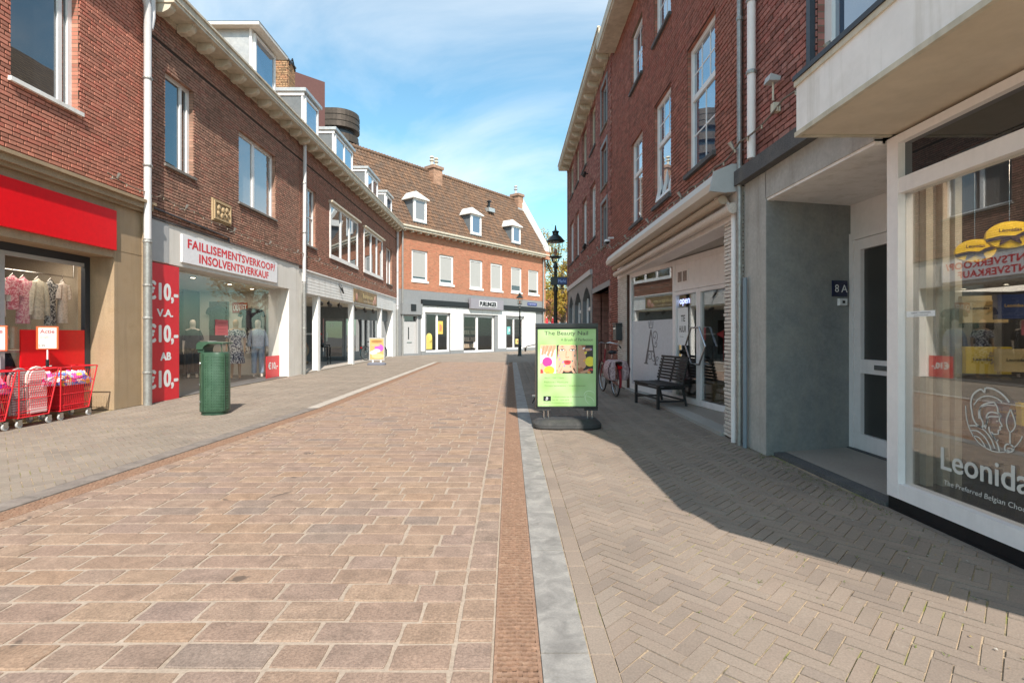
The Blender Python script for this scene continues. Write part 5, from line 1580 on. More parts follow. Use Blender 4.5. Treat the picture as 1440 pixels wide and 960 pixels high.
# interior and cardboard boxes
b = MB(); b.wbox(2.95, 5.2, 6.62, 13.0, .0, .045); b.build('shop_floor', pm('pale_shop_floor', (.30, .26, .22), .5, bmp=0), H)
b = MB(); b.wbox(5.1, 5.2, 6.62, 13.0, .04, 2.75); b.wbox(3.0, 5.1, 12.95, 13.05, .04, 2.75); b.wbox(3.7, 5.1, 6.55, 6.62, .04, 2.75); b.build('shop_room', pm('dim_vacant_room', (.16, .135, .11), .8, bmp=0), H)
b = MB(); b.wbox(2.76, 5.2, 6.1, 13.1, 2.74, 2.80); b.build('porch_ceiling', pm('porch_ceiling', (.50, .47, .44), .8, bmp=0), H)
for k, (yy, xx, w_, hh) in enumerate([(9.35, 3.62, .34, .40), (8.95, 3.72, .42, .34), (8.5, 3.9, .4, .28)]):
    q = MB(); q.wbox(xx, xx + w_, yy - w_ / 2, yy + w_ / 2, .045, .045 + hh)
    q.wbox(xx - .002, xx + w_ / 2 - .03, yy - w_ / 2 - .001, yy + w_ / 2 + .001, .045 + hh, .05 + hh)
    tag(q.build('cardboard_box', M['wood']), ['taller brown cardboard box on the floor behind the left door leaf', 'wide brown cardboard box on the floor behind the door leaves', 'low brown cardboard box behind the right door leaf'][k], 'box')
# threshold
b = MB(); b.extrude([(2.70, 6.6, -.004), (3.62, 6.6, -.004), (3.62, 7.1, -.004), (2.86, 12.1, -.004), (2.70, 12.1, -.004)], (0, 0, .048)); o = struct(b.build('threshold_slab', pm('concrete_threshold', [(.34, .32, .29), (.42, .40, .37)], .6, fine=40, vary=.15, dirt=.4, dirtcol=(.2, .18, .15), dscale=2)))
# awning cassette, fascia and roller tube
t = thing('awning', 'cream folded awning cassette above the white-brick shopfront', 'awning', FR.P(9.5, 2.7, 0))
b = MB()
prof = [(3.30, 0), (3.30, .10), (3.22, .30), (3.10, .36), (3.02, .34), (3.0, .22), (3.02, 0)]
b.extrude([FR.P(6.16, z, d) for (z, d) in prof], FR.u * 6.7); b.build('cassette', M['awn'] if 'awn' in M else M['cream2'] if 'cream2' in M else pm('cream_awning_metal', (.66, .60, .53), .45, fine=8, vary=.05, dirt=.25, dirtcol=(.45, .38, .3), dscale=2, bmp=0), t)
b = MB(); b.extrude([FR.P(6.14, z, d) for (z, d) in [(3.32, -.0), (3.32, .12), (3.23, .33), (3.0, .38), (2.98, .2), (3.0, 0)]], FR.u * -.03); b.build('end_cap', M['greyl'], t)
am = pm('folded_awning_cloth', (.48, .38, .29), .9, fine=30, vary=.1)
b = MB(); b.tube([FR.P(6.25, 2.93, .17), FR.P(12.8, 2.93, .17)], .055, 10); b.build('folded_cloth', am, t, smooth=True)
b = MB(); b.tube([FR.P(6.12, 2.80, .10), FR.P(12.95, 2.80, .10)], .065, 12); b.build('valance_bar', pm('awning_bar', (.64, .55, .48), .5, bmp=0), t, smooth=True)
b = MB(); b.box(FR, 6.1, 13.1, 2.70, 3.10, -.3, .02); b.build('beam', M['pinkf'], H)
for k, y in enumerate((7.5, 9.2, 11)):
    q = MB(); q.lathe([(.06, 0), (.06, -.015), (.04, -.02)], (3.0, y, 2.74), 12); q.build('ceiling_spot', M['greyl'], H)
# mailbox
t = thing('mailbox', 'dark mailbox on the left white slim-brick pier', 'mailbox', FR.P(12.7, 1.2, .05))
q = MB(); q.box(FR, 12.55, 12.95, 1.15, 1.55, .02, .16, ins=.015); q.box(FR, 12.53, 12.97, 1.55, 1.58, .02, .18); q.build('box', M['blackm'], t)
q = MB(); q.box(FR, 12.62, 12.88, 1.43, 1.46, .16, .165); q.build('slot', M['steel'], t)

# ---------------- R1 chocolate shop
I = thing('chocolate_shop_building', 'rough red brick building over a grey rendered porch and big shop window, at right', 'building', (2.85, 4, 0))
F1 = Fr((2.76, 0), (0, 1), (-1, 0))
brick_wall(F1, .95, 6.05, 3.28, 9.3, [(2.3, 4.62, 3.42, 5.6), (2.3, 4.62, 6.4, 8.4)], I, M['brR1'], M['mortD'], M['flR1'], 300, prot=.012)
for h in ((2.3, 4.62, 3.42, 5.6), (2.3, 4.62, 6.4, 8.4)):
    window(F1, *h, I, d=-.06, fw=.10, vs=(.42,), mw=.12, glass=M['panel'], sill=.0)
b = MB(); b.box(F1, 4.64, 4.70, 3.3, 5.7, .0, .06); b.build('guide_rail', M['anthr'], I)
b = MB(); b.wbox(3.06, 12, .95, 6.08, 3.3, 9.3); b.build('body', M['flR1'], I)
b = MB(); b.wbox(2.4, 3.2, .85, 6.05, 9.25, 9.5); b.build('cornice', M['cream'], I)
# rendered pillar, lintel and porch
b = MB(); b.box(FR, 5.54, 6.05, 0, 3.05, -.012, 0); b.box(FR, 3.90, 5.55, 2.76, 3.05, -.35, 0); b.build('rendered_frame', M['greyren2'], I)
b = MB(); b.extrude([(2.752, 5.53, 0), (3.90, 5.80, 0), (3.90, 5.98, 0), (2.752, 5.98, 0)], (0, 0, 2.76)); b.build('porch_side_wall', M['greyren'], I)
b = MB(); b.box(FR, 3.7, 6.10, 3.05, 3.22, -.3, .10); b.build('stone_ledge', M['stone_d'], I)
b = MB(); b.wbox(2.82, 4.0, 3.9, 5.85, 2.74, 2.80); b.wbox(2.76, 2.84, 3.9, 5.55, 2.735, 2.775); b.build('porch_ceiling', M['canopy'], I)
fl = MB(); fl.wbox(2.98, 3.95, 3.9, 5.84, -.01, .035); fl.build('porch_floor', pm('porch_tile', [(.33, .29, .25), (.38, .34, .3)], .6, fine=30, vary=.1, dirt=.3, dscale=2), I)
fl = MB(); fl.wbox(2.84, 2.978, 3.9, 5.56, -.01, .032); fl.build('porch_edge', M['stone_d'], I)
FD = Fr((3.82, .23), (0, 1), (-1, 0))
b = MB(); b.box(FD, 3.68, 5.58, 2.42, 2.74, -.1, .0); b.build('over_door_panel', M['pinkf'], I)
b = MB(); b.box(FD, 5.48, 5.555, .035, 2.42, -.1, .02); b.box(FD, 4.5, 4.575, .035, 2.42, -.1, .02); b.box(FD, 4.575, 5.48, 2.34, 2.42, -.1, .02); b.box(FD, 3.9, 4.5, .035, 2.42, -.1, .01); b.build('door_frame', M['pinkf'], I)
b = MB(); b.box(FD, 4.58, 5.475, .05, .22, -.07, .01); b.box(FD, 4.58, 5.475, 2.22, 2.335, -.07, .01); b.box(FD, 5.37, 5.475, .22, 2.22, -.07, .01); b.box(FD, 4.58, 4.69, .22, 2.22, -.07, .01); b.box(FD, 4.69, 5.37, .88, 1.03, -.07, .008)
dr = b.build('door', M['pinkf'], I)
obs = plain('obscure_glass', (.045, .045, .042), .35, 0, .7)
MB().box(FD, 4.69, 5.37, .22, .88, -.04, -.03).build('pane', obs, dr); MB().box(FD, 4.69, 5.37, 1.03, 2.22, -.04, -.03).build('pane', obs, dr)
b = MB(); b.box(FD, 4.85, 5.15, .93, .98, .008, .02); b.build('letter_slot', M['steel'], dr)
MB().box(FD, 4.5, 5.56, .035, .05, -.1, .05).build('door_sill', M['stone_d'], I)
# house number and bell on the porch side wall
FN = Fr((0, 5.56), (1, 0), (0, -1)); FN = Fr((0.0, 4.882), (1.148, .27), (.27, -1.148))
t = thing('house_number_plate', 'dark blue enamel plate reading 8 A beside the porch door', 'sign', (3.75, 5.55, 1.75))
MB().box(FN, 3.67, 3.87, 1.72, 1.90, 0, .018, ins=.004).build('plate', plain('enamel_navy', (.012, .016, .05), .25), t)
text(FN, '8', 3.72, 1.81, .02, M['letw'], t, hei=.085); text(FN, 'A', 3.82, 1.81, .02, M['letw'], t, hei=.085)
t = thing('door_bell', 'small white door bell under the house number plate', 'door bell', (3.8, 5.55, 1.65))
MB().box(FN, 3.745, 3.855, 1.62, 1.70, 0, .03, ins=.005).build('bell_plate', M['letw'], t); MB().box(FN, 3.785, 3.815, 1.645, 1.675, .03, .036).build('button', M['black'], t)
# shop window frame
F3 = Fr((2.85, 0), (0, 1), (-1, 0))
pc = Vector((2.85, .95, 0)); pd = Vector((4.1, -.45, 0))
b = MB()
b.box(F3, 3.77, 3.88, .10, 2.76, -.10, .012); b.box(F3, .95, 3.77, .10, .21, -.10, .010); b.box(F3, .95, 3.77, 2.33, 2.44, -.10, .008); b.box(F3, .95, 3.77, 2.70, 2.76, -.10, .01); b.box(F3, .95, 1.05, .21, 2.7, -.10, .006)
b.build('shop_window_frame', M['pinkf'], I)
MB().box(F3, .95, 3.875, 0, .10, -.2, .004).build('plinth', plain('polished_black_stone', (.01, .01, .012), .15), I)
MB().box(F3, 1.05, 3.77, .21, 2.33, -.05, -.04).build('pane', M['glassr'], I)
MB().box(F3, 1.05, 3.77, 2.44, 2.70, -.05, -.04).build('transom_light', M['pane'], I)
b = MB(); b.extrude([(2.85, .95, 0), (4.1, -.45, 0), (4.2, -.35, 0), (2.95, 1.05, 0)], (0, 0, 2.76)); b.build('corner_frontage', M['pinkf'], I)
# canopy with its cut-off near corner
b = MB()
poly = [(2.145, 3.86), (2.145, .95), (3.35, -.38), (3.6, -.38), (3.6, 3.86)]
b.extrude([(x, y, 2.80) for x, y in poly], (0, 0, .36)); b.build('canopy', M['canopy'], I)
b = MB(); poly2 = [(2.135, 3.87), (2.135, .94), (3.35, -.40), (3.37, -.38), (2.165, .955), (2.165, 3.84), (2.85, 3.84), (2.85, 3.87)]
b.extrude([(x, y, 2.775) for x, y in poly2], (0, 0, .035)); b.extrude([(x - .004, y, 3.15) for x, y in poly2], (0, 0, .04))
b.build('canopy_edge_trim', M['cream'], I)
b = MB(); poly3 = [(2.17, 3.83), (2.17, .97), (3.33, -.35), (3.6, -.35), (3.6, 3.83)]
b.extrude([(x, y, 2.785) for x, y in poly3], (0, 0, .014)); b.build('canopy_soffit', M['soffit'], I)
b = MB(); b.extrude([(x - .015, y, 3.192) for x, y in poly2], (0, 0, .035)); b.extrude([(x, y, 3.163) for x, y in poly], (0, 0, .06)); b.build('roof_flashing', M['anthr'], I)
# room behind the window
shop_lamp('box_fill_lamp', (3.12, 2.9, 2.5), (.2, .5), 9)  # unseen lamp added to brighten the chocolate boxes
shop_lamp('shop_ceiling_lamp', (3.9, 2.9, 2.5), (.9, 1.2), 3)
b = MB(); b.wbox(2.96, 6.0, .9, 3.86, .0, .20); b.build('display_plinth', plain('gloss_black', (.012, .012, .014), .2), I)
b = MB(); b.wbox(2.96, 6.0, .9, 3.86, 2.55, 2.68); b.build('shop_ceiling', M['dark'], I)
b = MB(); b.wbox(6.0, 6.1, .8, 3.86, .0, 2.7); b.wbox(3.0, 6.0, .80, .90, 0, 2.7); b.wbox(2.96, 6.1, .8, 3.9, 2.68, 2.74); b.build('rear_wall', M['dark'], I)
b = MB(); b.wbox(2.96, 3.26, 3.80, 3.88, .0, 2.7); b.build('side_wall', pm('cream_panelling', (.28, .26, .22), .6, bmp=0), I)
for k, x in enumerate((3.02, 3.14, 3.23)):
    MB().wbox(x, x + .05, 3.74, 3.80, .2, 2.5).build('return_reflection_strip', M['cream'], I)  # cream strips stand for frame reflections beside the window return
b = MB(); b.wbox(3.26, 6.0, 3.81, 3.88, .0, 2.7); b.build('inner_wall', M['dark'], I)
drainpipe([(2.68, 5.72, 9.2), (2.68, 5.72, 5.5), (2.68, 5.72, 3.25)], .045, M['pinkf'], 'pinkish white drainpipe ending on the dark ledge of the grey pillar', clips=(5.0, 4.2))
q = thing('drainpipe', 'blue grey downpipe foot beside the grey rendered pillar', 'drainpipe', (2.71, 6.0, 0)); MB().tube([(2.705, 5.93, 0), (2.705, 5.93, 1.95)], .026, 8).build('pipe', plain('blue_grey_pipe', (.2, .24, .28), .5), q, smooth=True)
# ================================================================== CHOCOLATE SHOP WINDOW
gold = plain('box_yellow', (.85, .55, .03), .35); tan = plain('box_tan', (.60, .42, .2), .4); navy = plain('box_navy', (.02, .035, .12), .35)
gl_let = plain('glass_print', (.62, .61, .57), .5); ribn = plain('ribbon_brown', (.16, .09, .05), .4); ribg = plain('ribbon_gold', (.45, .28, .1), .35)
dpr = plain('print_dark', (.08, .05, .03), .5)
# each box stands on a thin clear shelf, turned towards the passers-by
def choc_box(x, y, z, w_, h, mat, rib, label, txt=True, bow=True):
    t = thing('chocolate_box', label, 'gift box', (x, y, z))
    F_ = Fr((x, y), (.90, -.44), (-.44, -.90))
    MB().box(F_, -w_ / 2, w_ / 2, z, z + h, -.07, 0, ins=.003).build('carton', mat, t)
    MB().box(F_, -w_ / 2 - .003, w_ / 2 + .003, z + h * .80, z + h + .003, -.073, .002, ins=.002).build('lid', mat, t)
    if txt: text(F_, 'Leonidas', -w_ * .12, z + h * .55, .003, dpr if mat is not navy else ribg, t, wid=w_ * .42, hei=.020, bold=.03)
    if bow:
        q = MB(); q.box(F_, w_ * .18, w_ * .25, z, z + h + .004, -.074, .005)
        for sg in (-1, 1):
            q.ribbon(F_, [(w_ * .215, z + h * .72), (w_ * .215 + sg * .045, z + h * .80), (w_ * .215 + sg * .055, z + h * .68), (w_ * .215, z + h * .70)], .014, .007)
            q.ribbon(F_, [(w_ * .215, z + h * .70), (w_ * .215 + sg * .02, z + h * .52), (w_ * .215 + sg * .045, z + h * .38)], .012, .007)
        q.build('ribbon', rib, t)
    return t
choc_box(3.36, 3.62, 1.02, .25, .19, gold, ribg, 'bright yellow chocolate box with a brown bow, centre of the middle shelf')
choc_box(3.36, 3.38, 1.05, .24, .15, tan, ribg, 'tan chocolate box right of the yellow box on the middle shelf')
choc_box(3.32, 3.60, 1.38, .25, .19, tan, ribg, 'tan chocolate box on the upper shelf below the yellow ovals')
choc_box(3.30, 3.34, 1.40, .22, .16, navy, ribg, 'navy blue chocolate box on the upper shelf', bow=False)
choc_box(3.44, 3.55, .68, .24, .16, navy, ribg, 'navy blue box with gold bow on the lower shelf')
choc_box(3.30, 3.22, .72, .16, .14, gold, ribg, 'small yellow patterned box at the right end of the lower shelf', txt=False)
for z, lab in ((1.015, 'clear middle display shelf in the chocolate shop window'), (1.375, 'clear upper display shelf in the chocolate shop window'), (.675, 'clear lower display shelf in the chocolate shop window')):
    q = MB().wbox(3.22, 3.62, 2.2, 3.73, z - .012, z - .004).build('display_shelf', M['glass']); tag(q, lab, 'shelf')
for (y, z, r_, lab) in ((3.46, 1.86, .105, 'left yellow oval chocolate tin hanging in the shop window'), (3.22, 1.92, .115, 'right yellow oval chocolate tin hanging higher in the shop window')):
    t = thing('oval_tin', lab, 'gift box', (3.12, y, z - .08))
    F_ = Fr((3.12, y), (.85, -.53), (-.53, -.85))
    q = MB(); pts = [(r_ * math.cos(a * math.pi / 12), z + r_ * .72 * math.sin(a * math.pi / 12)) for a in range(24)]
    q.poly(F_, pts, -.03, .05); q.build('tin', gold, t)
    q = MB(); q.ribbon(F_, [(-r_, z - .03), (-r_ * .4, z - .015), (r_ * .2, z - .02), (r_ * .5, z + .0), (r_, z + .02)], .022, .022, .004)
    for sg in (-1, 1): q.ribbon(F_, [(0, z - .02), (sg * .05, z - .055), (sg * .03, z - .02)], .018, .024, .004)
    q.build('ribbon', plain('tin_ribbon_%d' % int(y * 100), (.03, .03, .05), .4), t)
    text(F_, 'Leonidas', 0, z + .03, .022, dpr, t, wid=r_ * .9, hei=.022, bold=.02)
    q = MB(); q.tube([(3.12, y, z + .07), (3.12, y, 2.55)], .0015, 4); q.build('thread', M['steel'], t)
t = thing('window_sticker', 'small white notice sticker at the left edge of the shop window glass', 'sticker', F3.P(3.6, 1.43, -.03))
MB().box(F3, 3.50, 3.75, 1.425, 1.465, -.038, -.036).build('label', M['letw'], t); text(F3, 'GEEN TOEGANG', 3.62, 1.452, -.035, M['black'], t, wid=.17, hei=.010); text(F3, 'personeel', 3.62, 1.435, -.035, M['black'], t, wid=.12, hei=.009)
# printed name and helmeted warrior emblem on the glass
t = thing('window_lettering', 'white shop name and slogan printed across the foot of the big window', 'lettering', F3.P(3.1, .3, -.03))
text(F3, 'Leonidas', 3.12, .475, -.037, gl_let, t, wid=.66, hei=.145, smear=.0035)
text(F3, 'The Preferred Belgian Chocolates', 3.10, .315, -.037, gl_let, t, wid=.66, hei=.042, slant=.12)
t = thing('window_emblem', 'white line emblem of a helmeted warrior with spear in a circle on the glass', 'logo', F3.P(3.08, .6, -.03))
ec, ez, er = 3.08, .785, .178
def EP(pts): return [(ec - (x - 452) / 100 * er, ez - (y - 318) / 100 * er) for x, y in pts]
b = MB()
def st(pts, w_=.008):
    # smooth the stroke
    P = EP(pts)
    if len(P) > 2:
        out = []
        for k in range(len(P) - 1):
            p0 = P[max(k - 1, 0)]; p1 = P[k]; p2 = P[k + 1]; p3 = P[min(k + 2, len(P) - 1)]
            for i in range(5):
                u = i / 5
                out.append(tuple(.5 * ((2 * p1[a]) + (-p0[a] + p2[a]) * u + (2 * p0[a] - 5 * p1[a] + 4 * p2[a] - p3[a]) * u * u + (-p0[a] + 3 * p1[a] - 3 * p2[a] + p3[a]) * u ** 3) for a in (0, 1)))
        out.append(P[-1]); P = out
    b.ribbon(F3, P, w_, -.038, .001)
st([(347, 282), (350, 318), (360, 355), (382, 388), (412, 410), (452, 420), (490, 414), (520, 396), (540, 372), (551, 350)], .006)
st([(372, 300), (368, 270), (378, 238), (405, 218), (420, 226), (424, 212), (450, 211), (478, 222), (498, 238), (508, 250)], .010)
st([(372, 300), (378, 325), (392, 342), (410, 350), (414, 330), (404, 312), (402, 290), (412, 272), (432, 262), (455, 256)], .009)
st([(380, 275), (400, 250), (430, 238), (462, 240), (484, 252)], .007)
st([(400, 320), (398, 296), (410, 278), (434, 268), (460, 266)], .006)
st([(418, 345), (430, 325), (428, 306), (440, 292), (462, 290), (478, 296)], .009)
st([(455, 256), (466, 270), (470, 288), (478, 300), (440, 306), (430, 318), (424, 350)], .008)
st([(476, 300), (474, 314), (483, 330), (475, 334), (478, 342), (470, 348), (470, 358), (454, 362), (446, 356)], .007)
st([(436, 340), (440, 358), (456, 376), (468, 396), (474, 416)], .009)
st([(446, 362), (462, 384), (470, 378)], .006)
st([(362, 350), (392, 346), (420, 356), (444, 380), (458, 410)], .008)
st([(366, 366), (394, 364), (420, 378), (438, 402), (444, 418)], .008)
st([(374, 384), (396, 384), (414, 398), (424, 414)], .007)
st([(512, 270), (498, 312), (510, 345), (528, 318), (512, 270)], .007)
st([(510, 345), (510, 388)], .008)
st([(494, 392), (502, 386), (518, 388), (522, 398), (514, 408), (498, 412), (492, 402), (494, 392)], .009)
st([(502, 398), (516, 396)], .005); st([(500, 405), (514, 402)], .005); st([(462, 318), (470, 316)], .006)
b.build('emblem_print', gl_let, t)

# ================================================================== STREET FURNITURE
# green litter bin
t = thing('litter_bin', 'dark green metal litter bin with dimpled front standing on the left pavement', 'litter bin', (-4.83, 8.45, 0), R(4))
t.scale = (.88, .9, 1.0)
gm_ = pm('bin_green', (.04, .085, .052), .34, fine=30, vary=.15, dirt=.3, dirtcol=(.12, .2, .14), dscale=5, bmp=.06)
gmd = pm('bin_green_dark', (.03, .07, .045), .4, fine=30, vary=.15)
def superell(a, b_, n, k=2.6):
    out = []
    for i in range(n):
        th = 2 * math.pi * i / n; c_, s_ = math.cos(th), math.sin(th)
        out.append((a * abs(c_) ** (2 / k) * (1 if c_ >= 0 else -1), b_ * abs(s_) ** (2 / k) * (1 if s_ >= 0 else -1)))
    return out
def ring_stack(secs, n=32, k=2.6, cap=True):
    b = MB(); vs = []; fs = []
    for (z, a, b_) in secs: vs += [(x, y, z) for x, y in superell(a, b_, n, k)]
    for i in range(len(secs) - 1):
        for j in range(n):
            p = i * n + j; q = i * n + (j + 1) % n; fs.append((p, q, q + n, p + n))
    if cap: fs += [tuple(reversed(range(n))), tuple(range((len(secs) - 1) * n, len(secs) * n))]
    b.add(vs, fs); return b
ring_stack([(.0, .215, .185), (.05, .22, .19)]).build('foot', gmd, t, local=True)
ring_stack([(.05, .236, .205), (.06, .243, .212), (.10, .243, .212), (.985, .243, .212), (1.0, .236, .205)]).build('body', gm_, t, local=True, smooth=True)
q = MB(); q.wbox(-.115, -.108, -.222, -.205, .07, .985); q.wbox(.232, .240, -.14, -.10, .07, .985); q.build('door_seam', gmd, t, local=True)
q = MB(); q.lathe([(.014, 0), (.01, .012)], (-.17, -.214, .5), 8); q.blob((-.165, -.209, .83), .016, .008, .022); q.blob((-.165, -.209, .22), .012, .008, .012); q.build('lock', M['steel'], t, local=True)
q = MB(); pts = superell(.243, .212, 220)
for r_ in range(20):
    for k_ in range(118, 220, 5):
        x, y = pts[k_]
        if x < -.095: continue
        q.blob((x, y, .10 + r_ * .044), .011, .011, .011, 6, 4)
stuff(q.build('dimple', gm_, t, local=True, smooth=True))
ring_stack([(1.0, .236, .205), (1.012, .225, .195)]).build('rim', gmd, t, local=True)
b = MB(); b.wbox(-.225, -.12, -.165, .165, 1.01, 1.09); b.build('latch_box', gmd, t, local=True)
b = MB()
prof = [(-.243, 1.06), (-.235, 1.15), (-.19, 1.185), (-.05, 1.185), (.12, 1.175), (.235, 1.165), (.235, 1.145), (.12, 1.150), (-.04, 1.150), (-.11, 1.11), (-.13, 1.06)]
b.extrude([(x, -.19, z) for x, z in prof], (0, .38, 0)); b.build('hood', gm_, t, local=True)
b = MB()
for y in (-.13, .13): b.tube([(.19, y, 1.0), (.165, y, 1.155)], .008, 6)
b.build('hood_strut', gm_, t, local=True); b = MB(); b.wbox(-.12, .02, -.05, .03, 1.186, 1.188); b.build('hood_sticker', M['letw'], t, local=True)

# bench
t = thing('bench', 'black slatted bench with metal frame in front of the vacant shop window', 'bench', (2.78, 9.42, 0), math.atan2(-.98, .18))
# local: x along the bench, y towards its front (street) handled by sign
bw, bd = 1.06, .50
bl_ = plain('bench_black', (.02, .02, .022), .45); blw = pm('bench_slat_black', (.028, .026, .026), .5, fine=60, vary=.3, dirt=.3, dirtcol=(.07, .06, .055), dscale=12, bmp=.2)
front = -1
for x in (-.45, .45):
    b = MB(); b.wbox(x - .022, x + .022, front * .30 - .022, front * .30 + .022, 0, .40); b.build('leg', bl_, t, local=True)
    b = MB(); b.tube([(x, .24, 0), (x, .15, .40), (x, .17, .50), (x, .27, .90)], [.026, .024, .022, .018], 4); b.build('leg', bl_, t, local=True)
    b = MB(); b.wbox(x - .018, x + .018, -.30, .20, .34, .385); b.wbox(x - .015, x + .015, -.28, .20, .12, .15); b.build('side_rail', bl_, t, local=True)
b = MB(); b.wbox(-.45, .45, -.315, -.285, .17, .20); b.wbox(-.45, .45, .16, .19, .14, .17); b.wbox(-.45, .45, -.315, -.285, .35, .385); b.build('stretcher', bl_, t, local=True)
for k in range(5):
    y = -.32 + k * .108
    MB().wbox(-.53, .53, y, y + .085, .39 + .004 * abs(k - 2), .415 + .004 * abs(k - 2)).build('seat_slat', blw, t, local=True)
for k in range(8):
    z = .47 + k * .056; y = .165 + (z - .47) * .235
    b = MB(); b.extrude([(-.50, y, z), (-.50, y + .008, z + .04), (-.50, y - .014, z + .044), (-.50, y - .022, z + .004)], (1.0, 0, 0)); b.build('back_slat', blw, t, local=True)
for x in (0.0,): 
    b = MB(); b.extrude([(x - .015, .17, .44), (x - .015, .29, .90), (x - .015, .26, .90), (x - .015, .145, .44)], (.03, 0, 0)); b.build('back_strap', bl_, t, local=True)

# bicycles
def bicycle(name, label, loc, rz, col, bags=None, lean=0.0, wheel_r=.345):
    t = thing(name, label, 'bicycle', loc, rz)
    t.rotation_euler = (R(lean), 0, rz)
    fm = plain('bike_frame_%d' % int(loc[1] * 10), col, .35)
    for x in (-.54, .54):
        w_ = MB(); w_.ring((x, 0, wheel_r), (0, 1, 0), wheel_r - .02, .020, 40, 8); wo2 = w_.build('wheel', M['blackm'], t, local=True, smooth=True)
        q = MB(); q.ring((x, 0, wheel_r), (0, 1, 0), wheel_r - .045, .009, 36, 6)
        for k in range(28):
            a = 2 * math.pi * k / 28; s_ = .022 if k % 2 else -.022
            q.tube([(x, s_, wheel_r), (x + math.cos(a) * (wheel_r - .05), 0, wheel_r + math.sin(a) * (wheel_r - .05))], .0012, 3, cap=False)
        q.tube([(x, -.05, wheel_r), (x, .05, wheel_r)], .018, 8); q.build('rim', M['steel'], wo2, local=True)
        q = MB(); q.ring((x, 0, wheel_r), (0, 1, 0), wheel_r + .018, .012, 20, 6, a0=R(100 if x < 0 else 60) - R(90), a1=R(250) - R(90) if x < 0 else R(190) - R(90))
    r_ = .016; b = MB()
    bb = (-.10, 0, .29); st_ = (-.24, 0, .78); hd = (.34, 0, .86); hb = (.37, 0, .74)
    b.tube([bb, st_], r_, 8); b.tube([bb, (.10, 0, .36), (.28, 0, .58), hb], r_ * 1.15, 8); b.tube([(.30, 0, .98), hd, hb, (.42, 0, .62)], .018, 8)
    for s_ in (-.05, .05):
        b.tube([(.42, s_ * .5, .62), (.50, s_, .42), (.54, s_, wheel_r)], .010, 6); b.tube([bb, (-.54, s_, wheel_r)], .010, 6); b.tube([(-.20, 0, .66), (-.54, s_, wheel_r)], .009, 6)
    b.build('frame', fm, t, local=True, smooth=True)
    b = MB(); b.tube([(.30, 0, .96), (.27, 0, 1.08)], .012, 6); b.tube([(.10, -.28, 1.02), (.20, -.26, 1.08), (.29, -.10, 1.12), (.30, 0, 1.10), (.29, .10, 1.12), (.20, .26, 1.08), (.10, .28, 1.02)], .011, 6)
    b.build('handlebar', M['steel'], t, local=True, smooth=True)
    for s_ in (-.28, .28):
        b = MB(); b.tube([(.06, s_ * 1.01, 1.0), (.16, s_ * .98, 1.05)], .016, 8); b.build('grip', M['black'], t, local=True)
    b = MB(); b.tube([(-.24, 0, .78), (-.265, 0, .88)], .012, 6); b.build('seat_post', M['steel'], t, local=True)
    b = MB(); b.loft([(-.28, 0, .88, .10, .07), (-.28, 0, .92, .14, .10), (-.27, 0, .945, .13, .09)], 14); b.tube([(-.20, 0, .915), (-.06, 0, .93)], [.05, .022], 8); b.build('saddle', M['black'], t, local=True, smooth=True)
    b = MB()
    for y in (-.06, 0, .06): b.tube([(-.32, y, .73), (-.82, y, .71)], .006, 5)
    b.tube([(-.34, -.06, .73), (-.34, .06, .73)], .006, 5); b.tube([(-.80, -.06, .71), (-.80, .06, .71)], .006, 5); b.tube([(-.75, .07, .71), (-.54, .07, .36)], .006, 5); b.tube([(-.75, -.07, .71), (-.54, -.07, .36)], .006, 5)
    b.build('luggage_rack', M['black'], t, local=True)
    b = MB(); n = 12
    for xx, a0, a1 in ((-.54, 20, 200), (.54, 20, 150)):
        vs = []; fs = []
        for k in range(n + 1):
            a = R(a0 + (a1 - a0) * k / n); rr_ = wheel_r + .022
            for y in (-.025, .025): vs.append((xx + math.cos(a) * rr_, y, wheel_r + math.sin(a) * rr_))
        for k in range(n): fs.append((2 * k, 2 * k + 1, 2 * k + 3, 2 * k + 2))
        b.add(vs, fs)
    b.build('mudguard', fm, t, local=True)
    b = MB(); b.wbox(-.86, -.83, -.045, .045, .60, .66); b.build('rear_light', plain('rear_red_%d' % int(loc[1] * 10), (.5, .01, .01), .2), t, local=True)
    b = MB(); b.wbox(-.25, .02, .03, .06, .24, .36); b.build('chain_guard', M['black'], t, local=True)
    b = MB(); b.tube([bb, (-.02, -.08, .17)], .008, 5); b.wbox(-.06, .03, -.16, -.08, .155, .18); b.tube([bb, (-.18, .08, .41)], .008, 5); b.wbox(-.22, -.13, .08, .16, .40, .425); b.build('crank', M['steel'], t, local=True)
    b = MB(); b.tube([(-.12, -.03, .28), (-.26, -.16, .0)], .009, 5); b.build('kickstand', M['black'], t, local=True)
    if bags:
        for s_ in (-1, 1):
            b = MB(); vs = []; fs = []
            secs = [(.76, .02), (.74, .10), (.62, .15), (.44, .145), (.36, .09)]
            for i, (z, th) in enumerate(secs):
                for (x, f) in ((-.78, .6), (-.74, 1), (-.58, 1.08), (-.40, 1), (-.36, .6)):
                    vs.append((x + (i - 2) * -.01, s_ * (.075 + th * f), z + .01 * math.sin(x * 30)))
                for x in (-.36, -.57, -.78): vs.append((x, s_ * .072, z))
            m_ = 8
            for i in range(len(secs) - 1):
                for j_ in range(m_): fs.append((i * m_ + j_, i * m_ + (j_ + 1) % m_, (i + 1) * m_ + (j_ + 1) % m_, (i + 1) * m_ + j_))
            fs.append(tuple(range(m_))); fs.append(tuple(range((len(secs) - 1) * m_, len(secs) * m_)))
            b.add(vs, fs); p = b.build('pannier', bags, t, local=True, smooth=True)
            q = MB(); q.tube([(-.80, s_ * .17, .72), (-.80, s_ * .225, .60), (-.79, s_ * .20, .40)], .010, 5); q.build('piping', plain('pannier_piping_%d' % s_, (.08, .03, .04), .6), p, local=True)
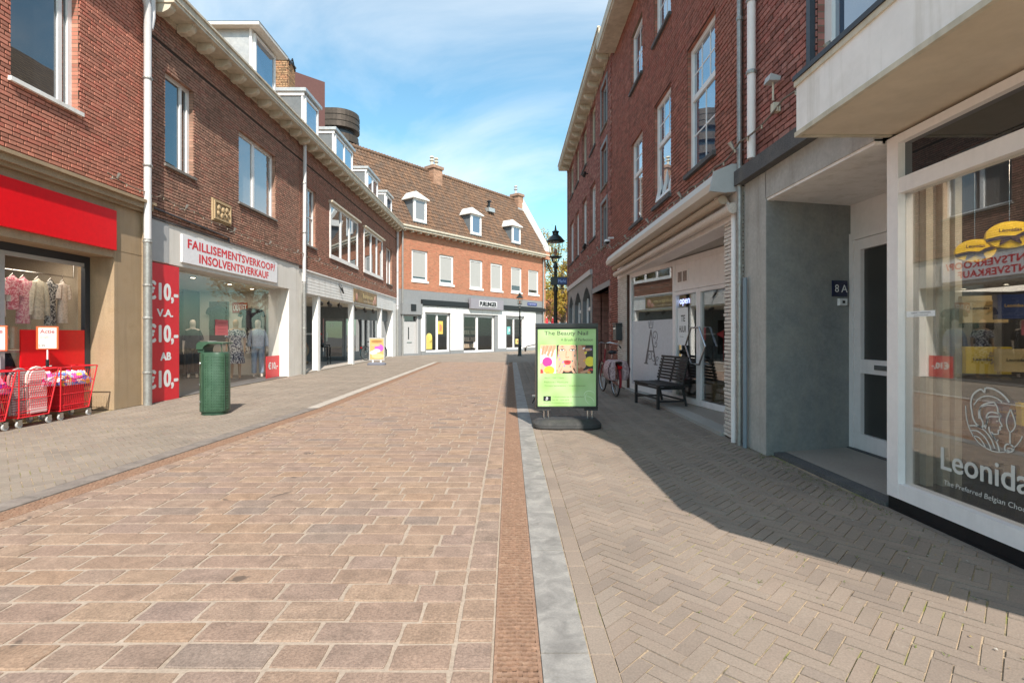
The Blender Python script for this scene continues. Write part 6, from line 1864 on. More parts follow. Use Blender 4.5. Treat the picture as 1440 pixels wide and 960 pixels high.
        b = MB(); b.wbox(-.78, -.36, -.10, .10, .745, .765); b.build('pannier_top', bags, t, local=True)
    return t
bagm = garment_mat('pannier_cloth', (.62, .46, .46), (.40, .26, .27), 22)
# heading along the pavement, its rear wheel towards the viewer
bicycle('bicycle', 'red framed bicycle with pale pink panniers by the white slim-brick pier', (2.17, 11.30, 0), R(94), (.28, .02, .03), bagm, lean=0)
bicycle('bicycle', 'black bicycle standing behind the green poster stand, only its handlebar showing', (.57, 9.5, 0), R(266), (.015, .015, .018), None)
bicycle('bicycle', 'dark bicycle leaning in the arcade behind the ice cream board', (-6.75, 25.6, .03), R(60), (.02, .05, .06), None)

# poster stand
t = thing('pavement_sign', 'black framed pavement stand with light green The Beauty Nail poster', 'pavement sign', (.80, 7.27, 0))
def PX(zx): return .33 + zx * .001667
def PZ(zy): return 1.5 - zy * .001667
FPs = Fr((0, 7.25), (1, 0), (0, -1))
fk = plain('stand_black', (.02, .02, .022), .3)
b = MB()
x0, x1, z0, z1 = PX(18), PX(549), PZ(745), PZ(25)
b.box(FPs, x0, x1, z1 - .068, z1, -.06, .03, ins=.010); b.box(FPs, x0, x1, z0, z0 + .036, -.06, .028, ins=.008)
b.box(FPs, x0, x0 + .036, z0 + .036, z1 - .068, -.06, .027, ins=.008); b.box(FPs, x1 - .036, x1, z0 + .036, z1 - .068, -.06, .027, ins=.008)
b.box(FPs, x0 + .01, x1 - .01, z0 + .01, z1 - .01, -.055, -.005); b.build('frame', fk, t)
def postergreen():
    m, t_, b_ = nodes('poster_green')
    c = ramp(t_, maprange(t_, noise(t_, 1.7, 2), .38, .64, 0, 1), [(.26, .46, .12), (.36, .58, .21), (.48, .68, .33)])
    t_.links.new(c, b_.inputs['Base Color']); b_.inputs['Roughness'].default_value = .28; return m
pz0, pz1, px0, px1 = PZ(725), PZ(74), PX(38), PX(528)
po = MB().box(FPs, px0, px1, pz0, pz1, -.004, .0).build('poster', postergreen(), t)
ink = plain('poster_ink', (.07, .085, .05), .5); ink2 = plain('poster_ink_soft', (.16, .24, .08), .5)
tx = MB()
text(FPs, 'The Beauty Nail', PX(277), PZ(114), .0012, ink, mb=tx, wid=.615, hei=.074, bold=.008)
text(FPs, 'A Brush of Perfection', PX(367), PZ(164), .0012, ink, mb=tx, wid=.45, hei=.040)
tx.build('lettering', ink, po)
tx = MB()
for s_, zx, zy, w_ in (('Acryl / Gel / Nails', 175, 487, .275), ('Pedicure / Manicure', 192, 521, .335), ('Wimperextensions / Wenkbrauwen', 265, 553, .58), ('Wilhelminastraat 5 Roosendaal', 292, 645, .44), ('Tel: 06 - 1234 5678', 230, 672, .24), ('www.thebeautynail.nl', 205, 697, .40)):
    text(FPs, s_, PX(zx), PZ(zy), .0012, ink2, mb=tx, wid=w_, hei=.026 if zy < 600 else .018)
tx.build('small_lettering', ink2, po)
sk = plain('print_skin', (.62, .32, .20), .35); sk2 = plain('print_skin_light', (.74, .44, .30), .35); sk3 = plain('print_skin_shadow', (.42, .15, .08), .35)
cols_p = {'white': plain('print_pale', (.85, .80, .74), .35), 'skin': sk, 'skinl': sk2, 'skins': sk3, 'pink': plain('print_pink', (.85, .05, .30), .35), 'yell': plain('print_yellow', (.88, .70, .05), .35), 'oran': plain('print_orange', (.88, .40, .08), .35),
          'red': plain('print_lips', (.70, .05, .06), .3), 'dark': plain('print_dark_hair', (.03, .02, .02), .35), 'eye': plain('print_eye', (.12, .25, .22), .3), 'viol': plain('print_violet', (.35, .25, .55), .3), 'lav': plain('print_white_nail', (.88, .82, .86), .3)}
layers = {}
dep = [0.0012]
def ell(col, cx, cy, rx, ry, rot=0):
    pts = []
    for k in range(22):
        a = 2 * math.pi * k / 22; x, y = rx * math.cos(a), ry * math.sin(a); c_, s_ = math.cos(R(rot)), math.sin(R(rot))
        pts.append((cx + x * c_ - y * s_, cy + x * s_ + y * c_))
    pol(col, pts)
def pol(col, pts, lim=None):
    lim = LIM[0]
    for (a_, b_, c_) in ((-1, 0, -lim[0]), (1, 0, lim[1]), (0, -1, -lim[2]), (0, 1, lim[3])):
        pts = clip(pts, a_, b_, c_)
        if len(pts) < 3: return
    dep[0] += .00006
    layers.setdefault(col, MB()).poly(FPs, [(PX(x), PZ(y)) for x, y in pts], dep[0], .0001)
def finger(col, x0_, y0_, x1_, y1_, w0, nail=None):
    a = math.atan2(y1_ - y0_, x1_ - x0_); nx, ny = -math.sin(a), math.cos(a)
    pts = [(x0_ + nx * w0, y0_ + ny * w0)] 
    for k in range(9):
        b_ = math.pi / 2 - math.pi * k / 8
        pts.append((x1_ + math.cos(a) * math.cos(b_) * w0 * .8 + nx * math.sin(b_) * w0 * .8, y1_ + math.sin(a) * math.cos(b_) * w0 * .8 + ny * math.sin(b_) * w0 * .8))
    pts.append((x0_ - nx * w0, y0_ - ny * w0)); pol(col, pts)
    if nail: ell(nail, x1_ + math.cos(a) * w0 * .1, y1_ + math.sin(a) * w0 * .1, w0 * .85, w0 * .55, math.degrees(a))
LIM = [(60, 192, 210, 448)]
pol('white', [(60, 210), (192, 210), (192, 448), (60, 448)])
ell('skinl', 130, 215, 75, 50); 
for (a, b_, c_, d_, w_) in ((180, 210, 150, 318, 11), (150, 215, 118, 310, 12), (118, 215, 92, 296, 12), (90, 220, 72, 300, 10)): finger('skin', a, b_, c_, d_, w_, 'lav')
for k in range(3): finger('skins', 160 - 34 * k, 212, 134 - 30 * k, 285, 1.6)
ell('skinl', 75, 410, 35, 60, 20); ell('pink', 118, 352, 42, 40); ell('yell', 135, 422, 44, 36); ell('red', 68, 435, 14, 22); ell('oran', 120, 440, 20, 14)
LIM = [(198, 370, 210, 448)]
pol('dark', [(198, 210), (370, 210), (370, 448), (198, 448)])
ell('skin', 286, 300, 82, 138); ell('skinl', 284, 290, 70, 120); ell('skinl', 286, 235, 76, 60)
for sx_ in (-1, 1):
    cx = 286 + sx_ * 44
    ell('skins', cx, 252, 28, 11, sx_ * 4); ell('white', cx, 253, 21, 7, sx_ * 4); ell('eye', cx, 252, 8, 7); ell('dark', cx, 252, 3.4, 3.6)
    pol('dark', [(cx - 26, 250), (cx - 8, 243), (cx + 14, 243), (cx + 27, 250 + 0), (cx + 12, 247), (cx - 8, 247)])
    pol('skins', [(cx - sx_ * 26, 231), (cx - 8, 219), (cx + 12, 218), (cx + sx_ * 28, 229), (cx + 8, 224), (cx - 8, 225)])
ell('skins', 286, 312, 15, 5); ell('skinl', 286, 304, 11, 9); pol('skins', [(276, 262), (280, 262), (277, 300), (273, 303)])
ell('red', 286, 349, 34, 12); pol('red', [(252, 350), (272, 338), (286, 343), (300, 338), (320, 350)]); ell('red', 288, 362, 27, 13); ell('dark', 286, 352, 25, 3); ell('skinl', 288, 408, 42, 16)
for (a, b_, c_, d_, w_) in ((205, 448, 250, 355, 12), (198, 420, 222, 330, 11), (230, 452, 262, 385, 11), (198, 380, 212, 300, 9)): finger('skinl', a, b_, c_, d_, w_, 'viol')
for (a, b_, c_, d_, w_) in ((372, 440, 330, 345, 11), (372, 400, 350, 300, 10), (350, 452, 312, 392, 10)): finger('skinl', a, b_, c_, d_, w_, 'eye')
LIM = [(375, 503, 210, 448)]
pol('dark', [(375, 210), (503, 210), (503, 448), (375, 448)])
pol('skins', [(375, 210), (440, 210), (420, 448), (375, 448)]); ell('skin', 400, 300, 40, 110, -15); ell('yell', 478, 348, 42, 42)
for (a, b_, c_, d_, w_, n_) in ((385, 330, 440, 275, 15, 'yell'), (380, 280, 425, 238, 13, 'lav'), (440, 250, 485, 246, 12, 'viol'), (380, 400, 430, 340, 14, 'oran'), (400, 448, 470, 420, 13, 'red')): finger('skin', a, b_, c_, d_, w_, n_)
ell('red', 490, 415, 14, 9, 20); ell('oran', 470, 440, 16, 9)
for col, mb_ in layers.items(): stuff(mb_.build('printed_photo', cols_p[col], po))
MB().box(FPs, PX(85), PX(149), PZ(681), PZ(640), .001, .0016).build('printed_logo', M['black'], po)
text(FPs, 'B', PX(116), PZ(660), .002, M['letw'], po, hei=.045, slant=.2, name='logo_letter')
b = MB()
for (cx, cz, r0, a0, a1) in ((470, 640, 55, 20, 200), (500, 660, 70, 120, 260), (455, 690, 60, -10, 110)):
    b.ribbon(FPs, [(PX(cx + r0 * math.cos(R(a0 + (a1 - a0) * k / 14)) * (1 - k * .02)), PZ(cz - r0 * .8 * math.sin(R(a0 + (a1 - a0) * k / 14)))) for k in range(15)], [.001 + .006 * math.sin(math.pi * k / 14) for k in range(15)], .001, .0002)
b.build('printed_swirl', plain('print_light_green', (.72, .86, .6), .4), po)
for x in (PX(112), PX(480)):
    b = MB(); b.tube([(x - .03, 7.26, .10), (x - .03, 7.26, .26)], .016, 8); b.tube([(x + .03, 7.26, .10), (x + .03, 7.26, .26)], .016, 8); b.build('spring_post', M['steel'], t)
b = MB(); b.box(FPs, PX(30), PX(145), PZ(758), PZ(744), -.04, .045); b.box(FPs, PX(430), PX(540), PZ(758), PZ(744), -.04, .045); b.build('post_bracket', M['blackm'], t)
b = ring_stack([(.0, .46, .26), (.02, .475, .275), (.065, .475, .27), (.11, .43, .22), (.125, .38, .17)], 40, 4.0); b.build('weighted_base', pm('grey_black_plastic', (.045, .045, .045), .55, fine=40, vary=.2, dirt=.35, dirtcol=(.14, .13, .12), dscale=8, bmp=.3, bscale=30), t, local=True, smooth=True)
t.children[-1].location = (.0, .0, 0)

# small board by the arcade
t = thing('pavement_sign', 'pale framed board with pink and yellow ice cream picture by the arcade', 'pavement sign', (-5.68, 22.0, 0))
FB = Fr((-5.68, 22.0), (1, 0), (0, -1))
b = MB(); b.box(FB, -.33, .33, .20, 1.16, -.03, .0); b.build('frame', M['greyl'], t)
po = MB().box(FB, -.29, .29, .24, 1.11, .0, .004).build('poster', plain('poster_gold', (.62, .42, .16), .4), t)
for k, (cx, cz, rx, rz, c_) in enumerate([(.10, .72, .19, .17, (.80, .12, .55)), (.0, .60, .16, .08, (.85, .72, .66)), (-.14, .52, .15, .09, (.88, .85, .8)), (.05, .38, .26, .1, (.85, .68, .3)), (.0, 1.0, .24, .06, (.42, .22, .08)), (-.05, .84, .2, .05, (.55, .45, .25))]):
    q = MB(); q.poly(FB, [(cx + rx * math.cos(a * math.pi / 9), cz + rz * math.sin(a * math.pi / 9)) for a in range(18)], .0045 + k * .0004, .0003); q.build('print', plain('icecream_print_%d' % k, c_, .4), po)
b = ring_stack([(0, .38, .25), (.06, .38, .25), (.11, .3, .16)], 24, 4); b.build('weighted_base', pm('blue_grey_base', (.16, .17, .21), .5), t, local=True)
b = MB(); b.box(FB, -.2, -.14, .1, .2, -.02, .0); b.box(FB, .14, .2, .1, .2, -.02, 0); b.build('post', M['letw'], t)
# arcade sign box
t = thing('fascia_sign', 'brown picture panel sign set in the white arcade fascia', 'sign', FL.P(25, 2.7, .03))
MB().box(FL, 22.35, 26.15, 2.72, 3.32, .02, .06, ins=.01).build('panel', pm('sign_brown', [(.12, .08, .05), (.38, .26, .12)], .5, fine=4, vary=.3, dscale=1.5, bmp=0), t)
text(FL, 'Buitenom', 24.5, 3.08, .063, plain('sign_gold', (.75, .6, .3), .5), t, wid=1.7, hei=.2); text(FL, 'lunch & borrel', 24.6, 2.84, .063, plain('sign_cream', (.7, .6, .45), .5), t, wid=1.6, hei=.09)
q = MB(); 
for k, (s, z, r_) in enumerate([(22.7, 2.95, .16), (25.8, 3.0, .2), (25.5, 2.85, .12)]): q.blob(FL.P(s, z, .062), .008, r_, r_ * 1.1, 10, 6)
q.build('picture', pm('sign_picture', [(.45, .15, .12), (.6, .4, .3)], .5, fine=8, bmp=0), t)
t = thing('fascia_sensor', 'small dark bracket lamp fixed on the white arcade fascia', 'lamp', FL.P(20.5, 3.0, .05)); q = MB(); q.tube([FL.P(20.5, 3.3, .02), FL.P(20.5, 3.15, .10), FL.P(20.7, 2.95, .12)], [.03, .05, .03], 8); q.build('body', M['black'], t)
# arcade furniture
t = thing('round_basket', 'round wicker basket of brown goods behind the first arcade column', 'basket', (-8.95, 22.0, .03))
q = MB(); q.lathe([(.30, 0), (.34, .05), (.34, .12)], (-8.95, 22.0, .03), 18); q.build('rim', plain('wicker', (.28, .2, .12), .7), t)
q = MB(); q.tube([(-8.95, 22.05, .15), (-8.95, 21.93, .62)], .02, 6); q.ring((-8.95, 21.9, .62), (0, 1, -.2), .38, .04, 24, 6); q.build('hoop', plain('wicker_pale', (.4, .33, .24), .7), t)
q = MB(); random.seed(5)
for k in range(22): q.blob((-8.95 + random.uniform(-.28, .28), 21.88, .62 + random.uniform(-.28, .28)), .09, .06, .09, 7, 5, k % 2)
q.build('goods', [plain('goods_rust', (.32, .12, .07), .7), plain('goods_brown', (.18, .1, .06), .7)], t)
t = thing('display_table', 'small dark display table with red pennant in the arcade', 'table', (-8.0, 22.2, .03))
q = MB(); q.wbox(-8.3, -7.75, 22.0, 22.4, .74, .77); q.build('table_top', M['blackm'], t)
for x, y in ((-8.28, 22.03), (-7.78, 22.03), (-8.28, 22.37), (-7.78, 22.37)): MB().wbox(x - .015, x + .015, y - .015, y + .015, .03, .74).build('leg', M['blackm'], t)
q = MB(); q.lathe([(.08, 0), (.11, .08), (.05, .2), (.06, .3)], (-8.1, 22.2, .77), 10); q.build('dark_vase', M['blackm'], t)
q = MB(); q.tube([(-8.42, 22.0, .03), (-8.42, 22.0, 1.55)], .015, 6); q.extrude([(-8.41, 22.0, 1.5), (-8.0, 22.0, 1.32), (-8.41, 22.0, 1.1)], (0, .01, 0)); q.build('pennant', M['redp'], t)
random.seed(21)

# street lamps
def street_lamp(x, y, label, signs):
    t = thing('street_lamp', label, 'street lamp', (x, y, 0))
    bk = plain('lamp_green_black_%d' % int(y), (.012, .018, .016), .35)
    b = MB(); b.lathe([(.14, 0), (.14, .04), (.11, .08), (.10, .55), (.12, .60), (.085, .66), (.07, .80), (.055, .95), (.062, .98), (.05, 1.02), (.042, 2.3), (.06, 2.33), (.06, 2.40), (.04, 2.44), (.038, 2.86), (.07, 2.90), (.05, 2.95), (.03, 3.0), (.028, 3.04)], (x, y, 0), 14); b.build('post', bk, t, smooth=True)
    b = MB()
    for k in range(4):
        a = R(45 + 90 * k); b.tube([(x + math.cos(a) * .02, y + math.sin(a) * .02, 2.98), (x + math.cos(a) * .10, y + math.sin(a) * .10, 3.04), (x + math.cos(a) * .11, y + math.sin(a) * .11, 3.12)], .008, 5)
    b.lathe([(.12, 3.12), (.16, 3.135), (.16, 3.15), (.11, 3.16)], (x, y, 0), 8, rot=R(22.5)); b.build('cradle', bk, t)
    lt_, lb = (.185, 3.52), (.115, 3.15)
    b = MB(); b.lathe([(lb[0], lb[1]), (lt_[0], lt_[1])], (x, y, 0), 6, rot=R(0)); 
    b.f = b.f[:-2]; b.m = b.m[:-2]; b.build('lantern_glass', M['glassc'], t)
    b = MB()
    for k in range(6):
        a = R(60 * k); b.tube([(x + math.cos(a) * lb[0], y + math.sin(a) * lb[0], lb[1]), (x + math.cos(a) * lt_[0], y + math.sin(a) * lt_[0], lt_[1])], .006, 4)
    b.build('lantern_frame', bk, t)
    b = MB(); b.lathe([(.20, 3.50), (.225, 3.52), (.20, 3.545), (.14, 3.62), (.075, 3.67), (.07, 3.72), (.085, 3.735), (.085, 3.755), (.03, 3.775), (.022, 3.82), (.012, 3.90)], (x, y, 0), 16); b.build('lantern_roof', bk, t, smooth=True)
    b = MB(); b.lathe([(.03, 3.16), (.03, 3.22), (.045, 3.25), (.03, 3.34)], (x, y, 0), 10); b.build('lamp_burner', plain('burner_%d' % int(y), (.25, .09, .05), .4), t)
    if signs:
        q = MB(); q.tube([(x - .27, y, 2.38), (x + .27, y, 2.38)], .009, 6); q.build('cross_arm', bk, t)
        s_ = thing('street_name_sign', 'dark sign board with glowing blue panel on the near street lamp', 'sign', (x + .1, y - .05, 2.5))
        q = MB(); q.wbox(x - .12, x + .27, y - .085, y - .05, 2.47, 2.66); q.build('board', M['black'], s_)
        q = MB(); q.wbox(x + .04, x + .265, y - .088, y - .0855, 2.49, 2.64); q.build('blue_panel', plain('blue_enamel', (.012, .03, .16), .3), s_)
        text(Fr((0, y - .089), (1, 0), (0, -1)), 'Markt', x + .15, 2.565, .001, plain('blue_light', (.35, .5, .9), .4), s_, wid=.18, hei=.07)
    return t
street_lamp(1.09, 12.3, 'black lantern street lamp rising behind the green poster stand', True)
street_lamp(.60, 31.2, 'distant black lantern street lamp before the corner shop window', False)

# ================================================================== CARTS AND CONTENTS
def cart(y0, y1, label, cat_loc):
    t = thing('roll_cart', label, 'shopping cart', (-6.95, (y0 + y1) / 2, 0))
    rw = M['redwire']; zb, zt = .14, .80
    xb0, xb1 = -6.80, -7.08; xt0, xt1 = -6.74, -7.16; yb0, yb1 = y0 + .06, y1 - .10
    def C4(f):   # corners at height fraction
        return [(xb0 + (xt0 - xb0) * f, yb0 + (y0 - yb0) * f), (xb0 + (xt0 - xb0) * f, yb1 + (y1 - yb1) * f), (xb1 + (xt1 - xb1) * f, yb1 + (y1 - yb1) * f), (xb1 + (xt1 - xb1) * f, yb0 + (y0 - yb0) * f)]
    b = MB()
    for f in (0, 1):
        c = C4(f); z = zb + (zt - zb) * f
        b.tube([(c[k % 4][0], c[k % 4][1], z) for k in range(5)], .009, 6)
    for k in range(4):
        a, c = C4(0)[k], C4(1)[k]; b.tube([(a[0], a[1], zb), (c[0], c[1], zt)], .010, 6)
    b.build('frame', rw, t)
    b = MB()
    for f in (.12, .38, .66):
        c = C4(f); b.tube([(c[k % 4][0], c[k % 4][1], zb + (zt - zb) * f) for k in range(5)], .005, 4)
    for k in range(4):
        n = 16 if k % 2 == 0 else 9
        for i in range(1, n):
            u = i / n; p, q = C4(0)[k], C4(0)[(k + 1) % 4]; p2, q2 = C4(.92)[k], C4(.92)[(k + 1) % 4]
            b.tube([(p[0] + (q[0] - p[0]) * u, p[1] + (q[1] - p[1]) * u, zb), (p2[0] + (q2[0] - p2[0]) * u, p2[1] + (q2[1] - p2[1]) * u, zb + (zt - zb) * .92)], .0022, 3, cap=False)
    stuff(b.build('wire_grid', rw, t))
    c = C4(0)
    b = MB(); b.extrude([(c[k][0], c[k][1], zb - .01) for k in range(4)], (0, 0, .012)); b.build('base_plate', rw, t)
    for k in range(4):
        px_, py_ = c[k]; w_ = MB(); w_.tube([(px_ - .012, py_, .048), (px_ + .012, py_, .048)], .045, 14); w_.build('castor', M['greyl'], t)
        w_ = MB(); w_.wbox(px_ - .02, px_ - .014, py_ - .03, py_ + .03, .04, .13); w_.wbox(px_ + .014, px_ + .02, py_ - .03, py_ + .03, .04, .13); w_.wbox(px_ - .02, px_ + .02, py_ - .03, py_ + .03, .118, .13); w_.build('castor_fork', M['steel'], t)
    return t
cart(7.74, 8.42, 'red wire cart of folded towels, farthest right of the three by the shop', None)
cart(7.08, 7.70, 'middle red wire cart holding striped folding loungers', None)
cart(6.42, 7.04, 'red wire cart at the left edge full of bright pink and purple cloth', None)
def liner(y0, y1, mat, z1, label):
    q = MB(); q.extrude([(-6.83, y0, .16), (-6.83, y1 - .03, .16), (-7.06, y1 - .03, .16), (-7.06, y0, .16)], (0, 0, z1 - .16)); tag(q.build('stacked_packages', mat), label, 'goods')
liner(7.86, 8.30, plain('red_goods', (.62, .02, .03), .5), .52, 'red packed goods filling the right cart under the towels')
liner(6.56, 6.94, garment_mat('bright_cloth', (.55, .03, .2), (.12, .05, .3), 16), .48, 'dark pink and purple packed cloth in the left cart')
def cloth_heap(y0, y1, zc, cols, label, seed):
    rnd = random.Random(seed); m, t_, b_ = nodes('heap_%d' % seed)
    v = t_.nodes.new('ShaderNodeTexVoronoi'); v.inputs['Scale'].default_value = 16; g_ = t_.nodes.new('ShaderNodeNewGeometry'); t_.links.new(g_.outputs['Position'], v.inputs['Vector'])
    s_ = t_.nodes.new('ShaderNodeSeparateColor'); t_.links.new(v.outputs['Color'], s_.inputs[0])
    t_.links.new(ramp(t_, s_.outputs[0], cols, True), b_.inputs['Base Color']); b_.inputs['Roughness'].default_value = .8
    b = MB(); nx, ny = 12, 22; vs = []; fs = []
    for i in range(ny + 1):
        for k in range(nx + 1):
            u, w_ = k / nx, i / ny; e = min(u, 1 - u, w_, 1 - w_)
            vs.append((-6.77 - .36 * u, y0 + (y1 - y0) * w_, zc - .10 + min(.12, e * .9) + rnd.uniform(-.014, .014) + .03 * math.sin(w_ * 9 + u * 4)))
    for i in range(ny):
        for k in range(nx): a = i * (nx + 1) + k; fs.append((a, a + 1, a + nx + 2, a + nx + 1))
    n0 = len(vs); per = [k for k in range(nx + 1)] + [i * (nx + 1) + nx for i in range(1, ny + 1)] + [ny * (nx + 1) + k for k in range(nx - 1, -1, -1)] + [i * (nx + 1) for i in range(ny - 1, 0, -1)]
    for p in per: vs.append((vs[p][0], vs[p][1], zc - .16))
    for k in range(len(per)): fs.append((per[k], n0 + k, n0 + (k + 1) % len(per), per[(k + 1) % len(per)]))
    fs.append(tuple(range(n0, n0 + len(per)))); b.add(vs, fs)
    return tag(b.build('folded_cloths', m, smooth=True), label, 'cloths')
cloth_heap(7.80, 8.34, .68, [(.75, .7, .65), (.1, .2, .6), (.7, .08, .35), (.85, .8, .75), (.3, .45, .75), (.8, .55, .1)], 'multicoloured folded towels on top of the right red cart', 3)
cloth_heap(6.48, 7.0, .66, [(.7, .03, .2), (.35, .03, .4), (.8, .15, .25), (.12, .05, .35), (.85, .4, .5)], 'crumpled bright pink and purple cloths in the left red cart', 4)
cloth_heap(7.48, 7.69, .70, [(.8, .1, .4), (.7, .02, .2), (.85, .5, .65), (.85, .75, .8)], 'pink checked cloth in the middle red cart beside the loungers', 6)
def lounger(y, x, label, c1, c2, hh, n):
    m, t_, b_ = nodes('lounger_cloth_%d' % n)
    w_ = t_.nodes.new('ShaderNodeTexWave'); w_.inputs['Scale'].default_value = 9; w_.inputs['Distortion'].default_value = .6; w_.bands_direction = 'Z'
    g_ = t_.nodes.new('ShaderNodeNewGeometry'); t_.links.new(g_.outputs['Position'], w_.inputs['Vector'])
    t_.links.new(mixc(t_, maprange(t_, w_.outputs[0], .35, .6, 0, 1), c1, c2), b_.inputs['Base Color']); b_.inputs['Roughness'].default_value = .8
    t = thing('folding_lounger', label, 'lounger', (x, y, .16))
    def arch(wd):
        P = [(x, y - wd / 2, .18), (x + .0, y - wd / 2 - .02, hh - wd / 2)]
        for k in range(1, 8): a = math.pi - math.pi * k / 8; P.append((x, y + math.cos(a) * (wd / 2 + .02), hh - wd / 2 + math.sin(a) * (wd / 2 + .02)))
        P += [(x, y + wd / 2 + .02, hh - wd / 2), (x, y + wd / 2 + .03, .18)]; return P
    b = MB(); b.tube(arch(.26), .016, 8); b.build('frame', plain('lounger_frame_%d' % n, (.7, .6, .55) if n else (.3, .24, .24), .5), t, smooth=True)
    b = MB(); b.extrude([(p[0] + .012, y + (p[1] - y) * .88, p[2] - .02 if p[2] > .3 else p[2]) for p in arch(.26)], (.018, 0, 0)); b.build('fabric', m, t)
lounger(7.22, -6.88, 'grey and pink striped folding lounger, left one in the middle cart', (.55, .42, .42), (.25, .18, .18), .80, 0)
lounger(7.42, -6.82, 'white and pink striped folding lounger, right one in the middle cart', (.85, .72, .68), (.75, .3, .32), .81, 1)
def actie(y, label):
    t = thing('offer_sign', label, 'sign', (-6.98, y, .8)); FO = Fr((-6.98, y), (.80, .60), (.60, -.80))
    b = MB(); b.box(FO, -.13, .13, 1.07, 1.42, -.03, 0, ins=.006); b.build('frame', plain('orange_red_%d' % int(y * 10), (.82, .12, .03), .35), t)
    MB().box(FO, -.10, .105, 1.09, 1.40, .0, .004).build('card', plain('card_%d' % int(y * 10), (.74, .70, .66), .5), t)
    text(FO, 'Actie', 0.0, 1.345, .006, plain('actie_ink_%d' % int(y * 10), (.42, .10, .12), .5), t, wid=.165, hei=.06, bold=.02)
    gk = plain('grey_ink_%d' % int(y * 10), (.25, .24, .24), .5)
    text(FO, 'alle badlakens', -.02, 1.27, .006, gk, t, wid=.12, hei=.016); text(FO, '70 x 140 cm', -.03, 1.245, .006, gk, t, wid=.10, hei=.014); text(FO, '2.99', -.06, 1.13, .006, gk, t, wid=.07, hei=.035, bold=.02)
    b = MB(); b.tube([FO.P(0, .90, -.015), FO.P(0, 1.07, -.015)], .010, 6); b.build('post', M['letw'], t)
    b = MB(); b.tube([FO.P(0, .79, -.015), FO.P(0, .92, -.015)], .022, 8); b.tube([FO.P(-.06, .80, -.015), FO.P(.05, .82, -.015)], .014, 6); b.build('clamp', M['black'], t)
actie(7.78, 'orange framed Actie offer sign clamped between the right and middle carts')
actie(6.98, 'orange framed Actie offer sign cut off by the left picture edge')

# ================================================================== PEOPLE AND MANNEQUINS
def skin_mesh(name, V, E, Rr, sub=1):
    me = bpy.data.meshes.new(name); me.from_pydata(V, E, []); ob = bpy.data.objects.new(name, me); C.objects.link(ob)
    md = ob.modifiers.new('s', 'SKIN'); md.use_smooth_shade = True
    for i, r_ in enumerate(Rr):
        sv = me.skin_vertices[0].data[i]; sv.radius = r_ if isinstance(r_, tuple) else (r_, r_); sv.use_root = (i == 0)
    md2 = ob.modifiers.new('d', 'SUBSURF'); md2.levels = sub; md2.render_levels = sub
    dg = bpy.context.evaluated_depsgraph_get(); out = bpy.data.meshes.new_from_object(ob.evaluated_get(dg))
    bpy.data.objects.remove(ob); out.name = name
    return out
def body(name, mat, parent, arms='down', seated=False):
    V = []; E = []; Q = []
    def j(p, r_, par=None):
        V.append(p); Q.append(r_); i = len(V) - 1
        if par is not None: E.append((par, i))
        return i
    dz = -.42 if seated else 0
    pel = j((0, 0, .95 + dz), (.15, .11)); wa = j((0, 0, 1.08 + dz), (.12, .09), pel); ch_ = j((0, .01, 1.27 + dz), (.15, .105), wa); uc = j((0, .01, 1.40 + dz), (.12, .08), ch_)
    nk = j((0, .01, 1.49 + dz), .055, uc); ja = j((0, -.01, 1.56 + dz), (.085, .09), nk); hm = j((0, -.01, 1.65 + dz), (.105, .12), ja); ht = j((0, .01, 1.74 + dz), (.095, .10), hm)
    no = j((0, -.105, 1.615 + dz), .010, hm)
    for s_ in (-1, 1):
        sh_ = j((s_ * .165, .01, 1.40 + dz), .052, uc)
        if seated: el = j((s_ * .24, -.05, 1.14 + dz), .040, sh_); wr = j((s_ * .16, -.28, 1.08 + dz), .027, el); d = Vector((-.2 * s_, -1, -.1)).normalized()
        else: el = j((s_ * .23, .03, 1.12), .038, sh_); wr = j((s_ * .235, -.05, .88), .025, el); d = Vector((0, -.15, -1)).normalized()
        w0 = Vector(V[wr]); pa = j(tuple(w0 + d * .055), (.030, .018), wr); pa2 = j(tuple(w0 + d * .085), (.032, .016), pa)
        side = Vector((0, 1, 0)) if not seated else Vector((1, 0, 0))
        for q, (o, l) in enumerate(((-.027, .062), (-.009, .075), (.009, .070), (.026, .055))):
            f1 = j(tuple(w0 + d * .105 + side * o), .0085, pa2); f2 = j(tuple(w0 + d * (.105 + l) + side * o * 1.2 + Vector((-s_ * .015, 0, 0))), .007, f1)
        th = j(tuple(w0 + d * .06 + side * -.035), .009, pa); j(tuple(w0 + d * .095 + side * -.055), .008, th)
        hp = j((s_ * .085, 0, .90 + dz), .085, pel)
        if seated: kn = j((s_ * .12, -.42, .50), .06, hp); an = j((s_ * .12, -.42, .09), .038, kn)
        else: kn = j((s_ * .095, -.012, .50), .056, hp); an = j((s_ * .10, .02, .09), .036, kn)
        a = V[an]; hl = j((a[0], a[1] + .03, .04), .034, an); j((a[0] + s_ * .01, a[1] - .14, .028), (.036, .022), an)
    me = skin_mesh(name, V, E, Q); me.materials.append(mat)
    ob = bpy.data.objects.new('body', me); C.objects.link(ob); ob.parent = parent
    return ob
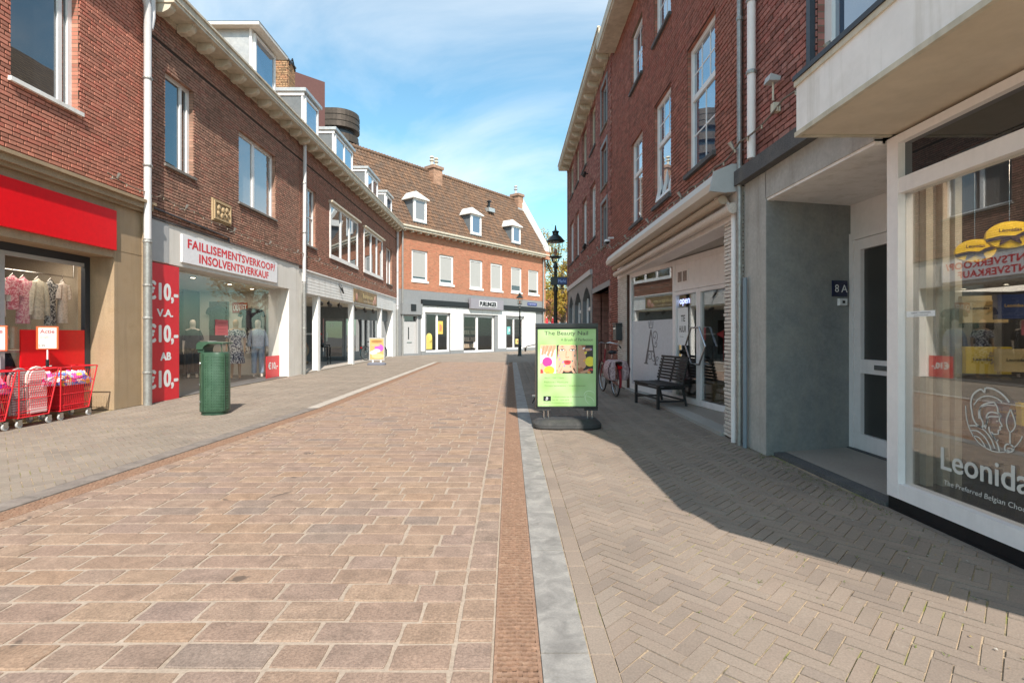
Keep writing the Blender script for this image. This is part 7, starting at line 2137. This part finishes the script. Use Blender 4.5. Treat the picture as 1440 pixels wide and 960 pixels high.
def mannequin(loc, rz, label, skin, top, bottom, style, hair=None):
    t = thing('mannequin', label, 'mannequin', loc, rz)
    body('mannequin_body', skin, t)
    if style == 'dress':
        b = MB(); b.loft([(0, .005, 1.44, .09, .07), (0, .005, 1.40, .165, .10), (0, 0, 1.28, .17, .125), (0, 0, 1.08, .138, .108), (0, 0, .95, .178, .14), (0, 0, .70, .21, .17), (0, 0, .45, .245, .20), (0, 0, .44, .24, .195)], 22)
        b.v = [(x * (1 + .05 * math.sin(7 * math.atan2(y, x)) * max(0, (1.0 - z))), y * (1 + .07 * math.sin(7 * math.atan2(y, x)) * max(0, (1.0 - z))), z) for x, y, z in b.v]
        for s_ in (-1, 1): b.tube([(s_ * .14, .01, 1.40), (s_ * .195, .015, 1.30), (s_ * .225, .02, 1.20)], [.062, .062, .072], 10)
        b.build('dress', top, t, local=True, smooth=True)
    else:
        b = MB(); b.loft([(0, .005, 1.45, .08, .065), (0, .005, 1.40, .17, .105), (0, 0, 1.28, .18, .13), (0, 0, 1.08, .165, .125), (0, 0, .93, .175, .135)], 20)
        ln = .92 if style == 'long' else 1.18
        for s_ in (-1, 1): b.tube([(s_ * .14, .01, 1.40), (s_ * .205, .02, 1.25), (s_ * .235, .02, 1.12)] + ([(s_ * .238, -.03, .93)] if style == 'long' else []), .058, 10)
        b.build('top', top, t, local=True, smooth=True)
        b = MB()
        b.loft([(0, 0, 1.0, .16, .125), (0, 0, .86, .185, .14)], 18)
        for s_ in (-1, 1): b.tube([(s_ * .09, 0, .90), (s_ * .10, -.01, .52), (s_ * .105, .015, .14)], [.098, .078, .068], 12)
        b.build('trousers', bottom, t, local=True, smooth=True)
    if hair: 
        b = MB(); b.blob((0, .03, 1.665), .083, .085, .075, 14, 8); b.build('hair', hair, t, local=True, smooth=True)
    b = MB(); b.lathe([(.17, 0), (.17, .012)], (0, 0, 0), 20); b.build('stand_plate', M['steel'], t, local=True)
    return t
mskin = plain('mannequin_skin', (.45, .28, .17), .5); mpale = plain('mannequin_pale', (.55, .48, .42), .5)
mannequin((-8.0, 15.05, .012), R(25), 'tanned mannequin in navy patterned short sleeved dress', mskin, garment_mat('navy_pattern_dress', (.02, .025, .07), (.60, .60, .62), 26), None, 'dress')
mannequin((-7.55, 15.45, .012), R(25), 'mannequin in pale blue shirt and light jeans beside the price sign', mpale, garment_mat('pale_blue_shirt', (.42, .48, .58)), garment_mat('light_jeans', (.28, .38, .50), (.22, .31, .43), 8), 'long', plain('mannequin_hair', (.06, .035, .025), .6))
mannequin((-9.35, 15.2, .012), R(30), 'mannequin dressed in black top and trousers, left of the bin', mpale, garment_mat('black_top', (.012, .012, .014)), garment_mat('black_trousers', (.015, .015, .018)), 'short')
mannequin((-9.9, 14.6, .012), R(10), 'mannequin in black long sleeved outfit next to the red price banner', mpale, garment_mat('black_top2', (.02, .02, .022)), garment_mat('black_trousers2', (.02, .02, .022)), 'long')
# seated person inside the left shop
t = thing('person', 'seated person in dark navy jacket inside the left shop, partly behind an offer sign', 'person', (-7.74, 7.82, .02), R(110))
body('person_body', plain('skin_tone', (.5, .32, .24), .5), t, seated=True)
nj = garment_mat('navy_jacket', (.015, .018, .035), (.02, .024, .045), 6)
b = MB(); b.loft([(0, .01, 1.06, .075, .07), (0, .01, 1.01, .17, .11), (0, 0, .86, .19, .145), (0, 0, .66, .18, .14), (0, 0, .50, .20, .16)], 20)
for s_ in (-1, 1): b.tube([(s_ * .15, .01, .99), (s_ * .215, -.01, .85), (s_ * .245, -.05, .72), (s_ * .19, -.22, .67), (s_ * .165, -.27, .66)], [.065, .062, .056, .048, .042], 10)
b.build('jacket', nj, t, local=True, smooth=True)
b = MB(); b.loft([(0, 0, .60, .17, .13), (0, 0, .47, .19, .15)], 18)
for s_ in (-1, 1): b.tube([(s_ * .09, -.0, .49), (s_ * .12, -.42, .51), (s_ * .12, -.44, .45), (s_ * .12, -.42, .12)], [.10, .078, .072, .06], 12)
b.build('trousers', garment_mat('dark_trousers', (.03, .03, .035)), t, local=True, smooth=True)
b = MB(); b.blob((0, .02, 1.245), .084, .095, .085, 14, 8); b.build('hair', plain('brown_hair', (.05, .03, .02), .6), t, local=True, smooth=True)
b = MB()
for s_ in (-1, 1): b.blob((s_ * .028, -.088, 1.215), .010, .005, .006, 8, 5)
b.build('eye', M['black'], t, local=True); b = MB(); b.blob((0, -.085, 1.165), .022, .006, .006, 8, 5); b.build('mouth', plain('lip', (.35, .12, .1), .5), t, local=True)
t = thing('stool', 'round black stool the seated person sits on', 'stool', (-7.74, 7.82, .02))
b = MB(); b.lathe([(.17, .42), (.18, .44), (.17, .46)], (0, 0, 0), 18); b.build('seat', M['blackm'], t, local=True)
for k in range(4): b = MB(); b.tube([(math.cos(k * 1.57 + .78) * .11, math.sin(k * 1.57 + .78) * .11, .42), (math.cos(k * 1.57 + .78) * .18, math.sin(k * 1.57 + .78) * .18, 0)], .012, 6); b.build('leg', M['steel'], t, local=True)

# ================================================================== CABLES, LAMPS
def string_lights(F, pts, step, label, d=.12):
    t = thing('string_lights', label, 'string lights', F.P(pts[0][0], pts[0][1], d))
    P = []; 
    for (a, b_) in zip(pts, pts[1:]):
        n = max(1, int((b_[0] - a[0]) / .9))
        for k in range(n):
            s0, s1 = a[0] + (b_[0] - a[0]) * k / n, a[0] + (b_[0] - a[0]) * (k + 1) / n; z0, z1 = a[1] + (b_[1] - a[1]) * k / n, a[1] + (b_[1] - a[1]) * (k + 1) / n
            for i in range(6):
                u = i / 6; P.append((s0 + (s1 - s0) * u, z0 + (z1 - z0) * u - .05 * 4 * u * (1 - u)))
    P.append(pts[-1])
    MB().tube([F.P(s, z, d) for s, z in P], .011, 5).build('cable', pm('cable_beige_%d' % int(abs(d * 1000 + pts[0][0] * 7)), (.17, .13, .10), .6, bmp=0), t)
    q = MB(); q.lathe([(.010, .0), (.012, -.02)], (0, 0, 0), 6); q.blob((0, 0, -.030), .011, .011, .015, 7, 5); bm_ = q.mesh('bulb', M['bulb']); off = wloc(t)
    s = pts[0][0] + .1; i = 0
    while s < pts[-1][0]:
        while i < len(P) - 2 and P[i + 1][0] < s: i += 1
        u = (s - P[i][0]) / max(1e-6, P[i + 1][0] - P[i][0]); z = P[i][1] + (P[i + 1][1] - P[i][1]) * u
        o = bpy.data.objects.new('bulb', bm_); C.objects.link(o); o.parent = t; o.location = F.P(s, z, d) - off; s += step
    s = pts[0][0] + .2
    q = MB(); q.tube([(0, 0, 0), tuple(-F.n * d)], .008, 5); q.tube([(0, 0, 0), tuple(F.n * .05 + Vector((0, 0, .09)))], [.012, .03], 6); hm_ = q.mesh('wall_bracket', M['galv'])
    while s < pts[-1][0]:
        z = min(P, key=lambda p: abs(p[0] - s))[1]; o = bpy.data.objects.new('wall_bracket', hm_); C.objects.link(o); o.parent = t; o.location = F.P(s, z, d) - off; s += 1.85
    return t
M['bulb'] = plain('bulb_glass', (.48, .42, .33), .2)
string_lights(FL, [(8.55, 3.98), (9.55, 3.92), (9.85, 3.95), (13.0, 3.80), (16.6, 3.92), (20, 3.85), (25, 3.82), (30.6, 3.80)], .32, 'string of small bulbs on brackets along the left brick fronts', .13)
string_lights(FR, [(4.0, 3.62), (5.9, 3.50), (6.6, 3.44), (9.3, 3.44), (11.5, 3.46), (13.6, 3.60), (14.2, 3.78), (17.4, 3.86), (24.3, 3.95)], .32, 'string of small bulbs drooping along the right brick fronts', .12)
t = thing('cable_conduit', 'dark conduit pipe along the wall just above the white sale fascia', 'conduit', FL.P(9.8, 3.66, .04)); MB().tube([FL.P(9.75, 3.70, .04), FL.P(12.4, 3.62, .04), FL.P(12.4, 3.54, .04)], .022, 6).build('pipe', M['anthr'], t)
t = thing('wall_flood_lamp', 'small white flood lamp on a short mast against the rough red brick', 'lamp', F1.P(5.25, 3.55, .1))
q = MB(); q.box(F1, 5.22, 5.28, 3.56, 3.65, .02, .09); q.tube([F1.P(5.25, 3.68, .08), F1.P(5.25, 3.86, .08)], .010, 6); q.build('mast', M['cream'], t)
q = MB(); q.extrude([F1.P(5.19, 3.86, .04), F1.P(5.19, 3.90, .03), F1.P(5.19, 3.93, .13), F1.P(5.19, 3.86, .15)], F1.u * .12); q.build('lamp_head', M['greyl'], t)
for k, (s, z) in enumerate(((18.3, 7.0), (18.3, 4.15 + .3))):
    t = thing('wall_spotlight', ['upper small black spotlight on the far red brick front', 'lower small black spotlight on the far red brick front'][k], 'lamp', wallF.P(s, z, .1)); q = MB(); q.tube([wallF.P(s, z, 0), wallF.P(s, z, .12)], .02, 6); q.tube([wallF.P(s - .08, z + .02, .14), wallF.P(s + .1, z - .05, .16)], [.05, .07], 8); q.build('lamp_head', M['black'], t)
t = thing('security_camera', 'white dome security camera where the two right brick buildings meet', 'camera', FR.P(13.6, 3.7, .1)); q = MB(); q.tube([FR.P(13.6, 3.84, 0), FR.P(13.6, 3.84, .16)], .025, 6); q.lathe([(.06, .06), (.08, .03), (.08, 0)], FR.P(13.6, 3.74, .18), 12); q.build('housing', M['letw'], t); q = MB(); q.blob(FR.P(13.6, 3.74, .18), .065, .065, .065); q.build('dome', M['black'], t)
